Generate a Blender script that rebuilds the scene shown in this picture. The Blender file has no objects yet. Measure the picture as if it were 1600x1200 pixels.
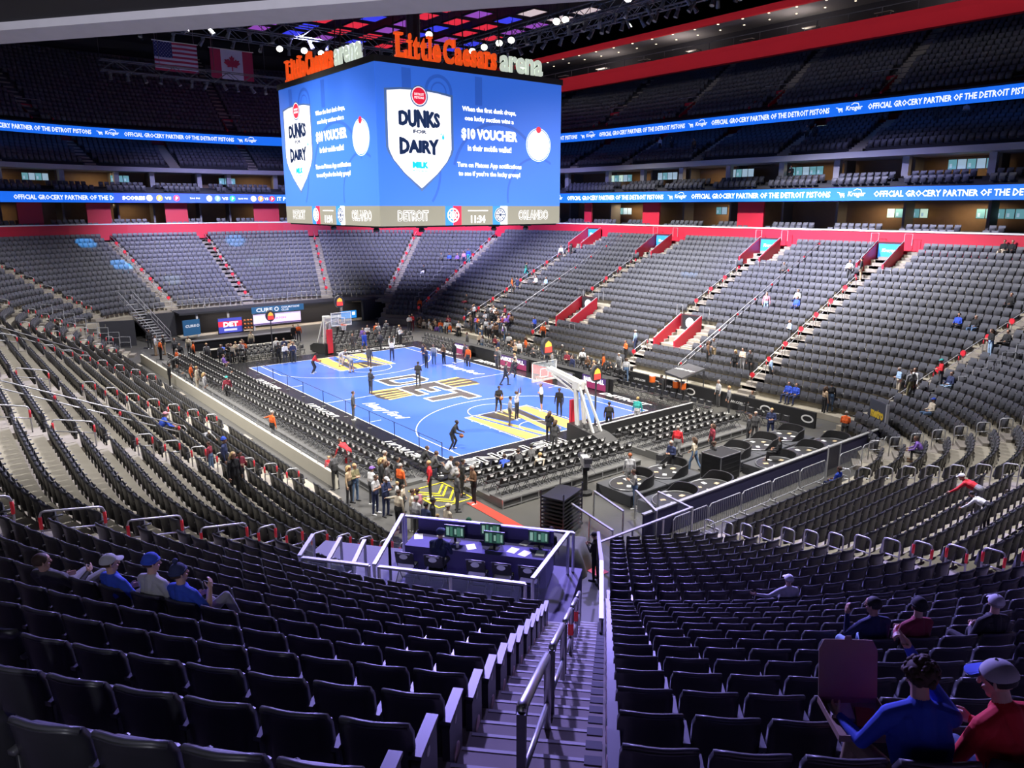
import bpy, bmesh, math, random
import numpy as np
from mathutils import Vector, Matrix, Euler
SC = bpy.context.scene
COL = SC.collection
rnd = random.Random(7)
PI = math.pi
def R(d): return d*PI/180
# ---------------------------------------------------------------- camera
CAM_POS = Vector((45.078, -27.638, 12.645))
yaw, pitch, roll, FPX = 2.473, -0.231, -0.001, 1173.2
fw = Vector((math.cos(yaw)*math.cos(pitch), math.sin(yaw)*math.cos(pitch), math.sin(pitch)))
rt = fw.cross(Vector((0,0,1))).normalized(); up = rt.cross(fw)
cd = bpy.data.cameras.new('camera'); cam = bpy.data.objects.new('camera', cd); COL.objects.link(cam)
cd.sensor_width = 36; cd.lens = 36*FPX/1600; cd.clip_end = 400; cd.clip_start = 0.1
cam.matrix_world = Matrix(((rt.x,up.x,-fw.x,CAM_POS.x),(rt.y,up.y,-fw.y,CAM_POS.y),(rt.z,up.z,-fw.z,CAM_POS.z),(0,0,0,1)))
SC.camera = cam
def project(x, y, z):
    d = Vector((x,y,z))-CAM_POS; w = d.dot(fw)
    if w <= 0.2: return None
    return 800+FPX*d.dot(rt)/w, 600-FPX*d.dot(up)/w, w
def in_view(x, y, z, m=120):
    p = project(x,y,z)
    return p is not None and -m < p[0] < 1600+m and -m < p[1] < 1200+m
# ---------------------------------------------------------------- world, exposure, lights
wd = bpy.data.worlds.new('world'); SC.world = wd; wd.use_nodes = True
wd.node_tree.nodes['Background'].inputs[0].default_value = (0.10,0.11,0.2,1)
wd.node_tree.nodes['Background'].inputs[1].default_value = 0.10
SC.view_settings.view_transform = 'Standard'; SC.view_settings.look = 'None'
SC.view_settings.exposure = 0.0; SC.view_settings.gamma = 1.0; SC.view_settings.use_curve_mapping = False
try:
    SC.cycles.use_denoising = True
    SC.cycles.max_bounces = 5; SC.cycles.diffuse_bounces = 3; SC.cycles.glossy_bounces = 3
    SC.cycles.transparent_max_bounces = 12; SC.cycles.transmission_bounces = 4
    SC.cycles.sample_clamp_indirect = 4.0; SC.cycles.caustics_reflective = False; SC.cycles.caustics_refractive = False
except Exception: pass
def spot(name, loc, aim, power, col, deg, blend=0.6, size=0.5):
    l = bpy.data.lights.new(name, 'SPOT'); l.energy = power; l.color = col; l.spot_size = R(deg); l.spot_blend = blend; l.shadow_soft_size = size
    o = bpy.data.objects.new(name, l); COL.objects.link(o); o.location = loc
    o.rotation_euler = (Vector(aim)-Vector(loc)).to_track_quat('-Z','Y').to_euler(); return o
WARM = (1.0, 0.95, 0.86); VIO = (0.36, 0.30, 1.0)
for i, (x, y, ax, ay, pw) in enumerate([(-24,-17,-8,-3,52000),(24,-17,9,-3,52000),(-24,17,-8,4,52000),(24,17,9,4,56000),(0,-22,0,-3,46000),(0,22,0,4,48000),(27,0,15,0,50000),(-28,0,-16,0,50000)]):
    spot('court_floodlight', (x,y,27.5), (ax,ay,0), pw, WARM, 70, 0.85, 0.6)
for x, y, z, ax, ay, az, pw, dg in [(6,8,27,8,27,4,165000,66),(-12,8,27,-12,28,4,110000,64),(-18,2,27,-42,1,5,80000,58),(2,-8,27,4,-22,4,40000,74),(14,-25,27.5,14,-23,4,24000,66),(-4,-24,27.5,-5,-22,4,21000,66),(20,-6,27,20,-22,4,34000,70),(16,4,27,33,4,1,26000,66),(33,1,27.5,33,2,1,30000,60),(14,6,27,25,26,4,80000,56),(-16,-8,27,-30,-19,4,70000,70)]:
    spot('seating_floodlight', (x,y,z), (ax,ay,az), pw, (0.96,0.94,0.97), dg, 0.9, 0.6)
for x, y, ax, ay, az, pw, dg, c in [(8,-4,38,-19,5,125000,44,VIO),(12,8,39,-9,3,110000,46,VIO),(-14,0,-48,3,7,105000,48,(0.42,0.42,1.0)),(-10,8,-24,31,8,60000,46,(0.42,0.42,1.0)),(4,8,12,33,8,50000,46,(0.45,0.45,1.0)),(2,-2,14,-28,6,40000,50,(0.5,0.45,1.0))]:
    spot('violet_washlight', (x,y,26.5), (ax,ay,az), pw, c, dg, 0.9, 0.6)
l = bpy.data.lights.new('beam_fill_light','AREA'); l.energy = 300; l.color = (.95,.9,1); l.shape = 'RECTANGLE'; l.size = 84; l.size_y = .2  # area light added to brighten the lower red beam
o = bpy.data.objects.new('beam_fill_light', l); COL.objects.link(o); o.location = (0,38.2,27.0); o.rotation_euler = (R(118),0,0)
l = bpy.data.lights.new('beam_fill_light','AREA'); l.energy = 260; l.color = (.95,.9,1); l.shape = 'RECTANGLE'; l.size = 84; l.size_y = .2  # second one added for the upper red beam
o = bpy.data.objects.new('beam_fill_light', l); COL.objects.link(o); o.location = (0,38.4,30.4); o.rotation_euler = (R(112),0,0)
for ax, ay, az, dg, pw in [(-44.6,-10.1,6.6,4.0,260000),(-49.2,-12.6,8.6,3.4,260000),(-49.7,3.9,8.6,3.6,260000),(1.2,27.75,6.5,4.2,60000)]:
    spot('cyan_beam_light', (-16,-10,25.4) if ax<-9 else (-6,12,26), (ax,ay,az), pw, (0.05,0.42,1.0), dg, 0.35, 0.05)
for ax, ay, az, dg, pw in [(-41.8,-5.9,5.0,3.6,60000),(-44.7,4.4,6.3,3.4,60000)]:
    spot('white_beam_light', (-16,-10,25.4), (ax,ay,az), pw, (0.6,0.85,0.9), dg, 0.4, 0.05)
spot('seating_floodlight', (-24,14,27), (-40,27,7), 62000, (0.85,0.85,1.0), 60, 0.9, 0.6); spot('violet_washlight', (-22,13,26.5), (-39,26,7), 60000, (0.42,0.40,1.0), 54, 0.9, 0.6)
spot('overhang_edge_fill', (45.6,-31.5,12.9), (37.6,-25.3,14.2), 2600, (.85,.85,1), 80, 1, .2)  # unseen spot added behind the camera to brighten the overhang edge
# ---------------------------------------------------------------- materials
MATS = {}
def mat(name, col, rough=0.6, metal=0.0, emit=0.0, noise=0.0, nscale=6.0, alpha=1.0, spec=None, ecol=None):
    if name in MATS: return MATS[name]
    m = bpy.data.materials.new(name); m.use_nodes = True; nt = m.node_tree; b = nt.nodes['Principled BSDF']
    b.inputs['Base Color'].default_value = (*col,1); b.inputs['Roughness'].default_value = rough; b.inputs['Metallic'].default_value = metal
    if spec is not None: b.inputs['Specular IOR Level'].default_value = spec
    if noise:
        tc = nt.nodes.new('ShaderNodeTexCoord'); n = nt.nodes.new('ShaderNodeTexNoise'); n.inputs['Scale'].default_value = nscale; n.inputs['Detail'].default_value = 5
        r = nt.nodes.new('ShaderNodeMapRange'); r.inputs[3].default_value = 1-noise; r.inputs[4].default_value = 1+noise
        mx = nt.nodes.new('ShaderNodeMix'); mx.data_type = 'RGBA'; mx.blend_type = 'MULTIPLY'; mx.inputs[0].default_value = 1
        mx.inputs[6].default_value = (*col,1)
        nt.links.new(tc.outputs['Object'], n.inputs['Vector']); nt.links.new(n.outputs[0], r.inputs[0]); nt.links.new(r.outputs[0], mx.inputs[7]); nt.links.new(mx.outputs[2], b.inputs['Base Color'])
    if emit:
        b.inputs['Emission Color'].default_value = (*(ecol or col),1); b.inputs['Emission Strength'].default_value = emit
        try: m.cycles.emission_sampling = 'NONE' if emit < 1.9 else 'AUTO'
        except Exception: pass
    if alpha < 1: b.inputs['Alpha'].default_value = alpha
    m.diffuse_color = (*col,1); MATS[name] = m; return m
def glow(name, col, e=1.0): return mat(name, col, 0.5, 0, e)
M_SEAT = mat('seat_vinyl', (0.095,0.097,0.112), 0.45, noise=0.12, nscale=3)
M_SEATB = mat('seat_plastic', (0.030,0.031,0.036), 0.38)
M_ARM = mat('armrest_plastic', (0.075,0.077,0.085), 0.4)
M_CONC = mat('concrete', (0.235,0.21,0.18), 0.85, noise=0.22, nscale=1.6)
M_TREAD = mat('terrace_concrete', (0.29,0.262,0.205), 0.85, noise=0.2, nscale=1.2)
M_FLOOR = mat('floor_concrete', (0.066,0.064,0.060), 0.6, noise=0.2, nscale=0.7)
M_STEEL = mat('brushed_steel', (0.52,0.52,0.54), 0.36, 0.9)
M_PAINT = mat('silver_paint', (0.50,0.50,0.52), 0.4, 0.35)
M_TRUSS = mat('truss_grey', (0.16,0.16,0.165), 0.5, 0.3)
M_DSTEEL = mat('dark_steel', (0.10,0.10,0.11), 0.45, 0.7)
M_RED = mat('red_paint', (0.58,0.018,0.045), 0.45)
M_REDL = mat('red_reflector', (0.62,0.025,0.04), 0.4, emit=0.12)  # faint emission stands in for the light reflectors send back
M_CAPR = mat('satin_rail', (0.33,0.33,0.36), 0.5, 0.4)
M_ENDA = mat('end_armrest_plastic', (0.036,0.037,0.043), 0.42)
M_WHITE = mat('white_paint', (0.80,0.80,0.80), 0.45)
M_GREYW = mat('grey_white_plaster', (0.52,0.51,0.52), 0.7)
M_BLACK = mat('black_fabric', (0.012,0.012,0.014), 0.8)
M_DARK = mat('dark_wall', (0.026,0.026,0.033), 0.8)
M_DBLUE = mat('navy_fabric', (0.035,0.032,0.09), 0.75)
M_GLASS = mat('clear_glass', (0.75,0.8,0.9), 0.04, alpha=0.13)
M_LOGOW = mat('logo_white', (0.72,0.72,0.72), 0.5)
# ---------------------------------------------------------------- mesh builder
class MB:
    def __init__(s): s.v=[]; s.f=[]; s.m=[]
    def add(s, vs, fs, m=0, M=None):
        o=len(s.v)
        s.v += [tuple(M@Vector(p)) for p in vs] if M is not None else [tuple(p) for p in vs]
        s.f += [tuple(i+o for i in f) for f in fs]; s.m += [m]*len(fs); return s
    def box(s, c, d, m=0, M=None, rz=0):
        x,y,z=c; a,b,h=d[0]/2,d[1]/2,d[2]/2; ca,sa=math.cos(rz),math.sin(rz)
        vs=[(x+i*a*ca-j*b*sa, y+i*a*sa+j*b*ca, z+k*h) for i,j,k in ((-1,-1,-1),(1,-1,-1),(1,1,-1),(-1,1,-1),(-1,-1,1),(1,-1,1),(1,1,1),(-1,1,1))]
        return s.add(vs, [(0,3,2,1),(4,5,6,7),(0,1,5,4),(1,2,6,5),(2,3,7,6),(3,0,4,7)], m, M)
    def bar(s, p, q, w, h, m=0):          # rectangular bar from p to q
        p,q=Vector(p),Vector(q); d=(q-p).normalized(); u=Vector((0,0,1)) if abs(d.z)<.95 else Vector((1,0,0))
        a=d.cross(u).normalized()*w/2; b=a.cross(d).normalized()*h/2
        vs=[p-a-b,p+a-b,p+a+b,p-a+b,q-a-b,q+a-b,q+a+b,q-a+b]
        return s.add(vs, [(0,1,2,3),(7,6,5,4),(0,4,5,1),(1,5,6,2),(2,6,7,3),(3,7,4,0)], m)
    def tube(s, pts, r, n=8, m=0, closed=False, caps=True, rs=None):
        pts=[Vector(p) for p in pts]; N=len(pts); o=len(s.v); prev=None
        for i,p in enumerate(pts):
            if closed: d=(pts[(i+1)%N]-pts[i-1])
            else: d=pts[min(i+1,N-1)]-pts[max(i-1,0)]
            d=d.normalized() if d.length>1e-9 else Vector((0,0,1))
            if prev is None:
                u=Vector((0,0,1)) if abs(d.z)<.9 else Vector((1,0,0)); a=d.cross(u).normalized()
            else:
                a=(prev-d*prev.dot(d)); a=a.normalized() if a.length>1e-6 else d.orthogonal().normalized()
            prev=a; b=d.cross(a); rr=rs[i] if rs else r
            for k in range(n):
                t=2*PI*k/n; s.v.append(tuple(p+(a*math.cos(t)+b*math.sin(t))*rr))
        for i in range(N if closed else N-1):
            j=(i+1)%N
            for k in range(n):
                l=(k+1)%n; s.f.append((o+i*n+k,o+i*n+l,o+j*n+l,o+j*n+k)); s.m.append(m)
        if caps and not closed:
            s.f.append(tuple(o+k for k in reversed(range(n)))); s.f.append(tuple(o+(N-1)*n+k for k in range(n))); s.m += [m,m]
        return s
    def lathe(s, prof, n=16, m=0, c=(0,0,0), M=None):
        vs=[]; fs=[]
        for r,z in prof:
            for k in range(n): t=2*PI*k/n; vs.append((c[0]+r*math.cos(t),c[1]+r*math.sin(t),c[2]+z))
        for i in range(len(prof)-1):
            for k in range(n):
                l=(k+1)%n; fs.append((i*n+k,i*n+l,(i+1)*n+l,(i+1)*n+k))
        fs.append(tuple(reversed(range(n)))); fs.append(tuple((len(prof)-1)*n+k for k in range(n)))
        return s.add(vs, fs, m, M)
    def prism(s, poly, z0, z1, m=0, M=None):
        n=len(poly); vs=[(x,y,z0) for x,y in poly]+[(x,y,z1) for x,y in poly]
        fs=[tuple(reversed(range(n))),tuple(range(n,2*n))]+[(i,(i+1)%n,n+(i+1)%n,n+i) for i in range(n)]
        return s.add(vs, fs, m, M)
    def ball(s, c, r, n=12, k=8, m=0, sc=(1,1,1), M=None):
        vs=[]; fs=[]
        for i in range(1,k):
            ph=PI*i/k
            for j in range(n):
                t=2*PI*j/n; vs.append((c[0]+r*sc[0]*math.sin(ph)*math.cos(t), c[1]+r*sc[1]*math.sin(ph)*math.sin(t), c[2]+r*sc[2]*math.cos(ph)))
        vs += [(c[0],c[1],c[2]+r*sc[2]),(c[0],c[1],c[2]-r*sc[2])]; T=len(vs)-2
        for j in range(n):
            l=(j+1)%n; fs.append((T,j,l)); fs.append((T+1,(k-2)*n+l,(k-2)*n+j))
            for i in range(k-2): fs.append((i*n+j,(i+1)*n+j,(i+1)*n+l,i*n+l))
        return s.add(vs, fs, m, M)
    def quad(s, a, b, c, d, m=0): return s.add([a,b,c,d], [(0,1,2,3)], m)
    def join(s, o, m=None, M=None):
        return s.add(o.v, o.f, 0, M) if m is None and not o.m else s._join(o,m,M)
    def _join(s,o,m,M):
        b=len(s.v); s.v += [tuple(M@Vector(p)) for p in o.v] if M is not None else o.v
        s.f += [tuple(i+b for i in f) for f in o.f]; s.m += (o.m if m is None else [m]*len(o.f)); return s
def mesh(name, mb, mats, smooth=False):
    me=bpy.data.meshes.new(name); me.from_pydata(mb.v, [], mb.f)
    for m in (mats if isinstance(mats,(list,tuple)) else [mats]): me.materials.append(m)
    if any(mb.m): me.polygons.foreach_set('material_index', mb.m)
    if smooth: me.polygons.foreach_set('use_smooth', [True]*len(me.polygons))
    me.update(); return me
def obj(name, data, mats=None, parent=None, loc=(0,0,0), rz=0, smooth=False):
    me = mesh(name, data, mats, smooth) if isinstance(data, MB) else data
    o=bpy.data.objects.new(name, me); COL.objects.link(o); o.location=loc; o.rotation_euler=(0,0,rz)
    if parent is not None: o.parent=parent
    return o
def tag(o, label, cat, group=None, kind=None):
    o['label']=label; o['category']=cat
    if group: o['group']=group
    if kind: o['kind']=kind
    return o
def thing(name, label, cat, loc=(0,0,0), rz=0, group=None):
    o=bpy.data.objects.new(name, None); COL.objects.link(o); o.empty_display_size=.2; o.location=loc; o.rotation_euler=(0,0,rz)
    return tag(o, label, cat, group)
def struct(name, mb, mats, smooth=False):
    o=obj(name, mb, mats, smooth=smooth); o['kind']='structure'; return o
def copy_tree(o, loc, rz, label=None, cat=None, group=None):
    c=o.copy(); COL.objects.link(c); c.location=loc; c.rotation_euler=(0,0,rz)
    if label: c['label']=label
    if group: c['group']=group
    for ch in o.children:
        d=ch.copy(); COL.objects.link(d); d.parent=c
        for g in ch.children:
            e=g.copy(); COL.objects.link(e); e.parent=d
    return c
ORD=['first','second','third','fourth','fifth','sixth','seventh','eighth','ninth','tenth','eleventh','twelfth','thirteenth','fourteenth','fifteenth','sixteenth','seventeenth','eighteenth','nineteenth','twentieth','twenty-first','twenty-second','twenty-third','twenty-fourth','twenty-fifth','twenty-sixth','twenty-seventh','twenty-eighth','twenty-ninth','thirtieth','thirty-first','thirty-second','thirty-third','thirty-fourth','thirty-fifth','thirty-sixth','thirty-seventh','thirty-eighth','thirty-ninth','fortieth']
# text as mesh: local x to the text's right, y up, z out of the surface
_tc={}
def text_mb(body, size=1.0, width=None, height=None, bold=0.0, shear=0.0, depth=0.004, align='CENTER', m=0, outline=0, res=2):
    key=(body,bold,shear,depth,res)
    if key not in _tc:
        cu=bpy.data.curves.new('t','FONT'); cu.body=body; cu.size=1; cu.offset=bold; cu.shear=shear; cu.extrude=depth; cu.resolution_u=res
        o=bpy.data.objects.new('t',cu); COL.objects.link(o); dg=bpy.context.evaluated_depsgraph_get(); dg.update()
        me=bpy.data.meshes.new_from_object(o.evaluated_get(dg))
        vs=[tuple(v.co) for v in me.vertices]; fs=[tuple(p.vertices) for p in me.polygons]
        bpy.data.objects.remove(o); bpy.data.curves.remove(cu); bpy.data.meshes.remove(me)
        _tc[key]=(vs,fs)
    vs,fs=_tc[key]
    xs=[v[0] for v in vs]; ys=[v[1] for v in vs]; x0,x1,y0,y1=min(xs),max(xs),min(ys),max(ys)
    sx=width/(x1-x0) if width else size; sy=height/(y1-y0) if height else (size if not width else sx)
    if height and not width: sx=sy
    cx={'CENTER':(x0+x1)/2,'LEFT':x0,'RIGHT':x1}[align]; cy=(y0+y1)/2
    t=MB(); t.add([((v[0]-cx)*sx,(v[1]-cy)*sy,v[2]) for v in vs], fs, m); return t
def bolder(t, d):
    o=MB()
    for dx,dy in ((-d,0),(d,0),(0,d*.6),(0,-d*.6)): o.join(t,None,Matrix.Translation((dx,dy,0)))
    return o
def frame(o, ex, ey, ez=None):
    ex=Vector(ex).normalized(); ey=Vector(ey).normalized(); ez=ex.cross(ey)
    return Matrix(((ex.x,ey.x,ez.x,o[0]),(ex.y,ey.y,ez.y,o[1]),(ex.z,ey.z,ez.z,o[2]),(0,0,0,1)))
def disc(r, n=24, z=0, sy=1): return [(r*math.cos(2*PI*k/n), r*sy*math.sin(2*PI*k/n)) for k in range(n)]
# ================================================================ seating bowl
XE, YS, RR = 30.5, 13.0, 8.5
CX, CY = XE-RR, YS-RR
CORN = {'ne':(CX,CY),'nw':(-CX,CY),'sw':(-CX,-CY),'se':(CX,-CY)}
# a place on the bowl: ('N', x) the straight far side, ('W', y) the far end, ('S', x) the near side, ('E', y) the near end, ('a', degrees) a corner fan
def bowl_pt(pl, o):
    k, v = pl
    if k=='N': return Vector((v, YS+o, 0)), Vector((0,1,0))
    if k=='S': return Vector((v, -YS-o, 0)), Vector((0,-1,0))
    if k=='W': return Vector((-XE-o, v, 0)), Vector((-1,0,0))
    if k=='E': return Vector((XE+o, v, 0)), Vector((1,0,0))
    d=Vector((math.cos(R(v)), math.sin(R(v)), 0)); v%=360
    c=CORN['ne' if v<=90 else 'nw' if v<=180 else 'sw' if v<=270 else 'se']
    return Vector((c[0],c[1],0))+d*(RR+o), d
# continuous coordinate q round the bowl at offset o, counter-clockwise from the middle of the near end
def qlen(o): return [CY, (RR+o)*PI/2, 2*CX, (RR+o)*PI/2, 2*CY, (RR+o)*PI/2, 2*CX, (RR+o)*PI/2, CY]
def q_of(pl, o):
    L=qlen(o); k,v=pl
    if k=='E': return v if v>=0 else sum(L)+v
    if k=='N': return L[0]+L[1]+(CX-v)
    if k=='W': return sum(L[:4])+(CY-v)
    if k=='S': return sum(L[:6])+(v+CX)
    v%=360; i=int(v//90) if v<360 else 3
    return sum(L[:1+2*i])+(v-90*i)*PI/180*(RR+o)
def pl_of(q, o):
    L=qlen(o); q%=sum(L)
    for i,l in enumerate(L):
        if q<=l: break
        q-=l
    if i==0: return ('E',q)
    if i==8: return ('E',q-CY)
    if i%2: return ('a',90*(i//2)+q/(RR+o)*180/PI)
    return {2:('N',CX-q),4:('W',CY-q),6:('S',q-CX)}[i]
DEP, RISE = 0.85, 0.395
def zrow(k): return RISE*k-0.462
GD, GR = 0.90, 0.278
def zgen(j): return 0.40+GR*j
# aisles, counter-clockwise: key, place, half width
AISLES = [('E1',('E',3.4)),('E2',('a',32)),('N5',('a',72)),('N4',('N',16.2)),('N3',('N',5.4)),('N2',('N',-7.0)),('N1',('N',-18.0)),('W4',('a',111.5)),('W3',('a',134)),
          ('W2',('a',161)),('W1',('W',0.5)),('W0',('a',191)),('SW',('a',223)),('S5',('a',247)),('S4',('S',-20.5)),('S3',('S',-8.3)),('S2',('S',4.5)),('S1',('S',15.5)),('C1',('a',285.3)),('C0',('a',314)),('E0',('a',349))]
HALF = 0.62
# rows: (name, offset of the riser, tread depth, z, start aisle or None, end aisle)
def gentle(key): return key in ('C0','E0','E1','E2')       # the near end's lower rows climb more gently
SECT = []
for i in range(len(AISLES)): SECT.append((AISLES[i], AISLES[(i+1)%len(AISLES)]))
ND = 0.93
def zpl(o, d): return .465*(o+d/2)-.66
def seq(o0, o1, d):
    return [(o0+d*i, d, zpl(o0+d*i,d), i) for i in range(int((o1-o0)/d+.01))]
def rows_for(k1, k2):
    """(offset, depth, z, number) of each row between two aisles"""
    if k1=='C0': return [(-1.5+GD*j, GD, zgen(j), j) for j in range(12)]+[(o,d,z,12+i) for o,d,z,i in seq(9.25, 23.8, DEP)]
    if gentle(k1): return [(-1.5+GD*j, GD, zgen(j), j) for j in range(12)]+[(o,d,z,12+i) for o,d,z,i in seq(9.3, 22, DEP)]
    if k1=='C1': return seq(1.6, 23.8, DEP)
    if k1 in ('W3','W2','W1','W0','SW'): return seq(6.05, 21.4, ND)
    if k1=='W4': return seq(2.3, 21.4, ND)
    if k1 in ('S1','S2','S3','S4'): return seq(1.75, 23.2, ND)
    return seq(1.75, 21.4, ND)
def platform_cut(pl, o):
    # the broadcast platform and the tunnel below it take the place of the rows in front of the central steps
    if pl[0]!='a': return False
    v=pl[1]%360
    return 297<v<314.6 and o<10.0
# ---- terraces (structure)
tb=MB()
def strip(q0, q1, o, d, z, zb, m=0):
    n=max(2, int((q1-q0)/1.6)+1); a=[];
    for i in range(n+1):
        q=q0+(q1-q0)*i/n; pl=pl_of(q,o)
        p,dn=bowl_pt(pl,o); p2=bowl_pt(pl,o+d)[0]
        a.append((p,p2,platform_cut(pl,o)))
    for i in range(n):
        (p,p2,c1),(r,r2,c2)=a[i],a[i+1]
        if c1 or c2: continue
        tb.quad((p.x,p.y,z),(p2.x,p2.y,z),(r2.x,r2.y,z),(r.x,r.y,z),m)
        tb.quad((p.x,p.y,zb),(p.x,p.y,z),(r.x,r.y,z),(r.x,r.y,zb),m)
for (k1,p1),(k2,p2) in SECT:
    rows=rows_for(k1,k2)
    for n,(o,d,z,k) in enumerate(rows):
        q0=q_of(p1,o); q1=q_of(p2,o)
        if q1<q0: q1+=sum(qlen(o))
        zb = rows[n-1][2] if n else (0 if k1 not in ('W3','W2','W1','W0') else z-.4)
        strip(q0,q1,o,d+0.02,z,min(zb,z-.02))
struct('floor_terraces', tb, [M_TREAD])
# ---- aisle stairs (structure): two steps a row
sb=MB()
for (key,pl) in AISLES:
    rows=rows_for(key,None)
    if key=='W4': rows=rows[0:]
    for n,(o,d,z,k) in enumerate(rows):
        if key=='C0' and o<10.0: continue
        zl = rows[n-1][2] if n else max(0,z-.4)
        dn=bowl_pt(pl,o)[1]; sd=Vector((-dn.y,dn.x,0))
        for h in (0,1):
            f0=o-(d/2 if h==0 else 0)+0.0; zt_=zl+(z-zl)*(0.5 if h==0 else 1.0)
            a=bowl_pt(pl,f0)[0]; b=bowl_pt(pl,f0+d/2+.04)[0]
            vs=[]
            for P,zz in ((a,zt_),(b,zt_),(b,zl-.1),(a,zl-.1)):
                for s_ in (-HALF+.04,HALF-.04): vs.append((P.x+sd.x*s_,P.y+sd.y*s_,zz+0.012))
            sb.add(vs,[(0,1,3,2),(0,6,7,1),(0,2,4,6),(1,7,5,3)])
            # dark nosing block at both ends of each step
struct('floor_stairs', sb, [M_CONC])
# ---- the seat: one built with its parts, then copied
SW = 0.53
def seat_parts():
    back=MB(); nx=6
    prof=[(0.30,-.02,0),(0.34,.0,0),(0.55,.015,0),(0.80,.05,0),(0.875,.07,0),(0.90,.085,0)]
    W=.242; vs=[]; fs=[]
    def rows_(t, off):
        out=[]
        for (z,lean,_) in prof:
            for i in range(nx+1):
                u=-1+2*i/nx; w=W*(1 if z<.86 else .93); bow=.045*(u*u)
                out.append((lean-bow+off-(0.0), u*w, z-(0.018*u*u*u*u if z>.85 else 0)))
        return out
    # local frame: seat faces -x (towards the court), the row runs along y
    F=rows_(0,-.035); B=rows_(0,.03); n=len(F); vs=F+B; P=len(prof)
    for r in range(P-1):
        for i in range(nx):
            a=r*(nx+1)+i; fs.append((a,a+1,a+nx+2,a+nx+1)); fs.append((n+a,n+a+nx+1,n+a+nx+2,n+a+1))
    for i in range(nx): fs.append((i+1,i,n+i,n+i+1)); t=(P-1)*(nx+1)+i; fs.append((t,t+1,n+t+1,n+t))
    for r in range(P-1):
        a=r*(nx+1); b=a+nx+1; fs.append((a,b,n+b,n+a)); a+=nx; b+=nx; fs.append((b,a,n+a,n+b))
    back.add(vs,fs)
    cap=MB(); cap.tube([(prof[-1][1]-.045*((-1+2*i/6)**2)-.002, (-1+2*i/6)*W*.93, .900-.018*(-1+2*i/6)**4) for i in range(7)], .019, 8)
    pan=MB()   # tipped up cushion
    vs=[]
    for z,x in ((.36,-.07),(.40,-.155),(.62,-.125),(.79,-.085),(.80,-.055),(.62,-.05),(.40,-.03)):
        for u in (-.215,-.19,.19,.215): vs.append((x+(0.012 if abs(u)>.2 else 0),u,z))
    fs=[]
    for r in range(7):
        r2=(r+1)%7
        for i in range(3): fs.append((r*4+i,r*4+i+1,r2*4+i+1,r2*4+i))
    fs += [tuple(r*4 for r in range(7)), tuple(r*4+3 for r in reversed(range(7)))]
    pan.add(vs,fs)
    arm=MB(); y=SW/2
    arm.box((-.10,y,.635),(.26,.055,.035)); arm.tube([(-.23,y,.635),(-.245,y,.63)],.026,8)
    arm.box((-.05,y,.33),(.07,.03,.58)); arm.box((-.04,y,.035),(.16,.05,.05))
    return back,cap,pan,arm
_b,_c,_p,_a=seat_parts()
ME_BACK=mesh('backrest',_b,M_SEATB,True); ME_CAP=mesh('back_trim',_c,M_ARM,True); ME_PAN=mesh('seat_pan',_p,M_SEAT); ME_ARM=mesh('armrest',_a,M_ARM)
# an aisle end has a closed panel with a round white badge and a seat number
e=MB(); e.prism([(-.36,.02),(.04,.02),(.04,.60),(-.02,.64),(-.36,.64)],-.03,.03,0,frame((0,0,0),(1,0,0),(0,0,1)))
ME_END=mesh('end_panel',e,M_SEATB)
e=MB(); e.lathe([(.036,0),(.036,.006)],16,0,(0,0,0)); e2=MB(); e2.lathe([(.085,0),(.085,.006),(.07,.007)],20,0,(0,0,0))
ME_NUM=mesh('number_badge',e,M_LOGOW); ME_LOGO=mesh('round_badge',e2,mat('badge_rose',(.62,.42,.42),.5))
e=MB(); e.box((-.16,0,.662),(.42,.085,.03)); ME_ENDARM=mesh('end_armrest',e,M_ENDA)
def make_seat(loc, rz, label, group, end=0):
    t=thing('stadium_seat', label, 'seat', loc, rz, group)
    obj('backrest',ME_BACK,None,t); obj('back_trim',ME_CAP,None,t); obj('seat_pan',ME_PAN,None,t)
    if end!=1: obj('armrest',ME_ARM,None,t)
    if end:
        y=end*SW/2; p=obj('end_panel',ME_END,None,t,(0,y,0)); obj('armrest',ME_ENDARM,None,t,(0,y,0))
        for me,x,z in ((ME_NUM,-.14,.57),(ME_LOGO,-.17,.24)):
            b=obj(me.name,me,None,p,(x,end*.03,z)); b.rotation_euler=(-end*PI/2,0,0)
    return t
# all seat places: (x,y,z,rotation, section keys, row, index, which end)
SEATS=[]
SKIP_BLOCKS={}
for (k1,p1),(k2,p2) in SECT:
    for o,d,z,k in rows_for(k1,k2):
        os_=o+d-.14
        q0=q_of(p1,os_)+HALF; q1=q_of(p2,os_)
        if q1<q_of(p1,os_): q1+=sum(qlen(os_))
        q1-=HALF
        n=int((q1-q0)//SW)
        if n<1: continue
        st=(q1-q0)/n
        for i in range(n):
            q=q0+st*(i+.5); pl=pl_of(q,os_)
            if platform_cut(pl,o): continue
            p,dn=bowl_pt(pl,os_)
            SEATS.append((p.x,p.y,z,math.atan2(dn.y,dn.x),k1,k2,k,i,n,o))
VOM=[]   # filled by tunnel boxes: (pl centre, half width, o0, o1)
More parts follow.
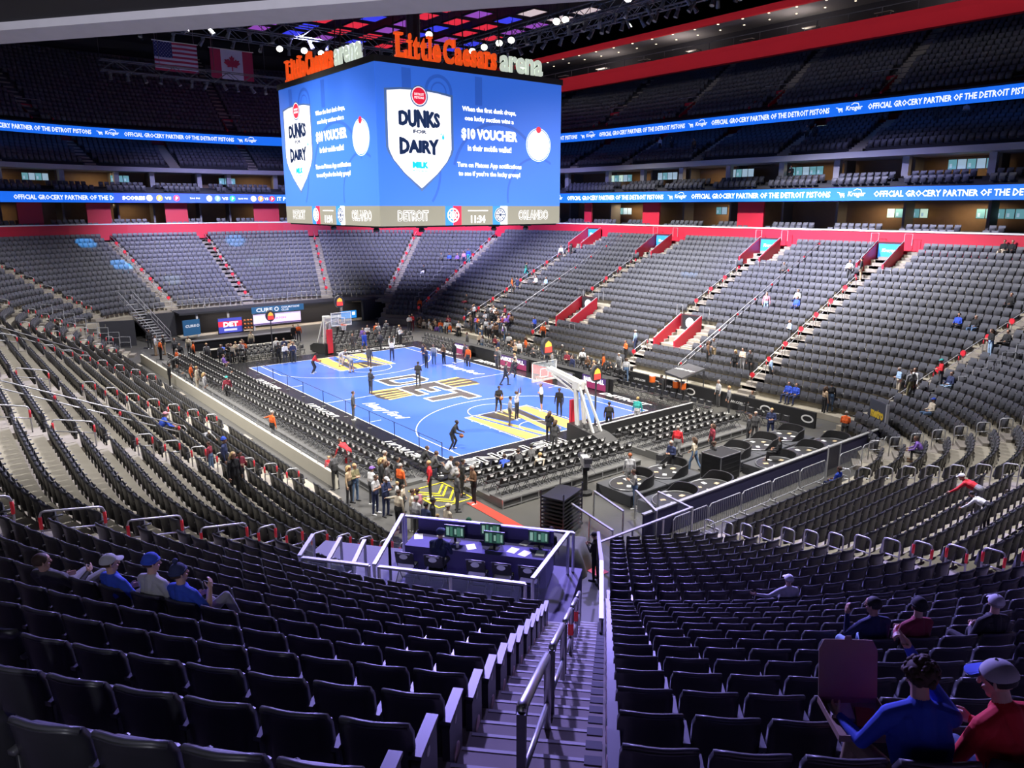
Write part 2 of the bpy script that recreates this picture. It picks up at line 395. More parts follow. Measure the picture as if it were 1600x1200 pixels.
# tunnel openings (vomitories): seats and steps leave room for them
TUN=[('N1',18.0,21.2),('N2',17.2,20.4),('N3',17.2,20.4),('N4',17.2,20.4),('N2',5.2,8.6),('N3',4.6,8.0)]
def in_tunnel(x,y,o,k1,k2):
    for key,o0,o1 in TUN:
        if not (o0-.3<o<o1+.2): continue
        ax=dict(AISLES)[key][1]
        if key[0]=='N' and (-1.05 if o0>10 else .3)<x-ax<(2.35 if o0>10 else 3.75) and y>0: return True
    return False
seats=[s for s in SEATS if in_view(s[0],s[1],s[2]+.6,90) and not in_tunnel(s[0],s[1],s[9],s[4],s[5])]
def dist(s): return (Vector((s[0],s[1],s[2]+.6))-CAM_POS).length
seats.sort(key=dist)
CENTRAL={('C1','C0'):'behind the glass platform',('C0','E0'):'across the steps'}
near=[]; rest=[]
for s in seats:
    if (s[4],s[5]) in CENTRAL and len(near)<300 and in_view(s[0],s[1],s[2]+.9,0): near.append(s)
    else: rest.append(s)
rows_seen={}
for s in near: rows_seen.setdefault((s[4],s[6]),[]).append(s)
# number the rows from the bottom of each block
for key in (('C1','C0'),('C0','E0')):
    ks=sorted({s[6] for s in near if (s[4],s[5])==key})
    for s in near:
        if (s[4],s[5])!=key: continue
        rowno=ks.index(s[6])
        from_aisle = s[8]-1-s[7] if key==('C1','C0') else s[7]
        end = 0
        if key==('C1','C0') and s[7]==s[8]-1: end=1
        if key==('C0','E0') and s[7]==0: end=-1
        lab=f"black folding seat, {ORD[from_aisle]} from the steps, {ORD[rowno]} row up {CENTRAL[key]}"
        make_seat((s[0],s[1],s[2]),s[3],lab,'folding seats '+CENTRAL[key],end)
# every other seat of the bowl, thousands of them: one object
def low_seat(hi):
    t=MB()
    W=.235
    if hi:
        u=[-1,-.5,0,.5,1]; vs=[]
        for z,l in ((.32,0),(.80,.05),(.905,.085)):
            for a in u: vs.append((l-.045*a*a-.03,a*W,z))
        for z,l in ((.32,0),(.80,.05),(.905,.085)):
            for a in u: vs.append((l-.045*a*a+.03,a*W,z))
        fs=[]; ff=[]
        for r in range(2):
            for i in range(4):
                a=r*5+i; ff.append((a,a+1,a+6,a+5)); fs.append((15+a,15+a+5,15+a+6,15+a+1))
        for i in range(4): fs.append((10+i,11+i,26+i,25+i))
        fs += [(0,5,20,15),(5,10,25,20),(4,19,24,9),(9,24,29,14)]
        t.add(vs,fs,1); t.add(vs,ff,0)
        t.add([(-.03,i*.2+0*1,.36) if 0 else (x,y,z) for i in (1,) for x,y,z in ((-.16,-.2,.40),(-.16,.2,.40),(-.09,.2,.80),(-.09,-.2,.80),(-.05,-.2,.36),(-.05,.2,.36))],[(0,1,2,3),(0,4,5,1),(0,3,4),(1,5,2)],0)
        t.box((-.09,SW/2,.64),(.24,.05,.035),2); t.box((-.03,SW/2,.33),(.06,.03,.56),1)
    else:
        vs=[(-.03,-W,.32),(-.03,W,.32),(.055,W,.905),(.055,-W,.905),(.03,-W,.32),(.03,W,.32),(.115,W,.905),(.115,-W,.905)]
        t.add(vs,[(5,4,7,6),(3,2,6,7),(0,3,7,4),(1,5,6,2)],1); t.add(vs[:4],[(0,1,2,3)],0)
        t.add([(-.17,-.2,.38),(-.17,.2,.38),(-.09,.2,.78),(-.09,-.2,.78),(-.05,-.2,.36),(-.05,.2,.36)],[(0,1,2,3),(0,4,5,1),(0,3,4),(1,5,2)],0)
        t.box((-.09,SW/2,.63),(.24,.05,.03),2)
    return t
def stamp(groups, name, mats):
    """many copies of small meshes in one mesh, quickly"""
    V=[]; LS=[]; LI=[]; MI=[]; vo=0
    for tmpl,places in groups:
        if not places: continue
        tv=np.array(tmpl.v,float); tl=[len(f) for f in tmpl.f]; ti=np.array([i for f in tmpl.f for i in f]); tm=np.array(tmpl.m)
        P=np.array(places,float); n=len(P); c,s=np.cos(P[:,3]),np.sin(P[:,3])
        x=tv[None,:,0]*c[:,None]-tv[None,:,1]*s[:,None]+P[:,0:1]; y=tv[None,:,0]*s[:,None]+tv[None,:,1]*c[:,None]+P[:,1:2]; z=tv[None,:,2]+P[:,2:3]
        V.append(np.stack([x,y,z],2).reshape(-1,3)); LI.append((ti[None]+(np.arange(n)*len(tv))[:,None]+vo).ravel()); LS.append(np.tile(tl,n)); MI.append(np.tile(tm,n)); vo+=n*len(tv)
    V=np.concatenate(V); LI=np.concatenate(LI); LS=np.concatenate(LS); MI=np.concatenate(MI)
    me=bpy.data.meshes.new(name); me.vertices.add(len(V)); me.vertices.foreach_set('co',V.ravel()); me.loops.add(len(LI)); me.loops.foreach_set('vertex_index',LI.astype(np.int32))
    me.polygons.add(len(LS)); me.polygons.foreach_set('loop_start',np.r_[0,np.cumsum(LS)[:-1]].astype(np.int32)); me.polygons.foreach_set('loop_total',LS.astype(np.int32)); me.polygons.foreach_set('material_index',MI.astype(np.int32))
    for m in mats: me.materials.append(m)
    me.update(calc_edges=True); me.validate(); return me
hi=[s[:4] for s in rest if dist(s)<48]; lo=[s[:4] for s in rest if dist(s)>=48]
UPPER=[]   # seats of the upper tiers join the same object (filled below, built at the end)
# ================================================================ tiers above the bowl (structure)
PLS = [('a',a) for a in range(50,90,5)]+[('N',x) for x in range(22,-23,-4)]+[('a',a) for a in range(96,180,6)]+[('W',y) for y in (4.5,0,-4.5)]+[('a',a) for a in range(186,241,6)]
PLSF = [('a',a) for a in range(50,90,2)]+[('N',22),('N',-22)]+[('a',90+a*1.5) for a in range(1,60)]+[('W',4.5),('W',-4.5)]+[('a',180+a*1.5) for a in range(1,41)]
def sweep(mb, prof, pls=PLS, m=0, cap=True):
    n=len(prof); o=len(mb.v)
    for pl in pls:
        for (f,z) in prof: p=bowl_pt(pl,f)[0]; mb.v.append((p.x,p.y,z))
    for i in range(len(pls)-1):
        for j in range(n):
            k=(j+1)%n; mb.f.append((o+i*n+j,o+i*n+k,o+(i+1)*n+k,o+(i+1)*n+j)); mb.m.append(m)
    if cap: mb.f.append(tuple(o+j for j in range(n))); mb.f.append(tuple(o+(len(pls)-1)*n+j for j in reversed(range(n)))); mb.m += [m,m]
    return mb
def rect(o0,o1,z0,z1): return [(o0,z0),(o0,z1),(o1,z1),(o1,z0)]
M_SOFF=mat('soffit_grey',(.16,.155,.16),.8); M_WARM=mat('oak_wall',(.30,.19,.10),.6,noise=.2,nscale=1.5); M_TIER=mat('tier_concrete',(.05,.05,.055),.85)
M_RBEAM=mat('red_beam_paint',(.62,.02,.03),.85,spec=.15); M_RWALL=mat('red_wall_paint',(.36,.012,.03),.55)
w=MB(); sweep(w, rect(21.5,21.75,9.0,10.72)); struct('wall_red_parapet', w, M_RED)
w=MB(); sweep(w, rect(21.42,21.83,10.72,10.84)); struct('trim_1', w, M_WHITE)
# first suite level: floor, two seat tiers, back wall, ceiling
w=MB(); sweep(w,[(21.75,9.0),(21.75,10.05),(23.4,10.05),(23.4,10.4),(24.6,10.4),(24.6,10.75),(29,10.75),(29,9.0)]); struct('floor_suites', w, M_TIER)
w=MB(); sweep(w, rect(28.6,28.9,10.7,16.8)); struct('wall_suites', w, M_WARM)
w=MB(); sweep(w, [(21.7,13.15),(21.7,14.2),(23.2,14.2),(23.2,14.6),(24.5,14.6),(24.5,15.0),(28.8,15.0),(28.8,13.15)]); struct('floor_second_suites', w, M_TIER)
w=MB(); sweep(w, rect(23.4,32,16.75,17.25)); struct('trim_2', w, M_GREYW)
# club terraces over the slab
w=MB(); prof=[(23.6,17.2)]
for i in range(8): prof += [(23.9+.85*i,17.3+.40*i),(23.9+.85*(i+1),17.3+.40*i)]
prof += [(31.5,20.2),(33,20.2),(33,17.2)]; sweep(w,prof); struct('floor_club_terraces', w, M_TIER)
w=MB(); sweep(w, rect(33,33.3,19.5,24)); struct('wall_club_back', w, M_RWALL)
w=MB(); sweep(w, [(25.6,21.62),(25.6,21.75),(33,24.9),(33,24.5)]); struct('ceiling_club', w, M_DARK)
# upper bowl
UPK=21; UO,UZ,UD,UR=26.0,21.75,.80,.56
w=MB(); prof=[(UO-.3,UZ-.6),(UO-.3,UZ+.05)]
for i in range(UPK): prof += [(UO+UD*i,UZ+UR*i+.05),(UO+UD*(i+1),UZ+UR*i+.05)]
prof += [(UO+UD*UPK,UZ+UR*UPK+1),(UO+UD*UPK+.5,UZ+UR*UPK+1),(UO+UD*UPK+.5,UZ-.6)]; sweep(w,prof); struct('floor_upper_bowl', w, M_TIER)
w=MB(); sweep(w, rect(43.2,43.6,30,38)); struct('wall_upper', w, M_DARK)
# hanging gondola with its two red beams, over the far side only
NPL=[p for p in PLS if p[0]=='N' or (p[0]=='a' and p[1]<=96)]
NPL=[('N',x) for x in range(22,-45,-4)] if 0 else [('x',x) for x in range(46,-49,-6)]
_bp=bowl_pt
def bowl_pt(pl,o):
    if pl[0]=='x': return Vector((pl[1],YS+o,0)),Vector((0,1,0))
    return _bp(pl,o)
w=MB(); sweep(w,[(27.0,28.0),(26.85,28.45),(27.3,28.5),(29.0,27.9),(28.2,27.0),(27.25,26.95)],NPL); struct('trim_red_beam', w, M_RBEAM)
w=MB(); sweep(w,rect(27.3,33,28.0,28.3),NPL); struct('floor_gondola', w, M_DARK)
w=MB(); sweep(w,[(27.0,30.9),(27.0,31.55),(27.4,31.55),(27.4,30.9)],NPL); struct('trim_upper_red_beam', w, M_RBEAM)
w=MB(); sweep(w,rect(27.4,33,31.2,31.5),NPL); struct('ceiling_gondola', w, M_SOFF)
w=MB(); sweep(w,rect(33,33.3,28,31.5),NPL); struct('wall_gondola', w, M_DARK)
w=MB()
for x in range(-44,44,3): w.box((x,YS+28.6,31.17),(.16,.16,.05)); w.box((x+1.5,YS+31,31.17),(.14,.14,.05))
tag(obj('soffit_downlights',w,glow('downlight',(1,.82,.55),2.5)),'rows of tiny warm downlights under the grey gondola soffit','light',kind='structure')
# ceiling and roof
w=MB(); w.box((-8,0,36.2),(140,126,.3)); struct('ceiling', w, mat('roof_deck',(.02,.02,.026),.9))
w=MB(); w.box((-8,0,-.15),(150,126,.28)); struct('floor', w, M_FLOOR)
# outer walls close the building
w=MB(); w.box((-77,0,18),(.4,124,37)); struct('wall_far', w, M_DARK)
w=MB(); w.box((-8,62,18),(140,.4,37)); struct('wall_side', w, M_DARK)
# concrete overhang above the camera's seats: a straight edge beam and a dark soffit behind it
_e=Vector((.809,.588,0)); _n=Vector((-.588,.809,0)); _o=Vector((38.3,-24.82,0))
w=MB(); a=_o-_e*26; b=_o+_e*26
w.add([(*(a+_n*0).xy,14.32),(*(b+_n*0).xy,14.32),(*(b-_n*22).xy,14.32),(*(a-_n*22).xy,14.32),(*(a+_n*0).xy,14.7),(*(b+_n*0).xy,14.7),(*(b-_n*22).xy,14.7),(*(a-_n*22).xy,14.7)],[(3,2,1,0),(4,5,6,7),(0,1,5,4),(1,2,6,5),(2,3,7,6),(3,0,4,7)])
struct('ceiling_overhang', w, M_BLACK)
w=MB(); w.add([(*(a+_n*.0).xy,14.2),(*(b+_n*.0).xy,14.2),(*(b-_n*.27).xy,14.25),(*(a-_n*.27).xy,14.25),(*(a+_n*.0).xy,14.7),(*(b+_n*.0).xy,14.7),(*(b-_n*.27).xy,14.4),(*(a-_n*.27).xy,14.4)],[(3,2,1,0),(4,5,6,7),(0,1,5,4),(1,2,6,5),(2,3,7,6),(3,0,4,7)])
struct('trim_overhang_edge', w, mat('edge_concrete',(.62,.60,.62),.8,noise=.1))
# ---- columns and partitions of the suites, screens, red walls
def place(pl,o,z): p,d=bowl_pt(pl,o); return (p.x,p.y,z), math.atan2(d.y,d.x)
COLS=[('N',x) for x in (21,14.5,8.5,3,-3,-9,-14.5,-20)]+[('a',a) for a in (98,108,118)]+[('a',a) for a in (168,178)]+[('W',y) for y in (2,-3.5)]+[('a',a) for a in (185,195,206,218,228)]
w=MB(); w2=MB()
for pl in COLS:
    (x,y,z),rz=place(pl,25.3,15.9); w.box((x,y,z),(.5,.55,1.75),0,None,rz)
    (x,y,z),rz=place(pl,26.6,11.95); w2.box((x,y,z),(1.6,.22,2.5),0,None,rz); (x,y,z),rz=place(pl,27.4,15.9); w2.box((x,y,z),(1.6,.2,1.8),0,None,rz)
struct('trim_columns', w, M_GREYW); struct('wall_partitions', w2, mat('partition_grey',(.20,.19,.185),.7))
w=MB()
for pl,wd in [(('N',-11.6),2.4),(('N',1.0),2.9),(('N',-21.5),1.2),(('a',171),3.2),(('W',-1.5),2.6),(('a',190),2.6),(('a',203),2.6)]:
    (x,y,z),rz=place(pl,23.6,11.9); w.box((x,y,z),(.2,wd,2.5),0,None,rz)
struct('wall_red_bays', w, M_RED)
w=MB()
for pl,wd in [(('N',-16.5),4.5),(('N',-9.6),1.6),(('N',-1.4),1.6),(('N',4.0),.8),(('N',-27),3),(('a',172),3.6),(('W',1.8),1.2),(('W',-2.2),4),(('a',188),3.6),(('a',200),4),(('a',212),3.5)]:
    (x,y,z),rz=place(pl,31.2,20.6); w.box((x,y,z),(.3,wd,1.6),0,None,rz)
struct('wall_red_club', w, M_RWALL)
# seats of the tiers
def row_places(pls_key, o, z, a0, a1, step=.56, gap=None):
    q0,q1=q_of(a0,o),q_of(a1,o); n=int((q1-q0)//step)
    for i in range(n):
        q=q0+step*(i+.5); pl=pl_of(q,o); p,d=bowl_pt(pl,o)
        if gap and gap(pl,p): continue
        if in_view(p.x,p.y,z+.5,60): UPPER.append((p.x,p.y,z,math.atan2(d.y,d.x)))
FROM,TO=('a',60),('a',235)
def bay_gap(every, half):
    def g(pl,p):
        t=(p.x if pl[0]=='N' else p.y if pl[0]=='W' else pl[1]*.6)
        return abs((t+100)%every-every/2)<half
    return g
for o,z in ((22.9,10.05),(24.1,10.4)): row_places('n',o,z,FROM,TO,.62,bay_gap(6.2,.8))
for o,z in ((22.9,14.22),(24.1,14.62)): row_places('n',o,z,FROM,TO,.62,bay_gap(6.2,.7))
CLUBST=[('N',-25),('N',-16.3),('N',-6.5),('N',3.5),('N',10.5),('a',173),('W',-1),('a',190),('a',207),('a',222)]
UPST=[('N',-34),('N',-22.3),('N',-10.8),('N',.2),('N',11.2),('N',22),('a',176),('a',197),('a',155),('a',215)]
def stair_gap(lst, half):
    C=[(bowl_pt(pl,20)[0],bowl_pt(pl,20)[1]) for pl in lst]
    def g(pl,p):
        for c,d in C:
            if abs((p-c).cross(d).z)<half and (p-c).dot(d)>0: return True
        return False
    return g
g1=stair_gap(CLUBST,.75); g2=stair_gap(UPST,.75)
for i in range(8): row_places('n',23.9+.85*i+.7,17.3+.4*i,FROM,TO,.56,g1)
for i in range(UPK-3): row_places('n',UO+UD*i+.68,UZ+UR*i+.05,FROM,TO,.54,g2)
# stairs of the upper tiers
w=MB()
for pl in CLUBST:
    for i in range(8):
        for h in (0,1):
            (x,y,z),rz=place(pl,23.9+.85*i+.21+.42*h,17.3+.4*i-.12+.2*h); w.box((x,y,z),(.44,1.2,.3),0,None,rz)
for pl in UPST:
    for i in range(2,UPK):
        for h in (0,1):
            (x,y,z),rz=place(pl,UO+UD*i+.2+.4*h,UZ+UR*i-.2+.28*h); w.box((x,y,z),(.42,1.15,.4),0,None,rz)
struct('floor_upper_stairs', w, mat('pale_stair_concrete',(.40,.36,.28),.85))
# the upper bowl's red tunnel boxes: each a thing
def tunnel_box(pl, label, o=27.6, z=UZ, hgt=1.9):
    (x,y,_),rz=place(pl,o,0)
    t=thing('tunnel_box', label, 'tunnel entrance', (x,y,z), rz, 'red tunnel entrances of the upper bowl')
    m=MB(); m.box((1.3,0,1.25),(.15,2.2,1.7)); obj('header_wall',m,M_RED,t)
    for s in (-1,1):
        m=MB(); m.prism([(-1.2,-.4),(1.3,-.4),(1.3,2.1),(-1.2,.55)],-.08,.08,0,frame((0,s*1.1,0),(1,0,0),(0,0,1))); obj('side_wall',m,M_RED,t)
        m=MB(); m.tube([(-1.25,s*1.1,.6),(1.3,s*1.1,2.15)],.04,6); obj('handrail',m,M_STEEL,t)
    m=MB(); m.box((1.22,0,.1),(.04,1.9,1.1)); obj('opening_shade_panel',m,M_BLACK,t)  # black panel paints in the shade of the tunnel mouth
    m=MB(); m.tube([(1.6,-1.3,1.9),(1.6,-1.3,2.7),(1.6,1.3,2.7),(1.6,1.3,1.9)],.035,6); obj('guard_rail',m,M_STEEL,t)
for pl,l in [(('N',-22.8),'red tunnel entrance of the upper bowl nearest the scoreboard, above the top text ribbon'),(('N',-11.8),'second red upper tunnel entrance from the scoreboard above the text ribbon'),(('N',-.9),'third red upper tunnel entrance from the scoreboard, below pale stairs'),(('N',10.0),'fourth red upper tunnel entrance from the scoreboard, farthest along the ribbon'),
             (('a',175),'red upper tunnel entrance of the far end, beside the maple leaf flag'),(('a',196),'red upper tunnel entrance of the far end, below the striped flag'),(('a',214),'red upper tunnel entrance at the corner of the far end')]:
    tunnel_box(pl,l)
# ---- LED ribbons with their running text
M_LEDB=glow('led_blue',(.010,.145,.80),1.0); M_LEDW=glow('led_white',(.95,.97,1.0),1.1); M_LEDV=glow('led_deep_blue',(.03,.10,.72),1.0)
def bend(t, q0, o, z):          # lay flat text along the ribbon; it reads towards the court
    out=MB()
    for (x,y,h) in t.v:
        p,d=bowl_pt(pl_of(q0-x,o),o-.03-max(h,0)); out.v.append((p.x,p.y,z+y))
    out.f=t.f; out.m=t.m; return out
def cart(s=1.0):                 # the shop's shopping-cart script mark
    t=MB(); t.tube([(-1.25,.16,0),(-1.08,.14,0),(-.98,-.12,0),(-.6,-.12,0)],.03,4); t.box((-.82,.02,0),(.36,.14,.02)); t.ball((-.92,-.22,0),.05,6,4,0,(1,1,.3)); t.ball((-.66,-.22,0),.05,6,4,0,(1,1,.3))
    t.join(text_mb('Kroger',.5,width=1.5,height=.5,bold=.02,shear=.15),0,Matrix.Translation((.42,-.02,0)))
    t.tube([(.15,.28,0),(.4,.42,0),(.75,.36,0),(.85,.12,0)],.03,4); return t
AD='OFFICIAL GROCERY PARTNER OF THE DETROIT PISTONS'
def ribbon(o, z0, z1, lab, wid, h, tN, cN, tW, cW, deep=None):
    w=MB(); sweep(w, rect(o-.02,o+.2,z0,z1), PLSF); t=obj('text_ribbon', w, M_LEDB); tag(t,lab,'screen','lit text ribbons of the tiers')
    zc=(z0+z1)/2; L=MB(); qN=q_of(('N',0),o); qW=q_of(('W',0),o)
    tx=text_mb(AD,1,width=wid,height=h,bold=.022,depth=.01,res=1); ct=cart()
    for x in tN: L.join(bend(tx,qN-x,o,zc))
    for x in cN: L.join(bend(ct,qN-x,o,zc))
    for y in tW: L.join(bend(tx,qW-y,o,zc))
    for y in cW: L.join(bend(ct,qW-y,o,zc))
    return t,L,qW,zc
t,L,qW,zc=ribbon(21.48,13.18,14.24,'lower lit blue ribbon board, round the tier just above the red parapet',14.75,.50,(-34.0,-15.55,2.8,21.3),(-24.9,-6.35,12.05),(),(-22.3,))
L.join(bend(text_mb('OFFICIAL GROCERY PARTNER OF THE DETI',1,width=11.2,height=.50,bold=.022,depth=.01,res=1),qW+13.6,21.48,zc))
L.join(bend(text_mb('IT PISTONS',1,width=3.3,height=.50,bold=.022,depth=.01,res=1),qW-11.9,21.48,zc))
L.join(bend(text_mb('SCORES',1,width=2.5,height=.46,bold=.05,depth=.04,res=1),qW+6.6,21.48,zc))
obj('lettering',L,M_LEDW,t)
def along(poly_or_rect, q0, o, z):   # small flat patch on the ribbon
    return bend(poly_or_rect,q0,o,z)
pz=MB(); pz.box((0,0,.004),(18.2,1.04,.004))
sub=MB()
for k in range(8): sub.join(MB().box((-1.02*7/2+1.02*k*1.0,0,.002),(1.03,1.05,.004)),0)
w=MB()
for k in range(18): w.join(bend(MB().box((0,0,.0),(1.03,1.05,.02)),qW+8.2-1.0*k,21.48,zc))
obj('score_ticker',w,M_LEDV,t)
for (y,kind,c) in [(-4.9,0,(.6,.6,.65)),(-3.8,1,(.75,.45,.05)),(-1.9,1,(.7,.05,.12)),(1.9,0,(.6,.6,.65)),(2.9,1,(.2,.4,.7)),(4.7,1,(.02,.45,.2)),(7.3,0,(.6,.6,.65)),(8.2,1,(.8,.35,.05)),(9.6,1,(.6,.03,.05))]:
    d=MB(); d.prism(disc(.36,16),.012,.03); d.prism([(-.12,-.24),(.2,.05),(-.05,.24)],.03,.04,1)
    obj('team_badge',bend(d,qW-y,21.48,zc),[glow('badge_%d'%int(y*10+100),c,1.0),M_LEDW],t)
L=MB()
for y,s_,wd,hh in [(-2.85,'VS',.75,.34),(.2,'7:00 PM',1.15,.2),(3.8,'VS',.75,.34),(6.0,'8:00 PM',1.15,.2),(8.9,'VS',.5,.34)]: L.join(bend(text_mb(s_,1,width=wd,height=hh,bold=.03,depth=.03,res=1),qW-y,21.48,zc))
obj('ticker_lettering',L,M_LEDW,t)
t,L,qW,zc=ribbon(25.48,20.52,21.58,'upper lit blue ribbon board, along the foot of the dark upper bowl',12.8,.50,(-31.9,-15.5,.7,17.0),(-23.7,-7.4,8.95),(.42,-15.9,),(-7.7,8.5,-24.0))
obj('lettering',L,M_LEDW,t)
# ---- screens inside the suites
M_TV=[glow('tv_pale',(.55,.75,.62),.9),glow('tv_teal',(.12,.30,.34),.9),glow('tv_cool',(.30,.42,.52),.9),mat('tv_bezel',(.01,.01,.012),.4)]
def tvs(pl,o,z,n,label,w_=.62,pal=(0,1,0,1,2)):
    (x,y,_),rz=place(pl,o,z); t=thing('screen_bank',label,'screen',(x,y,z),rz,'banks of screens in the suites')
    for i in range(n):
        yy=-(i-(n-1)/2)*(w_+.08)
        m=MB(); m.box((0,yy,0),(.06,w_+.04,.80)); p=obj('bezel',m,M_TV[3],t)
        m=MB(); m.box((-.04,yy,0),(.02,w_,.74)); m.box((-.052,yy+.12,-.1),(.006,w_*.3,.3),1); obj('display',m,[M_TV[pal[i%5]],M_TV[2]],p)
for pl,o,z,n,l,pal in [(('N',14.0),27.5,12.15,5,'bank of five screens in the suite beside the red bay, lowest suite tier',(0,1,0,1,0)),(('N',21.2),27.5,12.15,5,'bank of five dark screens in the last suite of the lowest tier',(1,1,1,1,1)),(('N',-19.5),27.5,12.2,4,'four screens in the lowest suite tier next to the scoreboard',(2,1,2,2,2)),(('N',-4.6),26.6,12.3,2,'two screens above bar stools in the suite between the red bays',(1,2,1,1,1)),
   (('N',-18.6),26,15.95,5,'row of five screens in the second suite tier close to the scoreboard',(0,1,0,2,1)),(('N',-11.6),26,16.0,4,'four screens in the second suite tier above the red bay',(2,1,2,2,2)),(('N',-2.0),26,16.0,4,'four bright screens in the middle suite of the second tier',(2,1,2,2,2)),(('N',5.0),26,15.95,5,'five screens behind standing guests in the second suite tier',(1,1,2,1,1)),(('N',19.2),26,16.0,5,'five screens in the last suite of the second tier',(1,2,1,2,1)),
   (('a',199),26,15.95,4,'four screens in the far end suite nearest the corner',(1,2,1,2,1)),(('a',184),26,15.95,3,'three screens in the middle far end suite of the second tier',(1,1,1,1,1)),(('a',178),26,15.9,3,'three dim screens in the far end suite beside the scoreboard',(1,1,1,1,1))]:
    tvs(pl,o,z,n,l,pal=pal)
for pl,o,z,l in [(('N',-9.2),30.4,20.0,'lit menu board on the club terrace beside a red pillar'),(('N',4.3),30.4,20.0,'lit menu board on the club terrace farther from the scoreboard')]:
    tvs(pl,o,z,2,l,1.1,(0,2,0,2,0))
# warm lamps of the suites and the club, plus added gondola uplights
def lamp(pl,o,z,p,c=(1,.72,.42)):
    (x,y,_),rz=place(pl,o,z); l=bpy.data.lights.new('suite_or_fill_lamp','AREA'); l.energy=p; l.color=c; l.shape='RECTANGLE'; l.size=3; l.size_y=.5
    o_=bpy.data.objects.new('suite_or_fill_lamp',l); COL.objects.link(o_); o_.location=(x,y,z); o_.rotation_euler=(0,0,rz+PI/2); global o_last; o_last=o_.name
for pl,e in ((('N',19.5),110),(('N',12.5),110),(('N',-4.5),110),(('N',-18),90),(('a',170),35),(('a',183),40),(('a',205),35)): lamp(pl,27,13.0,e)
for pl in (('N',18),('N',6),('N',-6),('N',-17),('a',172),('a',188),('a',205)): lamp(pl,26.5,16.65,60)
for pl in (('N',14),('N',0),('N',-14),('N',-26)): lamp(pl,29,31.1,60,(1,.8,.7)); lamp(pl,30.2,28.75,150,(1,.85,.78)); bpy.data.objects[o_last].rotation_euler[0]=PI  # the upward lamps are added to brighten the gondola soffit
for pl in (('N',8),('N',-12),('W',0),('a',200)): lamp(pl,29,23.0,60,(1,.85,.75))

for i,x in enumerate((-33,-26,-19,-12,-5,2,9,16,23)):
    t=thing('high_table',f'small high table with stools on the gondola balcony, {ORD[i]} from the scoreboard end','table',(x,YS+29.6,28.3),0,'high tables of the gondola'); m=MB(); m.box((0,0,1.05),(1.5,.6,.05)); obj('tabletop',m,mat('pale_top',(.45,.42,.36),.5),t)
    for s_ in (-.6,.6): m=MB(); m.tube([(s_,0,0),(s_,0,1.03)],.04,6); obj('leg',m,M_DSTEEL,t)
    for s_ in (-.5,0,.5): m=MB(); m.box((s_,.55,.75),(.32,.32,.05)); m.box((s_,.70,.98),(.32,.04,.4)); m.tube([(s_,.55,0),(s_,.55,.75)],.03,5); obj('stool',m,M_DARK,t)
w=MB()
for x in range(-44,44,3): w.bar((x,YS+27.35,28.3),(x,YS+27.35,29.3),.05,.05)
w.bar((-46,YS+27.35,29.3),(46,YS+27.35,29.3),.06,.06); tag(obj('balcony_railing',w,M_DSTEEL),'thin steel railing along the gondola balcony above the wide red beam','railing')
# ================================================================ scoreboard
H=6.7; Z0,Z1=11.6,20.28; SH=Z1-Z0
sc=thing('scoreboard','huge four-sided video scoreboard hanging over centre court, blue screens and orange rooftop letters','scoreboard',(0,0,Z0))
BLU=(.030,.120,.57)
M_SCR=glow('screen_blue',BLU,1.0); M_SCRD=glow('screen_blue_dim',(.022,.085,.42),1.0); M_SW=glow('screen_white',(.84,.84,.90),1.0); M_NAVY=glow('screen_navy',(.015,.03,.09),1.0)
M_OLV=glow('strip_olive',(.16,.155,.13),.9); M_CYAN=glow('screen_cyan',(.02,.45,.70),1.0); M_SRED=glow('screen_red',(.62,.012,.045),1.0); M_SBLU=glow('screen_mid_blue',(.02,.16,.72),1.0); M_OUT=glow('screen_dark_outline',(.05,.10,.25),1.0)
M_FRAME=mat('scoreboard_frame',(.05,.048,.045),.6)
M_ORG=mat('sign_orange',(.80,.085,.012),.45,emit=.85); M_IVORY=mat('sign_ivory',(.60,.68,.58),.45,emit=.85)
m=MB(); m.box((0,0,SH/2),(2*H-.12,2*H-.12,SH-.04)); m.box((0,0,-.03),(2*H-.3,2*H-.3,.12)); obj('core',m,M_FRAME,sc)
m=MB()
for s in (-1,1): m.box((s*(H-.06),0,SH+.17),(.3,2*H+.16,.34)); m.box((0,s*(H-.06),SH+.17),(2*H+.16,.3,.34))
m.box((0,0,SH+.1),(2*H-.2,2*H-.2,.1)); obj('top_frame',m,M_FRAME,sc)
def P(s,t): return ((s-.5)*2*H, (t)*SH)
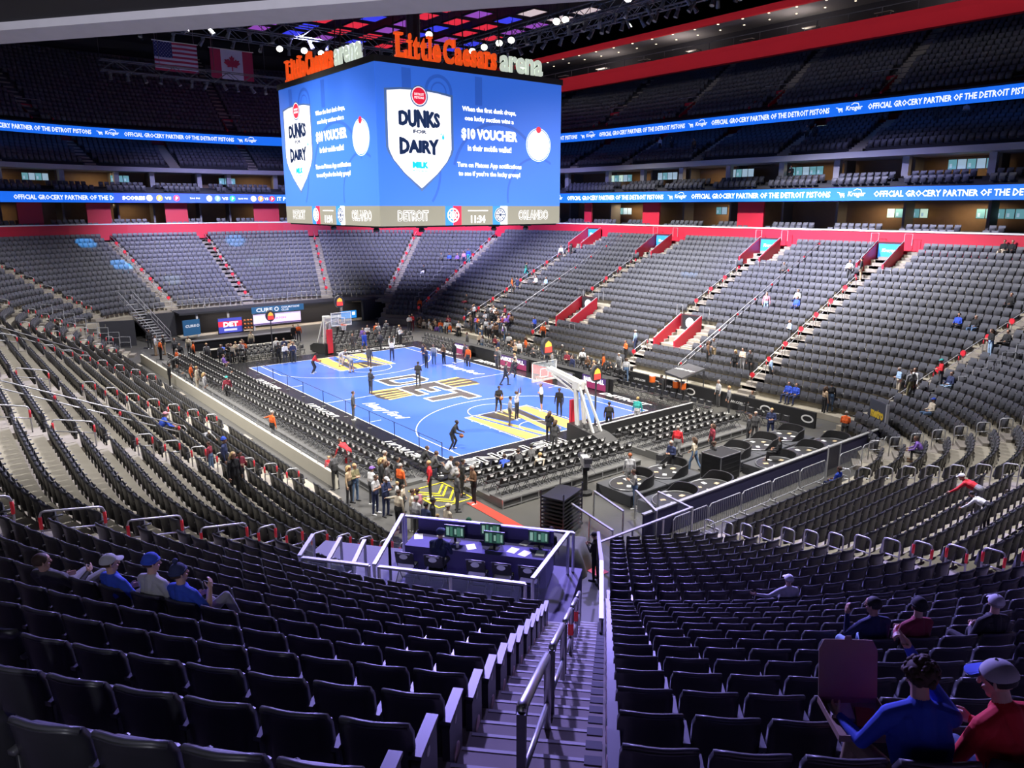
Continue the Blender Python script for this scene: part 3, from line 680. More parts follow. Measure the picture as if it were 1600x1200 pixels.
def face(fr):
    def part(name,mb,mats,par=sc):
        o=obj(name,mb,mats,par); o.matrix_local=fr; return o
    m=MB(); m.box((0,(SH+1.13)/2,.0),(2*H,SH-1.13,.05)); scr=part('screen',m,M_SCR)
    m=MB(); m.box((0,.565,.0),(2*H,1.13,.05)); strip_=part('score_strip',m,M_OLV)
    I=Matrix.Identity(4)
    def sub(name,mb,mats,par): o=obj(name,mb,mats,par); o.matrix_parent_inverse=I; return o
    # ghosted court picture in the background of the screen
    m=MB()
    for cx,cy,r0,r1,a0,a1 in [(.30,.86,.75,.95,0,360),(.30,.86,.45,.55,0,360),(.62,.30,3.3,3.5,20,165),(.10,.35,2.6,2.75,-70,40),(.85,.2,2.3,2.45,60,200)]:
        X,Y=P(cx,cy); pts=[]
        n=28
        for i in range(n):
            t0=R(a0+(a1-a0)*i/n); t1=R(a0+(a1-a0)*(i+1)/n); q=[(X+r*math.cos(t),Y+r*math.sin(t)) for r,t in ((r0,t0),(r1,t0),(r1,t1),(r0,t1))]
            if all(-H+.05<x<H-.05 and 1.2<y<SH-.05 for x,y in q): m.add([(x,y,.027) for x,y in q],[(0,1,2,3)])
    for s0,s1,t0,t1 in [(.12,.165,.86,.985),(.49,.53,.8,.985)]:
        a,b=P(s0,t0),P(s1,t1); m.add([(a[0],a[1],.027),(b[0],a[1],.027),(b[0],b[1],.027),(a[0],b[1],.027)],[(0,1,2,3)])
    sub('ghost_picture',m,M_SCRD,scr)
    # the shield
    def shield(g):
        pts=[(.048-g,.838+g),(.11,.852+g),(.20,.857+g),(.29,.850+g),(.360+g,.835+g),(.360+g,.50),(.352+g,.465),(.335,.42-g),(.285,.34-g),(.204,.245-g*1.8),(.122,.34-g),(.072,.42-g),(.056-g,.465),(.048-g,.50)]
        return [P(*p) for p in reversed(pts)]
    m=MB(); m.prism(shield(.012),.026,.030); sh=sub('shield_outline',m,M_OUT,scr)
    m=MB(); m.prism(shield(0),.030,.034); sub('shield',m,M_SW,scr)
    m=MB(); X,Y=P(.202,.822); c=Matrix.Translation((X,Y,0))
    m.prism(disc(.57,28),.034,.036,0,c); m.prism(disc(.50,28),.036,.038,1,c); m.prism(disc(.45,28),.038,.040,2,c)
    m.join(text_mb('DETROIT',1,width=.62,height=.13,bold=.02),1,Matrix.Translation((X,Y+.09,.042))); m.join(text_mb('PISTONS',1,width=.62,height=.13,bold=.02),1,Matrix.Translation((X,Y-.09,.042)))
    sub('club_badge',m,[M_OUT,M_SW,M_SRED],scr)
    def warp(t, s0,s1,tb,tt,arch):     # text with an arched top edge
        vs=t.v; x0=min(v[0] for v in vs); x1=max(v[0] for v in vs); y0=min(v[1] for v in vs); y1=max(v[1] for v in vs); o=MB(); o.f=t.f; o.m=t.m
        for x,y,z in vs:
            u=(x-x0)/(x1-x0); v=(y-y0)/(y1-y0); a,_=P(s0+(s1-s0)*u,0); lo=P(0,tb[0]+(tb[1]*4*u*(1-u)))[1]; hi_=P(0,tt[0]+(tt[1]*4*u*(1-u)))[1]
            o.v.append((a,lo+(hi_-lo)*v,.036+max(z,0)))
        return o
    m=MB(); m.join(warp(bolder(text_mb('DUNKS',1,bold=.03),.045),.099,.304,(.636,-.012),(.722,.018),0)); m.join(warp(bolder(text_mb('DAIRY',1,bold=.03),.045),.099,.296,(.452,.016),(.565,-.016),0))
    t=bolder(text_mb('FOR',1,width=.84,height=.19,bold=.01),.014); m.join(t,0,Matrix.Translation((*P(.201,.602),.036))); sub('shield_lettering',m,M_NAVY,scr)
    m=MB(); m.join(bolder(text_mb('MILK',1,width=1.0,height=.33,bold=.02),.035),0,Matrix.Translation((*P(.2,.393),.036))); X,Y=P(.318,.577)
    m.add([(X,Y+.2,.037),(X-.09,Y-.02,.037),(X-.06,Y-.13,.037),(X+.04,Y-.14,.037),(X+.09,Y-.03,.037)],[(0,1,2,3,4)]); m.add([(X-.12,Y+.24,.037),(X-.2,Y+.12,.037),(X-.1,Y+.12,.037)],[(0,1,2)])
    m.join(text_mb('MEANS MORE',1,width=1.0,height=.09,bold=.01),0,Matrix.Translation((*P(.2,.355),.036))); sub('milk_lettering',m,M_CYAN,scr)
    for s_,c_,t_,w_,h_,b_ in [('When the first dunk drops,',.571,.768,4.02,.34,.014),('one lucky section wins a',.571,.708,3.66,.34,.014),('$10 VOUCHER',.572,.607,4.2,.68,.035),('in their mobile wallet!',.571,.520,3.3,.34,.014),('Turn on Pistons App notifications',.572,.402,4.88,.36,.014),("to see if you're the lucky group!",.572,.345,4.7,.36,.014)]:
        m=MB(); m.join(bolder(text_mb(s_,1,width=w_,height=h_,bold=b_),.006 if h_<.5 else .012),0,Matrix.Translation((*P(c_,t_),.03))); sub('screen_text_line',m,M_SW,scr)
    m=MB(); X,Y=P(.859,.567); c=Matrix.Translation((X,Y,0)); m.prism(disc(1.06,36),.026,.028,1,c); m.prism(disc(1.02,36),.028,.030,0,c); m.prism(disc(.98,36),.03,.032,1,c); m.prism(disc(.93,36),.032,.034,0,c)
    c2=Matrix.Translation((X,Y+.92,0)); m.prism(disc(.2,16),.034,.036,2,c2); sub('round_panel',m,[M_SW,M_SBLU,M_SRED],scr)
    # score strip: names, badges and clock
    for s_,c_,w_ in (('DETROIT',.158,2.06),('ORLANDO',.831,2.48)):
        m=MB(); m.join(text_mb(s_,1,width=w_,height=.62,bold=.045),0,Matrix.Translation((*P(c_,.066),.028))); m.join(text_mb(s_,1,width=w_-.05,height=.58,bold=.005),1,Matrix.Translation((*P(c_,.066),.036))); sub('team_name',m,[M_SW,M_OLV],strip_)
    m=MB(); m.join(text_mb('11:34',1,width=1.08,height=.46,bold=.03),0,Matrix.Translation((*P(.501,.04),.028))); X,Y=P(.5,.098); m.box((X,Y,.028),(1.5,.06,.004)); sub('clock_digits',m,M_SW,strip_)
    m=MB(); 
    for s0,s1,a,b in ((.322,.364,0,1.1),(.364,.408,1,1.1),(.585,.629,0,1.1),(.629,.671,2,1.1)):
        x0=P(s0,0)[0]; x1=P(s1,0)[0]; m.box(((x0+x1)/2,.565,.026),(x1-x0,1.13,.006),a)
    for s0,k in ((.364,0),(.629,1)):
        X,Y=P(s0,.068); c=Matrix.Translation((X,Y,0))
        def ring(r,th,mm,z):
            for i in range(24):
                t0,t1=2*PI*i/24,2*PI*(i+1)/24; m.add([(X+q*math.cos(t),Y+q*math.sin(t),z) for q,t in ((r-th,t0),(r,t0),(r,t1),(r-th,t1))],[(0,1,2,3)],mm)
        if k: m.prism(disc(.44,24),.03,.032,4,c)
        ring(.42,.07,2 if k==0 else 3,.036); ring(.24 if k==0 else .28,.045,2 if k==0 else 3,.036)
        for a in range(0,180,45): m.bar((X+.4*math.cos(R(a)),Y+.4*math.sin(R(a)),.035),(X-.4*math.cos(R(a)),Y-.4*math.sin(R(a)),.035),.05,.004,2 if k==0 else 3)
    sub('team_badges',m,[M_SBLU,M_SRED,M_SW,M_NAVY,M_SW],strip_)
face(frame((H,0,0),(0,1,0),(0,0,1)))
face(frame((0,-H,0),(1,0,0),(0,0,1)))
for fr in (frame((-H,0,0),(0,-1,0),(0,0,1)),frame((0,H,0),(-1,0,0),(0,0,1))):
    m=MB(); m.box((0,SH/2,0),(2*H,SH,.05)); o=obj('screen',m,M_SCR,sc); o.matrix_local=fr
# rooftop letters: slab-serif orange words and a plain ivory word
def slab(word):
    # every letter from the plain font, made bold, with slab feet and heads on its stems
    t=text_mb(word,1,bold=.045,depth=.12,align='LEFT',res=3); return t
def roof_sign(fr):
    def letters(word,w_,h_,x0,serif,mat_,name):
        t=text_mb(word,1,width=w_,height=h_,bold=.055 if serif else .05,depth=.12,align='LEFT',res=3); m=MB(); m.join(t)
        if serif:
            # slab serifs sit under and over every vertical stem; stems are found as the glyph's tall straight edges
            ymin=min(v[1] for v in t.v); ymax=max(v[1] for v in t.v); xs={}
            for v in t.v:
                if abs(v[1]-ymin)<.07*h_ and v[2]>0: xs.setdefault(round(v[0]/(.14)),[]).append(v[0])
        o=obj(name,m,mat_,sc); o.matrix_local=fr; return m
    a=P(.102,0)[0]
    m=MB(); xh=.98
    words=[('L',0,.78),('i',.86,.36),('t',1.26,.50),('t',1.80,.50),('l',2.36,.34),('e',2.74,.62),('C',3.55,.86),('a',4.46,.60),('e',5.10,.60),('s',5.74,.50),('a',6.28,.62),('r',6.94,.46),('s',7.42,.50)]
    k=6.9/7.92
    for ch,x,wd in words:
        hgt={'L':1.28,'C':1.36,'i':1.32,'t':1.18,'l':1.32}.get(ch,xh)
        g=text_mb(ch,1,width=wd*(.55 if ch in 'il' else .93)*k,height=hgt,bold=.035,depth=.06,align='LEFT',res=3)
        X=a+x*k; Y=SH+.36+hgt/2-(.02 if ch in 'Ceas' else 0)
        m.join(g,0,Matrix.Translation((X+(wd*.19*k if ch in 'il' else 0),Y,.02)))
        b=SH+.36
        if ch in 'Lilr':                                   # slab feet
            m.box((X+(.20 if ch=='L' else wd*k*.5 if ch in 'il' else .16),b+.06,.02),((.52 if ch=='L' else .46),.12,.24))
        if ch in 'Ll': m.box((X+(.18 if ch=='L' else wd*k*.36),b+hgt-.06,.02),(.5 if ch=='L' else .3,.12,.24))
        if ch in 'ir': m.box((X+wd*k*(.36 if ch=='i' else .22),b+xh-.08,.02),(.3,.12,.24))
        if ch=='L': m.box((X+wd*k-.06,b+.22,.02),(.12,.42,.24))
        if ch=='C': m.box((X+wd*k-.05,b+hgt-.24,.02),(.12,.44,.24))
    o=obj('orange_letters',m,M_ORG,sc); o.matrix_local=fr
    t=text_mb('arena',1,width=3.35,height=.94,bold=.03,depth=.06,res=3); m=MB(); m.join(t,0,Matrix.Translation((P(.76,0)[0],SH+.36+.47,.02))); o=obj('ivory_letters',m,M_IVORY,sc); o.matrix_local=fr
    m=MB()
    for x in (-5,-3,-1,1,3,5): m.bar((x,SH+.3,-.16),(x,SH+1.3,-.16),.05,.05)
    m.bar((-5.3,SH+.9,-.16),(5.2,SH+.9,-.16),.05,.05); o=obj('sign_frame',m,M_DSTEEL,sc); o.matrix_local=fr
roof_sign(frame((H-.08,0,0),(0,1,0),(0,0,1))); roof_sign(frame((0,-H+.08,0),(1,0,0),(0,0,1)))
m=MB()
for x,y in ((-4,-4),(4,-4),(4,4),(-4,4),(0,-5.5),(5.5,0)): m.tube([(x,y,SH),(x*.8,y*.8,24.3)],.045,6)
m.tube([(2.2,-1.5,SH),(2.2,-1.5,24.3)],.42,12); obj('hanging_cables',m,M_DSTEEL,sc)
m=MB()
for x,y in ((-3,-5),(3,-5),(5,-3),(5,2.5),(5,5.2)):
    m.box((x,y,-.12),(.5,.5,.12)); m.lathe([(.16,-.42),(.2,-.3),(.12,-.16)],10,0,(x,y,0))
obj('under_cameras',m,M_DSTEEL,sc)
# ---- roof trusses, lamp heads and ceiling tiles with painted light
def truss(p,q,label,lamps,hgt=.9):
    p,q=Vector(p),Vector(q); t=thing('lighting_truss',label,'truss',p,0,'lighting trusses under the roof')
    d=q-p; L=d.length; u=d.normalized(); s=u.cross(Vector((0,0,1))); m=MB(); n=int(L/1.2)
    for a in (-.4,.4):
        for z in (0,hgt): m.bar(s*a+Vector((0,0,z)),d+s*a+Vector((0,0,z)),.07,.07)
        for i in range(n): m.bar(u*(L*i/n)+s*a+Vector((0,0,hgt*(i%2))),u*(L*(i+1)/n)+s*a+Vector((0,0,hgt*((i+1)%2))),.045,.045)
    for i in range(0,n+1,2): m.bar(u*(L*i/n)-s*.4,u*(L*i/n)+s*.4,.05,.05)
    obj('chords',m,M_TRUSS,t)
    m=MB()
    for i in range(0,n+1,4): m.tube([u*(L*i/n)+Vector((0,0,hgt)),u*(L*i/n)+Vector((0,0,36-p.z))],.025,5)
    obj('hangers',m,M_DSTEEL,t)
    for i in range(lamps):
        f=(i+.5)/lamps; c=u*(L*f)+s*rnd.uniform(-.3,.3); m=MB(); k=rnd.uniform(-.5,.5)
        m.box((c.x,c.y,-.18),(.16,.3,.2)); e=c+Vector((k*.5,rnd.uniform(-.3,.3),-.75)); m.tube([(c.x,c.y,-.3),tuple(e)],.15,8,rs=[.11,.17]); h=obj('lamp_head',m,M_TRUSS,t)
    return t
TR=[((-16,-17,25.6),(12,-17,25.6),'long lighting truss on the near side of the scoreboard',16),((-16,14,26.2),(16,14,26.2),'long lighting truss beyond the scoreboard, on its far side',20),((-16,16.8,26.4),(22,16.8,26.4),'farthest lighting truss, in front of the upper red beam',22),
    ((-17,-15,26.0),(-17,14,26.0),'lighting truss across the hall behind the scoreboard',18),((14,-13,28.4),(14,13.0,28.4),'lighting truss across the hall in front of the scoreboard',16),((-34,-12,24.6),(-34,8,24.6),'far end truss passing before both flags',14),((-8,20.5,27.5),(26,20.5,27.5),'dark truss nearest the gondola beams',16),((-26,-14,27),(-26,16,27),'truss between scoreboard and far flags',12)]
for a in TR: truss(*a)
def flood(loc, aim, label):
    t=thing('floodlight',label,'light',loc,0,'lit floodlights on the roof rig'); d=(Vector(aim)-Vector(loc)).normalized(); m=MB(); m.tube([(0,0,0),tuple(d*.5)],.3,12,rs=[.2,.3]); m.tube([(0,0,.1),(0,0,1.2)],.03,5); obj('housing',m,M_DSTEEL,t)
    m=MB(); f=d.to_track_quat('Z','Y').to_matrix().to_4x4(); f.translation=d*.505; m.lathe([(.27,0),(.27,.02)],12,0,(0,0,0),f); obj('lens',m,glow('lamp_lens',(1,.95,.82),9),t)
FL=[((-22.6,3.9,26.4),'lit floodlight above the first orange word, brighter of the pair'),((-22.4,2.2,26.4),'lit floodlight above the first orange word, dimmer of the pair'),((-9.2,6.9,26.2),'single lit floodlight beside the scoreboard hanger'),((-11.6,12.8,26.0),'lit floodlight, first of the row above the second orange word'),((-10,12.9,26.1),'lit floodlight, second of the row above the second orange word'),((-8.3,13.2,26.2),'lit floodlight, third of the row above the second orange word'),((-6.8,13.3,26.2),'lit floodlight, fourth of the row above the second orange word'),((-1.7,13.7,26.8),'bright floodlight pair near the roof edge, nearer lamp'),((-.9,13.9,26.8),'bright floodlight pair near the roof edge, farther lamp'),((-24,.6,26.6),'third lit floodlight above the first orange word, highest of them'),((4.5,15,27.4),'lit floodlight at the end of the rig before the gondola')]
for l,lab in FL: flood(l,(l[0]*.5+14,l[1]*.4-8,4),lab)
# ceiling tiles, coloured light painted as emission: red, blue, violet, white farther along
PC=[glow('tile_painted_light_red',(.85,.03,.06),.8),glow('tile_painted_light_blue',(.05,.06,.9),.8),glow('tile_painted_light_violet',(.40,.10,.62),.6),glow('tile_painted_light_white',(.75,.62,.62),.75)]
PN=['red','blue','violet','white']
def panel_row_name(i): return ORD[i]
rows_=[]
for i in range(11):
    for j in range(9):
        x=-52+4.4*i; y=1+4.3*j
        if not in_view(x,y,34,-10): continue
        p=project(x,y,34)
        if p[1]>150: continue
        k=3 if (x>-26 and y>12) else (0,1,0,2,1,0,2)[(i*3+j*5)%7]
        t=thing('ceiling_tile',f'{PN[k]} ceiling tile, its light painted as glow, {ORD[i]} row from the far end, {ORD[j]} across','light',(x,y,34),0,'roof tiles with painted light')
        m=MB(); m.box((0,0,0),(3.0,2.0,.08)); obj('diffuser',m,PC[k],t)  # face of the tile, no real diffuser; its emission paints in the coloured light
        m=MB()
        for s in (-1,1): m.box((0,s*1.06,.03),(3.2,.12,.2)); m.box((s*1.56,0,.03),(.12,2.2,.2))
        m.tube([(-1.5,0,.1),(-1.5,0,2.1)],.03,4); m.tube([(1.5,0,.1),(1.5,0,2.1)],.03,4); obj('panel_frame',m,M_DSTEEL,t)
# ---- the two flags
def flag(loc, w_, h_, lab, kind):
    t=thing('flag',lab,'flag',loc,0)
    def cloth(y0,y1,z0,z1,mt,nm,off=0.0):
        m=MB(); n=max(2,int((y1-y0)/.25)+1); vs=[];
        for i in range(n+1):
            y=y0+(y1-y0)*i/n; x=.05*math.sin(y*2.2)+off
            vs += [(x,y,z0),(x,y,z1),(x-.015,y,z0),(x-.015,y,z1)]
        fs=[]
        for i in range(n): a=4*i; fs += [(a,a+4,a+5,a+1),(a+2,a+3,a+7,a+6),(a+1,a+5,a+7,a+3),(a,a+2,a+6,a+4)]
        m.add(vs,fs); return obj(nm,m,mt,t)
    r=mat('flag_red',(.42,.03,.09),.8); wht=mat('flag_white',(.62,.58,.72),.8); bl=mat('flag_blue',(.03,.035,.16),.8)
    if kind=='stars':
        for i in range(13): cloth(-w_/2,w_/2,-h_*(i+1)/13,-h_*i/13,(r,wht)[i%2],'stripe')
        cn=cloth(-w_/2,-w_/2+w_*.42,-h_*7/13,0,bl,'canton',.012); m=MB()
        for i in range(9):
            for j in range(6 if i%2==0 else 5):
                y=-w_/2+w_*.42*(j+.5+(.5 if i%2 else 0))/6; z=-h_*7/13*(i+.5)/9; x=.05*math.sin(y*2.2)+.02
                m.add([(x,y+.055*(1 if k%2==0 else .42)*math.sin(PI*k/5),z+.055*(1 if k%2==0 else .42)*math.cos(PI*k/5)) for k in range(10)],[tuple(range(10))])
        obj('stars',m,wht,cn)
    else:
        cloth(-w_/2,-w_/4,-h_,0,r,'red_bar'); cloth(w_/4,w_/2,-h_,0,r,'red_bar'); cloth(-w_/4,w_/4,-h_,0,wht,'white_field')
        half=[(0,1),(.12,.76),(.24,.82),(.18,.42),(.40,.62),(.46,.50),(.74,.54),(.66,.30),(.82,.20),(.46,-.12),(.50,-.28),(.06,-.22),(.05,-.66)]
        pts=[(a*.95,b*.95) for a,b in half]+[(-a*.95,b*.95) for a,b in reversed(half[1:])]
        m=MB(); m.add([(.05*math.sin(a*2.2)+.03,a*h_*.38,-h_/2+b*h_*.34) for a,b in pts],[tuple(range(len(pts)))]); obj('leaf',m,r,t)
    m=MB(); m.tube([(0,-w_/2-.1,.04),(0,w_/2+.1,.04)],.05,6); 
    for y in (-w_/2+.2,w_/2-.3): m.tube([(0,y,.05),(0,y,36-loc[2])],.02,4)
    obj('hanging_bar',m,M_STEEL,t)
flag((-40,-3.75,28.8),4.2,2.75,'flag with stars and red and white stripes hanging over the far end','stars')
flag((-40,1.85,28.75),4.5,2.9,'flag with a red maple leaf hanging over the far end','leaf')
# ================================================================ court
LX,WY=28.65/2,15.24/2
ct=thing('basketball_court','glossy blue basketball court with white lines and gold and black graphics','court',(0,0,0))
M_CB=mat('court_blue',(.058,.130,.50),.18,noise=.05,nscale=.35); M_CW=mat('court_white',(.80,.80,.82),.3); M_CG=mat('court_gold',(.62,.40,.10),.3); M_CK=mat('court_black',(.014,.014,.016),.25); M_CKB=mat('court_dark_brown',(.045,.038,.030),.3)
APX,APY=LX+2.35,WY+1.9
m=MB(); m.box((0,0,.05),(2*APX,2*APY,.10)); obj('apron',m,M_CK,ct)
m=MB(); m.box((0,0,.101),(2*LX,2*WY,.006)); obj('playing_surface',m,M_CB,ct)
zc=.1045
def band(pts,w_,mb,closed=False,z=zc+.003):
    n=len(pts); L=[];Rr=[]
    for i in range(n):
        a=Vector(pts[i-1]) if (i or closed) else Vector(pts[0]); b=Vector(pts[(i+1)%n]) if (i<n-1 or closed) else Vector(pts[-1])
        p=Vector(pts[i]); d1=(p-a); d2=(b-p); d1=d1.normalized() if d1.length>1e-6 else d2.normalized(); d2=d2.normalized() if d2.length>1e-6 else d1
        t=(d1+d2).normalized(); nn=Vector((-t.y,t.x)); k=w_/2/max(.3,abs(nn.dot(Vector((-d1.y,d1.x)))))
        L.append((p.x+nn.x*k,p.y+nn.y*k,z)); Rr.append((p.x-nn.x*k,p.y-nn.y*k,z))
    o=len(mb.v); mb.v += L+Rr
    for i in range(n if closed else n-1):
        j=(i+1)%n; mb.f.append((o+n+i,o+n+j,o+j,o+i)); mb.m.append(0)
ln=MB()
band([(-LX,-WY),(LX,-WY),(LX,WY),(-LX,WY)],.07,ln,True)
band([(0,-WY),(0,WY)],.05,ln)
for s in (-1,1):
    arc=[(s*(LX-4.27),WY-.914)]; hx=LX-1.575; 
    t0=math.asin((WY-.914)/7.24); 
    arc=[(s*LX,WY-.914)]+[(s*(hx-7.24*math.cos(t)),7.24*math.sin(t)) for t in [t0-2*t0*i/40 for i in range(41)]]+[(s*LX,-(WY-.914))]
    band(arc,.055,ln)
    band([(s*LX,2.44),(s*(LX-5.79),2.44),(s*(LX-5.79),-2.44),(s*LX,-2.44)],.055,ln)
    fx=LX-5.79; band([(s*(fx-1.83*math.cos(t)),1.83*math.sin(t)) for t in [R(-90+180*i/24) for i in range(25)]],.05,ln)
    band([(s*(hx-1.22*math.cos(t)),1.22*math.sin(t)) for t in [R(-90+180*i/16) for i in range(17)]],.05,ln)
    for y in (-1,1):
        for d in (2.13,3.05,3.96,4.88): band([(s*(LX-d),y*2.44),(s*(LX-d),y*2.6)],.05,ln)
        band([(s*(LX-8.53),y*WY),(s*(LX-8.53),y*(WY-.914))],.05,ln)
obj('boundary_lines',ln,M_CW,ct)
# gold and black fans in both lanes
def q_(mb,pts,z,s): mb.add([(s*a,s*b,z) for a,b in pts],[tuple(range(len(pts)))])
for s in (-1,1):
    g=MB(); k2=MB(); x0,x1=LX-5.70,LX-.06
    for a,b,c,d in [(-2.38,-1.95,-2.3,-1.2),(-1.75,-1.45,-1.0,-.55),(.55,.9,-.35,.15),(1.5,2.3,.9,2.2)]: q_(g,[(x0+.05,a),(x1,c),(x1,d),(x0+.05,b)],zc+.0015,s)
    for y in (-.3,.35): q_(g,[(x0+.05,y),(x0+1.9,y*.4-.1),(x0+1.9,y*.4+.05),(x0+.05,y+.16)],zc+.0018,s)
    x0=LX-5.7
    q_(k2,[(x0,-1.4),(x0+2.2,-.9),(x0+2.2,.3),(x0,.5)],zc+.001,s); q_(k2,[(x0,.95),(LX-1.2,.35),(LX-1.2,.8),(x0,1.45)],zc+.001,s)
    obj('gold_fan',g,M_CG,ct); obj('black_fan',k2,M_CKB,ct)
# centre: DET in block letters, reading along the hall, and the trophy picture behind it
UP=Vector((-1,0)); 
def blocks(polys,mb,z,grow=0.0): 
    for p in polys: mb.add([(x,y,z) for x,y in p],[tuple(range(len(p)))])
def rc(x0,y0,x1,y1): return [(x0,y0),(x1,y0),(x1,y1),(x0,y1)]
Dl=[[(-4.09,-1.9),(-4.02,1.53),(-2.2,1.6),(-1.62,1.2),(-1.45,-1.45),(-1.95,-1.92)]]
def ring_poly(outer, inner, mb, z):        # outline polygon with a hole, as quads
    n=len(outer); o=len(mb.v); mb.v += [(x,y,z) for x,y in outer]+[(x,y,z) for x,y in inner]
    for i in range(n): j=(i+1)%n; mb.f.append((o+i,o+j,o+n+j,o+n+i)); mb.m.append(0)
def inset(poly, d):
    n=len(poly); out=[]; A=sum(poly[i][0]*poly[(i+1)%n][1]-poly[(i+1)%n][0]*poly[i][1] for i in range(n))
    sgn=1 if A>0 else -1
    for i in range(n):
        p0,p,p1=Vector(poly[i-1]),Vector(poly[i]),Vector(poly[(i+1)%n]); d1=(p-p0).normalized(); d2=(p1-p).normalized()
        n1=Vector((-d1.y,d1.x))*sgn; n2=Vector((-d2.y,d2.x))*sgn; b=(n1+n2); b=b/max(.2,b.length_squared)*2
        out.append((p.x+b.x*d,p.y+b.y*d))
    return out
W_=MB(); K_=MB()
def letter(poly, holes=()):
    ring_poly(poly, inset(poly,.17), W_, zc+.006)
    K_.add([(x,y,zc+.0045) for x,y in inset(poly,.10)],[tuple(range(len(poly)))])
letter([(-4.09,-1.9),(-1.95,-1.92),(-1.4,-1.4),(-1.4,1.05),(-1.95,1.56),(-4.05,1.53)])
letter([(-1.0,-1.9),(2.1,-1.9),(2.1,-.95),(.55,-.95),(.55,-.62),(1.76,-.62),(1.76,.25),(.55,.25),(.55,.55),(1.95,.55),(1.95,1.45),(-1.0,1.49)])
letter([(2.83,-1.92),(4.03,-1.92),(4.03,.36),(4.9,.38),(4.9,1.52),(1.98,1.48),(1.98,.62),(2.83,.66)])
obj('letters_outline',W_,M_CW,ct); obj('letters_fill',K_,M_CKB,ct)
B_=MB(); hole=[(-3.15,-.92),(-2.25,-.92),(-2.1,-.75),(-2.1,.55),(-2.3,.75),(-3.12,.75)]
B_.add([(x,y,zc+.008) for x,y in hole],[tuple(range(6))]); obj('letter_counter',B_,M_CB,ct)
Wh=MB(); ring_poly(inset(hole,-.16),hole,Wh,zc+.0075); obj('counter_outline',Wh,M_CW,ct)
T1=MB(); T2=MB()
T1.add([(x,y,zc+.002) for x,y in [(-.83,1.5),(-1.1,3.55),(-.2,3.82),(1.0,3.85),(1.75,3.6),(1.6,1.4)]],[tuple(range(6))])
T1.add([(x,y,zc+.002) for x,y in [(-.95,-1.8),(-1.15,-3.6),(-.2,-4.1),(.8,-4.25),(1.62,-4.1),(1.9,-3.5),(1.6,-1.9)]],[tuple(range(7))])
for a,b,c,d in [(-.95,-.6,-1.2,-.85),(-.1,.15,-.2,.1),(.55,.72,.6,.8),(1.3,1.6,1.45,1.75)]:
    T2.add([(a,1.5,zc+.0032),(c,3.55,zc+.0032),(d,3.6,zc+.0032),(b,1.5,zc+.0032)],[(0,1,2,3)])
for a,b,c,d in [(-1.0,-.55,-1.1,-.7),(-.1,.12,-.3,-.05),(.5,.75,.45,.7),(1.0,1.25,1.05,1.3),(1.45,1.65,1.6,1.85)]:
    T2.add([(a,-1.9,zc+.0032),(c,-3.9,zc+.0032),(d,-3.9,zc+.0032),(b,-1.9,zc+.0032)],[(0,1,2,3)])
obj('trophy_dark',T1,M_CKB,ct); obj('trophy_gold',T2,M_CG,ct)  # printed dark ground of the trophy picture, gold bands over it
def court_text(s,x,y,w_,h_,rz,mt,shear=0,bold=.02,nm='court_lettering'):
    t=text_mb(s,1,width=w_,height=h_,bold=bold,shear=shear,depth=.001); m=MB(); m.join(t,0,Matrix.Translation((x,y,zc+.006))@Matrix.Rotation(rz,4,'Z')); obj(nm,m,mt,ct)
court_text('Henry Ford',4.0,-5.55,4.9,1.0,0,M_CW,.5); court_text('Henry Ford',-3.15,5.4,4.9,.95,0,M_CW,.5)
for s in (1,-1):
    court_text('PISTONS',s*15.45,s*-4.0,6.6,1.0,-s*PI/2,M_CW,0,.045,'baseline_lettering'); court_text('PISTONS',s*15.45,s*-4.0,6.45,.9,-s*PI/2,M_CK,0,.0,'baseline_lettering_core')
for x,y,rz in ((11.6,-8.62,PI),(1.3,-8.62,PI),(-8,-8.62,PI),(11.4,8.62,0),(-3.5,8.62,0),(-10.5,8.62,0)): court_text('DETROIT',x,y,4.4,.62,rz,M_CW,.3,.03,'sideline_lettering')
court_text('CURE',16.0,6.5,2.2,.5,PI/2,M_CW,0,.04,'corner_lettering')
cr=MB(); ring_poly(disc(.62,24),disc(.5,24),cr,0); cr.v=[(x+15.6,y+9.0,zc+.006) for x,y,z in cr.v]; obj('corner_ring',cr,M_CW,ct)
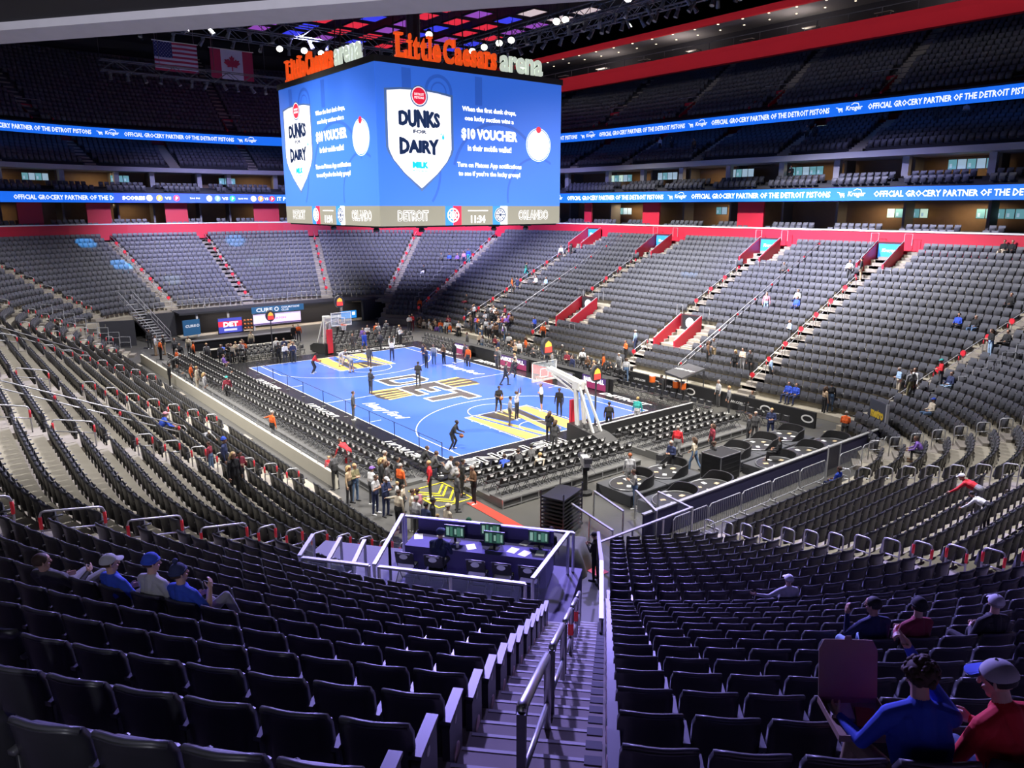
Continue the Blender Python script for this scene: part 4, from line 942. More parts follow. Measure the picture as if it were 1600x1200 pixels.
# ================================================================ baskets
def basket(s, label):
    t=thing('basketball_hoop',label,'basketball hoop',(s*(LX+1.9),0,.1),0 if s>0 else PI)
    # local: court lies towards -x
    pw=mat('padding_white',(.62,.62,.60),.5); pr=mat('padding_red',(.55,.02,.04),.5); pk=mat('padding_black',(.02,.02,.022),.5)
    m=MB(); m.prism([(-.55,0),(2.4,0),(2.4,.45),(1.6,.75),(-.2,.95),(-.55,.95)],-.55,.55,0,frame((0,0,0),(1,0,0),(0,0,1))); obj('base',m,pk,t)
    m=MB(); m.box((-.62,0,1.15),(.16,.5,2.1)); m.box((-.62,.27,.5),(.2,.04,.9),1); obj('front_pad',m,[pr,pk],t)
    m=MB(); m.bar((0,-.28,.8),(-.25,-.22,3.1),.16,.2); m.bar((0,.28,.8),(-.25,.22,3.1),.16,.2); m.bar((1.3,-.3,.7),(-.1,-.2,3.3),.10,.12); m.bar((1.3,.3,.7),(-.1,.2,3.3),.10,.12); obj('mast',m,pw,t)
    m=MB(); m.bar((.1,-.2,3.15),(-2.75,-.14,3.62),.12,.2); m.bar((.1,.2,3.15),(-2.75,.14,3.62),.12,.2); m.bar((-.1,-.2,2.6),(-2.4,-.1,3.35),.07,.08); m.bar((-.1,.2,2.6),(-2.4,.1,3.35),.07,.08); m.box((-.2,0,3.1),(.5,.6,.45)); obj('arm',m,pw,t)
    m=MB(); m.box((-3.12,0,3.42),(.03,1.83,1.07)); bb=obj('backboard',m,mat('backboard_glass',(.7,.78,.85),.03,alpha=.22),t)
    m=MB()
    for y in (-.9,.9): m.box((-3.13,y,3.42),(.05,.05,1.11))
    for z in (2.9,3.94): m.box((-3.13,0,z),(.05,1.85,.05))
    for y in (-.29,.29): m.box((-3.14,y,3.28),(.015,.05,.5))
    for z in (3.05,3.52): m.box((-3.14,0,z),(.015,.62,.05))
    obj('backboard_frame',m,M_WHITE,t)
    m=MB(); m.box((-3.13,0,2.86),(.09,1.86,.07)); obj('lower_pad',m,pw,t)
    m=MB(); m.tube([(-3.55+.23*math.cos(a),.23*math.sin(a),2.95) for a in [2*PI*i/20 for i in range(20)]],.018,6,closed=True); m.box((-3.24,0,2.94),(.2,.14,.03)); rim=obj('rim',m,mat('rim_orange',(.75,.10,.02),.4),t)
    m=MB()
    for i in range(12):
        a,b=2*PI*i/12,2*PI*(i+1.0)/12
        for sg in (1,-1):
            pts=[(-3.55+r*math.cos(a+sg*k*.26),r*math.sin(a+sg*k*.26),z) for k,(r,z) in enumerate([(.23,2.94),(.19,2.80),(.155,2.66),(.14,2.50)])]
            m.tube(pts,.006,3)
    obj('net',m,M_WHITE,rim)
    # the round shot clock on a stem above the board
    m=MB(); m.bar((-2.9,0,3.9),(-2.9,0,4.4),.06,.06); m.prism(disc(.44,20,0,1.18),-.10,.10,0,frame((-2.9,0,4.85),(0,1,0),(0,0,1))); clk=obj('shot_clock',m,M_DSTEEL,t)
    m=MB()
    for f in (.105,-.107): m.prism([(-.27,-.33),(.27,-.33),(.25,.0),(-.25,.0)],f,f+.004,0,frame((-2.9,0,4.85),(0,1,0),(0,0,1))); m.prism([(-.25,0),(.25,0),(.2,.2),(0,.34),(-.2,.2)],f,f+.004,1,frame((-2.9,0,4.85),(0,1,0),(0,0,1)))
    obj('clock_face',m,[glow('clock_red',(.85,.05,.04),1.1),glow('clock_amber',(.85,.42,.05),1.0)],clk)
    return t
basket(1,'basketball hoop at the baseline nearest the folding chairs'); basket(-1,'basketball hoop at the far baseline below the lilac screen')
# the two other round clocks stand on poles behind the hoops
for loc,l in (((16.3,1.0,.1),'round amber and red shot clock on a pole behind the nearer hoop'),((-17,-4.6,.1),'round amber and red clock on a pole behind the far hoop')):
    t=thing('shot_clock',l,'clock',loc); m=MB(); m.tube([(0,0,0),(0,0,3.2)],.05,8); m.lathe([(.35,0),(.35,.06)],12); m.prism(disc(.40,20,0,1.18),-.09,.09,0,frame((0,0,3.65),(0,1,0),(0,0,1))); obj('stand',m,M_DSTEEL,t)
    m=MB(); m.prism([(-.25,-.32),(.25,-.32),(.24,.0),(-.24,.0)],.095,.1,0,frame((0,0,3.65),(0,1,0),(0,0,1))); m.prism([(-.24,0),(.24,0),(.18,.2),(0,.32),(-.18,.2)],.095,.1,1,frame((0,0,3.65),(0,1,0),(0,0,1))); obj('clock_face',m,[glow('clock_red',0,1),glow('clock_amber',0,1)],t)
# ================================================================ folding chairs
ch=MB()
def chair_mbs():
    fr=MB(); se=MB(); ba=MB(); lg=MB()
    for y in (-.21,.21):
        fr.tube([(-.24,y,0),(.02,y,.44),(.16,y,.86)],.013,5); fr.tube([(.24,y,0),(-.20,y,.45)],.013,5)
    fr.tube([(.16,-.21,.86),(.16,.21,.86)],.013,5); fr.tube([(.2,-.21,.06),(.2,.21,.06)],.010,4); fr.tube([(-.2,-.21,.06),(-.2,.21,.06)],.010,4)
    se.box((-.03,0,.455),(.40,.40,.045))
    vs=[]; n=6
    for x0 in (0,.035):
        for z in (.56,.87):
            for i in range(n+1): u=-1+2*i/n; vs.append((.085+.19*(z-.56)+x0-.04*u*u*0.6,u*.22,z-(.03*u**4 if z>.8 else 0)))
    fs=[]; k=n+1
    for i in range(n): fs += [(i,i+1,k+i+1,k+i),(2*k+i,3*k+i,3*k+i+1,2*k+i+1),(k+i,k+i+1,3*k+i+1,3*k+i),(i,2*k+i,2*k+i+1,i+1)]
    fs += [(0,k,3*k,2*k),(n,2*k+n,3*k+n,k+n)]; ba.add(vs,fs)
    lg.prism(disc(.10,14,0,.55),.0,.006,0,frame((.172,0,.76),(0,1,0),(-.19,0,1))); lg.box((.155,0,.835),(.05,.30,.02))
    return fr,se,ba,lg
_f,_s,_b2,_l=chair_mbs()
MC=[mesh('frame',_f,M_DSTEEL),mesh('seat',_s,M_BLACK),mesh('backrest',_b2,mat('chair_vinyl',(.022,.022,.024),.4)),mesh('white_badge',_l,M_LOGOW)]
one=MB(); one.join(_f,0); one.join(_s,1); one.join(_b2,1); one.join(_l,2); ME_CH=mesh('folding_chair',one,[M_DSTEEL,mat('chair_vinyl',0),M_LOGOW])
def folding(loc,rz,label,group,parts=True):
    if not parts:
        o=obj('folding_chair',ME_CH,None,None,loc,rz); return tag(o,label,'chair',group)
    t=thing('folding_chair',label,'chair',loc,rz,group)
    obj('frame',MC[0],None,t); obj('seat',MC[1],None,t); b=obj('backrest',MC[2],None,t); obj('white_badge',MC[3],None,b); return t
CHAIRS=[]
def chair_rows(rows,a0,a1,step,face,where,group,parts):
    for r,(c,z) in enumerate(rows):
        n=int((a1-a0)/step)
        for i in range(n):
            a=a0+step*(i+.5)
            loc=(c,a,z) if face in ('W','E') else (a,c,z); rz={'W':0,'E':PI,'N':-PI/2,'S':PI/2}[face]
            CHAIRS.append((loc,rz,f"black folding chair, {ORD[i] if i<40 else 'far'} from {where[0]}, {ORD[r]} row {where[1]}",group,parts))
BR=[(17.75,.1),(18.7,.2),(19.65,.30),(20.6,.40)]
chair_rows(BR,-9.1,-.6,.56,'W',('the red floor stripe','of the baseline stage'),'folding chairs on the baseline stage',True)
chair_rows(BR,1.0,8.6,.56,'W',('the hoop','of the second baseline stage'),'folding chairs on the second baseline stage',True)
LR=[(-9.75,.05),(-10.6,.15),(-11.45,.25),(-12.3,.35)]
chair_rows(LR,-19.5,16.0,.60,'N',('the far end','of the rope-side stage'),'folding chairs on the rope-side stage',False)
chair_rows([(10.1,0)],9.2,17.6,.58,'S',('the big text board','of the team bench'),'padded chairs of the team bench',False)
chair_rows([(10.1,0)],-16.6,-9.5,.58,'S',('the far corner','of the other team bench'),'chairs of the other team bench',False)
chair_rows([(10.9,0),(11.8,.2),(12.6,.4)],-9,8.5,.6,'S',('the far end','behind the scorers table'),'chairs behind the scorers table',False)
chair_rows([(-17.2,.05),(-18.1,.1),(-19.0,.2)],-8.6,-1.2,.58,'E',('the near corner','of the far baseline'),'chairs of the far baseline',False)
chair_rows([(-17.2,.05),(-18.1,.1),(-19.0,.2),(-20,.3)],1.2,9.4,.58,'E',('the far hoop','of the far baseline, beyond it'),'chairs beyond the far hoop',False)
chair_rows([(10.9,.0)],18.6,22.6,.6,'S',('the seating steps','along the dark logo wall'),'chairs along the logo wall',False)
for (x,y,rz) in [(22.2,-.3,2.4),(22.6,.5,1.2),(21.9,1.0,3.0),(22.9,-1.0,.3)]: CHAIRS.append(((x,y,0),rz,f"loose black folding chair {['facing the pods','with its back to the pods','by the red chair pad','nearest the rope post'][int(y+1.0)%4]} between the baseline stages",'loose chairs',True))
CHAIRS=[c for c in CHAIRS if in_view(*c[0],60)]
CHAIRS.sort(key=lambda c:(Vector(c[0])-CAM_POS).length)
for c in CHAIRS[:296]: folding(*c)
if len(CHAIRS)>296:
    lowc=MB(); lowc.box((-.02,0,.455),(.40,.40,.05),1); lowc.add([(.085,-.22,.56),(.085,.22,.56),(.15,.22,.87),(.15,-.22,.87),(.12,-.22,.56),(.12,.22,.56),(.185,.22,.87),(.185,-.22,.87)],[(0,1,2,3),(5,4,7,6),(3,2,6,7),(0,3,7,4),(1,5,6,2)],1)
    lowc.box((.19,0,.84),(.03,.28,.04),2); 
    for y in (-.2,.2): lowc.bar((-.22,y,0),(.1,y,.6),.03,.03,0); lowc.bar((.22,y,0),(-.18,y,.44),.03,.03,0)
    me=stamp([(lowc,[(*c[0],c[1]) for c in CHAIRS[296:]])],'folding_chairs',[M_DSTEEL,mat('chair_vinyl',0),M_LOGOW])
    o=bpy.data.objects.new('folding_chair_rows',me); COL.objects.link(o); tag(o,'remaining rows of black folding chairs round the far edges of the court','chair',None,'stuff')
# stages under the chairs
def stage(name,x0,x1,y0,y1,steps,axis,label):
    t=thing('seating_stage',label,'stage',((x0+x1)/2,(y0+y1)/2,0)); m=MB(); k=MB()
    n=len(steps)
    for i,z in enumerate(steps):
        if z<=.02: continue
        if axis=='x': a=x0+(x1-x0)*i/n; b=x0+(x1-x0)*(i+1)/n; c=((a+b)/2-(x0+x1)/2,0,z/2); d=(b-a,y1-y0,z-.01)
        else: a=y1+(y0-y1)*i/n; b=y1+(y0-y1)*(i+1)/n; c=(0,(a+b)/2-(y0+y1)/2,z/2); d=(x1-x0,abs(b-a),z-.01)
        m.box(c,d)
    obj('decks',m,mat('stage_deck',(.10,.10,.10),.7),t)
    zl=steps[-1]
    if axis=='x':
        X=(x1-x0)/2+.01; L=y1-y0
        for z in (.06,zl-.04): k.box((X,0,z),(.04,L,.06))
        for i in range(int(L/1.0)+1): k.box((X,-L/2+i*1.0,zl/2),(.05,.05,zl))
    else:
        Y=-(y1-y0)/2-.01; L=x1-x0
        for z in (.06,zl-.04): k.box((0,Y,z),(L,.04,.06))
        for i in range(int(L/1.2)+1): k.box((-L/2+i*1.2,Y,zl/2),(.05,.05,zl))
    obj('steel_edge',k,M_STEEL,t)
stage('seating_stage',17.3,21.1,-9.2,-.5,[.1,.2,.30,.40],'x','low stepped stage under the chair rows, beside the red floor stripe')
stage('seating_stage',17.3,21.1,.9,8.7,[.1,.2,.30,.40],'x','low stepped stage under the chair rows behind the black court wall')
stage('seating_stage',-20,16.2,-12.75,-9.35,[.05,.15,.25,.35],'y','long stepped stage under the chairs beside the rope posts')
PAL={'black': (0.018, 0.018, 0.02), 'dark': (0.035, 0.035, 0.04), 'charcoal': (0.07, 0.07, 0.075), 'grey': (0.24, 0.24, 0.25), 'light grey': (0.45, 0.45, 0.47), 'white': (0.72, 0.72, 0.72), 'cream': (0.58, 0.5, 0.38), 'tan': (0.42, 0.3, 0.19), 'olive': (0.19, 0.17, 0.09), 'navy': (0.025, 0.035, 0.1), 'blue': (0.03, 0.08, 0.5), 'light blue': (0.32, 0.46, 0.66), 'orange': (0.75, 0.12, 0.02), 'red': (0.6, 0.02, 0.03), 'maroon': (0.24, 0.025, 0.045), 'purple': (0.2, 0.1, 0.42), 'teal': (0.03, 0.32, 0.3), 'green': (0.03, 0.12, 0.07), 'brown': (0.14, 0.075, 0.04), 'khaki': (0.36, 0.27, 0.16), 'jeans blue': (0.1, 0.17, 0.3), 'pink': (0.6, 0.25, 0.3), 'yellow': (0.6, 0.45, 0.08)}
PEOPLE=[
(13.22, -6.52, 0.1, 'f', 'dribble', 40, 'black', 'black', 'black', '', 2, 'll', 1, 1.0, 'basketball player in black dribbling near the corner of the baseline'),
(4.65, -7.96, 0.1, 'f', 'stand', 60, 'charcoal', 'charcoal', 'brown', '', 1, 'll', 0, 1.0, 'man in a charcoal suit standing on the sideline by the ropes'),
(-0.47, -4.07, 0.1, 'f', 'front', 100, 'dark', 'dark', 'black', '', 2, 'll', 0, 1.0, 'man in dark clothes standing left of the centre court letters'),
(-0.58, -0.2, 0.1, 'f', 'front', 130, 'black', 'dark', 'black', '', 2, 'll', 0, 1.0, 'man in black standing on the centre court letters'),
(-9.16, -4.44, 0.1, 'f', 'dribble', 60, 'red', 'dark', 'black', '', 2, 'll', 0, 1.0, 'player in a red top at the far three point line'),
(-10.21, -1.51, 0.1, 'f', 'bend', 20, 'light grey', 'light grey', 'brown', '', 1, 'll', 0, 1.0, 'person in pale grey bending in the far lane'),
(-7.79, -1.97, 0.1, 'f', 'bend', 200, 'grey', 'grey', 'black', '', 1, 'ss', 0, 1.0, 'person in grey stooping on the gold fan of the far lane'),
(-8.37, 0.0, 0.1, 'f', 'stand', 120, 'charcoal', 'charcoal', 'black', '', 2, 'ls', 0, 1.0, 'player in charcoal shorts standing on the far lane'),
(-9.76, 2.84, 0.1, 'f', 'shoot', 150, 'white', 'navy', 'black', '', 1, 'll', 0, 1.0, 'person in white shirt and navy trousers near the far free throw line'),
(-15.6, 3.31, 0.0, 'f', 'walk', 0, 'blue', 'blue', 'brown', '', 1, 'ls', 0, 1.0, 'player in blue shorts beyond the far baseline'),
(-15.41, 2.07, 0.0, 'f', 'stand', 340, 'charcoal', 'charcoal', 'brown', '', 1, 'll', 0, 1.0, 'tall woman in charcoal standing behind the far lane'),
(-14.98, 4.59, 0.0, 'f', 'walk', 300, 'charcoal', 'black', 'black', '', 1, 'll', 0, 1.0, 'man in black walking along the far baseline'),
(-5.6, 6.37, 0.1, 'f', 'stand', 270, 'black', 'black', 'black', '', 2, 'll', 0, 1.0, 'coach in black with folded arms at the far sideline'),
(3.18, 4.85, 0.1, 'f', 'walk', 40, 'dark', 'dark', 'brown', '', 1, 'll', 0, 1.0, 'man in dark tracksuit walking across the midcourt line end'),
(8.83, -0.1, 0.1, 'f', 'ball', 350, 'black', 'black', 'black', '', 2, 'ss', 1, 1.0, 'player in black sleeveless top holding a ball by the arc'),
(10.81, -0.19, 0.1, 'f', 'shoot', 30, 'white', 'dark', 'brown', '', 2, 'sl', 0, 1.0, 'shooter in white shirt with both arms raised'),
(11.52, -1.29, 0.1, 'f', 'stand', 60, 'grey', 'charcoal', 'black', '', 1, 'll', 0, 1.0, 'man in grey sweatshirt watching the shooter, back turned'),
(10.16, 2.31, 0.1, 'f', 'cross', 240, 'white', 'black', 'brown', '', 1, 'ss', 0, 1.0, 'man in white tee and black shorts with folded hands under the hoop'),
(11.76, 2.4, 0.1, 'f', 'stand', 300, 'black', 'black', 'black', '', 2, 'll', 0, 1.0, 'person in black jacket with red shirt standing beyond the lane'),
(15.4, -1.61, 0.1, 'f', 'phone', 110, 'black', 'black', 'longbrown', '', 1, 'll', 0, 1.0, 'long haired woman in black at the baseline, seen from behind'),
(16.92, -2.54, 0.1, 'f', 'phone', 100, 'charcoal', 'charcoal', 'longbrown', '', 1, 'll', 0, 1.0, 'photographer in charcoal beside the long haired woman at the baseline'),
(16.06, 2.34, 0.1, 'f', 'stand', 130, 'black', 'black', 'black', '', 1, 'sl', 0, 1.0, 'man in black shirt walking behind the hoop base'),
(16.27, 4.48, 0.1, 'f', 'stand', 120, 'teal', 'light grey', 'blond', '', 1, 'll', 0, 1.0, 'man in teal jacket and pale trousers on the black apron'),
(16.71, 0.04, 0.1, 'f', 'sit', 140, 'charcoal', 'charcoal', 'black', '', 1, 'll', 0, 1.0, 'crew member crouching beside the hoop base'),
(1.65, 6.65, 0.0, 'f', 'run', 60, 'dark', 'dark', 'black', '', 1, 'll', 0, 1.0, 'trainer in dark kit running along the sideline'),
(18.78, -7.26, 0.1, 'C', 'sitlean', 150, 'blue', 'dark', 'brown', '', 1, 'll', 0, 1.0, 'person in blue sitting in the baseline stage front row'),
(18.61, -6.28, 0.1, 'C', 'sitlean', 150, 'dark', 'dark', 'brown', '', 1, 'll', 0, 1.0, 'person in dark jacket leaning forward on the baseline stage'),
(18.39, -5.3, 0.1, 'C', 'sitlean', 150, 'charcoal', 'dark', 'black', '', 1, 'll', 0, 1.0, 'person in charcoal sitting upright on the baseline stage'),
(19.68, -5.83, 0.1, 'C', 'sitlean', 150, 'cream', 'dark', 'blond', '', 1, 'll', 0, 1.0, 'fair haired person in cream on the baseline stage'),
(18.12, -10.99, 0.0, 'f', 'stand', 240, 'red', 'black', 'blond', '', 1, 'll', 0, 1.0, 'usher in grey jacket over red vest by the yellow floor arrows'),
(20.07, -10.86, 0.0, 'f', 'stand', 70, 'charcoal', 'charcoal', 'grey', '', 1, 'll', 0, 1.0, 'bald man in charcoal suit walking past the yellow arrows'),
(19.81, -9.81, 0.0, 'f', 'front', 260, 'brown', 'black', 'grey', '', 1, 'll', 0, 1.0, 'older man in brown blazer with lanyard by the stage corner'),
(18.82, -9.73, 0.0, 'f', 'stand', 60, 'black', 'black', 'black', '', 1, 'll', 0, 1.0, 'man in black standing behind the brown blazer'),
(14.98, -9.52, 0.05, 'C', 'sitlean', 70, 'black', 'dark', 'brown', '', 1, 'll', 0, 1.0, 'spectator in black cap at the corner end of the rope side seats'),
(15.92, -9.59, 0.05, 'C', 'sitlean', 70, 'charcoal', 'dark', 'brown', '', 1, 'll', 0, 1.0, 'spectator in charcoal sitting in the rope side front row'),
(16.98, -9.45, 0.05, 'C', 'sitlean', 70, 'light grey', 'dark', 'brown', '', 1, 'll', 0, 1.0, 'spectator in pale grey shirt sitting near the corner'),
(17.82, -9.69, 0.05, 'C', 'sitlean', 70, 'grey', 'dark', 'brown', '', 1, 'll', 0, 1.0, 'spectator in grey hoodie at the last rope side seat'),
(12.21, -12.12, 0.0, 'F', 'bend', 200, 'red', 'red', 'brown', '', 1, 'll', 0, 1, 'person in bright red bending over by the white wall'),
(13.37, -13.58, 0.0, 'F', 'stand', 320, 'red', 'black', 'blond', '', 1, 'll', 0, 0.72, 'child in red beside the end of the front row'),
(14.47, -13.81, 0.0, 'S', 'front', 200, 'charcoal', 'black', 'black', '', 1, 'll', 0, 1, 'man in charcoal vest and red shirttails on the front steps'),
(16.39, -13.78, 0.0, 'S', 'cross', 20, 'olive', 'jeans blue', 'blond', '', 1, 'll', 0, 1, 'blond woman in olive jacket and jeans in the queue'),
(16.47, -14.09, 0.0, 'S', 'stand', 30, 'tan', 'dark', 'longblond', '', 1, 'll', 0, 1, 'fair haired woman half hidden by the olive jacket'),
(17.23, -13.39, 0.0, 'S', 'stand', 100, 'white', 'charcoal', 'brown', 'cap:purple', 1, 'sl', 0, 1, 'man in white tee with purple cap in the queue'),
(18.18, -13.74, 0.0, 'S', 'phone', 30, 'light grey', 'navy', 'brown', '', 1, 'sl', 0, 1, 'man in pale grey tee looking at his phone'),
(18.66, -13.5, 0.0, 'S', 'phone', 20, 'navy', 'navy', 'brown', 'cap:light grey', 1, 'll', 0, 1, 'man in navy hoodie and grey cap in the queue'),
(15.64, -11.89, 0.0, 'S', 'stand', 60, 'tan', 'dark', 'grey', '', 1, 'll', 0, 1, 'bald man in tan at the back of the queue'),
(16.43, -12.49, 0.0, 'S', 'stand', 60, 'black', 'black', 'longblond', '', 1, 'll', 0, 1, 'blond woman in black in the queue by the chairs'),
(16.98, -12.5, 0.0, 'S', 'stand', 50, 'charcoal', 'black', 'longbrown', '', 1, 'll', 0, 1, 'brown haired woman in charcoal in the queue'),
(16.8, -11.88, 0.0, 'S', 'stand', 70, 'dark', 'dark', 'black', '', 1, 'll', 0, 1, 'tall man in dark jacket nearest the stage chairs'),
(17.64, -12.21, 0.0, 'S', 'stand', 100, 'orange', 'black', 'grey', '', 1, 'sl', 0, 1, 'bald usher in orange polo at the head of the queue'),
(18.33, -12.78, 0.0, 'S', 'stand', 60, 'white', 'charcoal', 'blond', '', 1, 'll', 0, 0.72, 'fair child in white in the middle of the queue'),
(18.81, -12.78, 0.0, 'S', 'stand', 40, 'cream', 'charcoal', 'brown', '', 1, 'll', 0, 0.72, 'brown haired child in cream in the queue'),
(20.6, -13.39, 0.0, 'S', 'stand', 60, 'cream', 'grey', 'brown', '', 1, 'll', 0, 1, 'person in cream jacket facing the court in the queue'),
(20.7, -13.16, 0.0, 'S', 'stand', 200, 'pink', 'charcoal', 'brown', '', 1, 'll', 0, 1, 'person in faded pink at the front of the queue'),
(20.34, -13.86, 0.0, 'S', 'armsout', 100, 'cream', 'black', 'brown', '', 1, 'll', 0, 1, 'man in cream sweater with one arm stretched to a seat back'),
(21.35, -13.64, 0.0, 'S', 'stand', 100, 'light grey', 'charcoal', 'grey', '', 1, 'll', 0, 1, 'bald man in pale grey hoodie seen from behind'),
(22.14, -13.7, 0.0, 'S', 'stand', 100, 'navy', 'navy', 'black', '', 1, 'll', 0, 1, 'dark haired person in navy coat seen from behind'),
(21.9, -13.26, 0.0, 'S', 'stand', 60, 'black', 'black', 'black', 'cap:black', 1, 'll', 0, 1, 'person in black cap and coat in front of the arrows'),
(22.75, -13.12, 0.0, 'F', 'stand', 90, 'cream', 'charcoal', 'brown', 'cap:cream', 1, 'll', 0, 1, 'person in cream hoodie and pale cap on the tunnel floor'),
(22.35, -13.33, 0.0, 'F', 'stand', 90, 'white', 'grey', 'blond', '', 1, 'll', 0, 0.72, 'blond child beside the cream hoodie'),
(24.07, -13.77, 0.0, 'F', 'stand', 50, 'grey', 'charcoal', 'brown', '', 1, 'll', 0, 1, 'man in grey jacket with red scarf behind the platform'),
(24.37, -13.29, 0.0, 'F', 'stand', 100, 'green', 'dark', 'black', 'beanie:green', 1, 'll', 0, 1, 'person in dark green with striped beanie behind the platform'),
(25.01, -13.12, 0.0, 'F', 'stand', 100, 'blue', 'dark', 'brown', 'cap:white', 1, 'll', 0, 1, 'person in bright blue hoodie and white cap behind the platform'),
(26.36, -12.21, 0.0, 'F', 'stand', 80, 'grey', 'charcoal', 'grey', '', 1, 'll', 0, 1, 'bald man in grey jacket beside the red floor stripe'),
(26.76, -11.44, 0.0, 'F', 'stand', 100, 'black', 'black', 'black', '', 1, 'll', 0, 1, 'man in black jacket and cap by the grey tarpaulin'),
(28.09, -10.53, 0.0, 'F', 'phone', 200, 'black', 'black', 'black', 'cap:black', 1, 'll', 0, 1, 'man in black cap and orange belt behind the chair cart'),
(24.52, -4.68, 0.0, 'f', 'phone', 230, 'grey', 'jeans blue', 'brown', '', 1, 'll', 0, 1.0, 'cameraman in grey hoodie and jeans at the steel control rails'),
(22.92, -3.29, 0.0, 'f', 'stand', 140, 'light grey', 'grey', 'red', '', 1, 'll', 0, 1.0, 'red haired woman in pale grey behind the television camera'),
(21.39, 1.9, -0.0, 'f', 'stand', 110, 'red', 'grey', 'grey', '', 1, 'll', 0, 1.0, 'broad man in red jacket seen from behind'),
(22.83, -0.27, 0.0, 'f', 'front', 270, 'navy', 'dark', 'grey', '', 1, 'll', 0, 1.0, 'grey haired man in navy vest holding white papers'),
(23.12, 1.12, 0.0, 'f', 'walk', 200, 'cream', 'jeans blue', 'longbrown', '', 1, 'll', 0, 1.0, 'woman in cream scarf and jeans walking past the pods'),
(22.26, 3.66, 0.0, 'f', 'stand', 240, 'maroon', 'dark', 'longbrown', '', 1, 'll', 0, 1.0, 'woman in maroon standing behind the equipment case'),
(24.12, 1.21, 0.0, 'f', 'stand', 70, 'black', 'black', 'brown', '', 1, 'll', 0, 1.0, 'man in black suit beside the equipment case'),
(22.2, 7.48, 0.0, 'f', 'stand', 300, 'charcoal', 'charcoal', 'grey', '', 1, 'll', 0, 1.0, 'man in charcoal with lanyard by the pod ropes'),
(22.32, 6.71, 0.0, 'f', 'stand', 30, 'dark', 'dark', 'brown', '', 1, 'll', 0, 1.0, 'bald man in dark vest next to the pod ropes'),
(22.34, 8.8, 0.0, 'f', 'front', 300, 'navy', 'navy', 'blond', '', 1, 'll', 0, 1.0, 'fair haired man in blue suit among the pods'),
(25.81, 4.06, 0.5, 'C', 'sit', 200, 'black', 'black', 'black', '', 1, 'll', 0, 1.0, 'waiter in black sitting on a pod rim'),
(25.28, 11.36, 0.0, 'f', 'front', 100, 'orange', 'dark', 'grey', '', 1, 'sl', 0, 1.0, 'bald usher in orange bending over a pod'),
(26.03, 12.31, 0.0, 'f', 'bend', 20, 'teal', 'dark', 'brown', '', 1, 'll', 0, 1.0, 'person in teal shirt bending by the navy wall'),
(26.29, 13.59, 0.0, 'f', 'stand', 240, 'brown', 'black', 'brown', '', 1, 'll', 0, 1.0, 'bearded man in brown suit by the barrier'),
(26.99, 13.53, 0.0, 'f', 'bend', 150, 'light grey', 'grey', 'brown', '', 1, 'll', 0, 1.0, 'person in pale sweater leaning behind the navy wall'),
(5.26, 12.24, 0.0, 'C', 'sitlean', 270, 'dark', 'black', 'brown', '', 2, 'sl', 0, 1.0, 'player in navy shirt sitting at the end of the team bench'),
(5.24, 11.44, 0.0, 'C', 'sitlean', 260, 'black', 'black', 'black', '', 2, 'll', 0, 1.0, 'player in black leaning beside the navy shirt'),
(12.89, 10.56, 0.0, 'f', 'cross', 250, 'black', 'black', 'black', '', 2, 'sl', 0, 1.0, 'player in black leaning by the orange cooler'),
(17.67, 11.39, 0.0, 'f', 'stand', 230, 'grey', 'dark', 'blond', '', 1, 'll', 0, 1.0, 'grey haired man in grey jacket behind the bench chairs'),
(16.2, 12.31, 0.0, 'f', 'stand', 250, 'light grey', 'charcoal', 'grey', '', 1, 'll', 0, 1.0, 'man in pale grey standing against the dark logo wall'),
(18.3, 12.84, 0.0, 'C', 'sit', 260, 'charcoal', 'charcoal', 'brown', '', 1, 'll', 0, 1.0, 'man in charcoal sitting beside the logo wall'),
(-0.92, 11.0, 0.0, 'C', 'sit', 270, 'charcoal', 'dark', 'black', '', 1, 'll', 0, 1.0, 'man in charcoal at the scorers table seen from behind'),
(2.48, 13.33, 0.0, 'C', 'stand', 270, 'black', 'charcoal', 'brown', '', 1, 'll', 0, 1.0, 'man in black blazer behind the scorers table'),
(1.51, 10.6, 0.0, 'C', 'sit', 270, 'black', 'black', 'brown', '', 1, 'll', 0, 1.0, 'commentator in black at the scorers table'),
(11.62, 17.74, 1.53, 'S', 'front', 260, 'charcoal', 'khaki', 'brown', '', 1, 'll', 0, 1.0, 'man in charcoal jacket and khakis by the long stair rail'),
(11.36, 17.34, 1.35, 'S', 'stand', 40, 'brown', 'black', 'longbrown', '', 1, 'll', 0, 1.0, 'woman in brown facing the man in khakis'),
(14.09, 16.88, 1.14, 'S', 'stand', 270, 'black', 'black', 'longblond', '', 1, 'll', 0, 1.0, 'woman in black leopard scarf, first of the standing trio'),
(14.47, 17.22, 1.29, 'S', 'cross', 270, 'cream', 'light grey', 'black', '', 1, 'll', 0, 1.0, 'person in cream jacket in the middle of the standing trio'),
(15.16, 17.14, 1.26, 'S', 'stand', 250, 'black', 'black', 'black', '', 1, 'll', 0, 1.0, 'person in black, last of the standing trio'),
(15.61, 21.03, 3.06, 'S', 'cross', 240, 'light blue', 'charcoal', 'brown', '', 1, 'll', 0, 1.0, 'person in light blue shirt standing alone among the seats'),
(11.17, 25.27, 5.04, 'T', 'sit', 270, 'white', 'black', 'black', '', 1, 'll', 0, 1.0, 'person in white sitting beside the long stair rail'),
(11.57, 24.06, 4.47, 'S', 'stand', 300, 'pink', 'light blue', 'brown', '', 1, 'll', 0, 1.0, 'person in pink top with blue jeans by the long stair rail'),
(13.2, 25.31, 5.06, 'T', 'sit', 270, 'white', 'navy', 'brown', '', 1, 'll', 0, 1.0, 'person in white next to a bright blue top, mid stand'),
(13.69, 25.22, 5.01, 'T', 'sit', 270, 'blue', 'navy', 'brown', '', 1, 'll', 0, 1.0, 'person in bright blue sitting mid stand'),
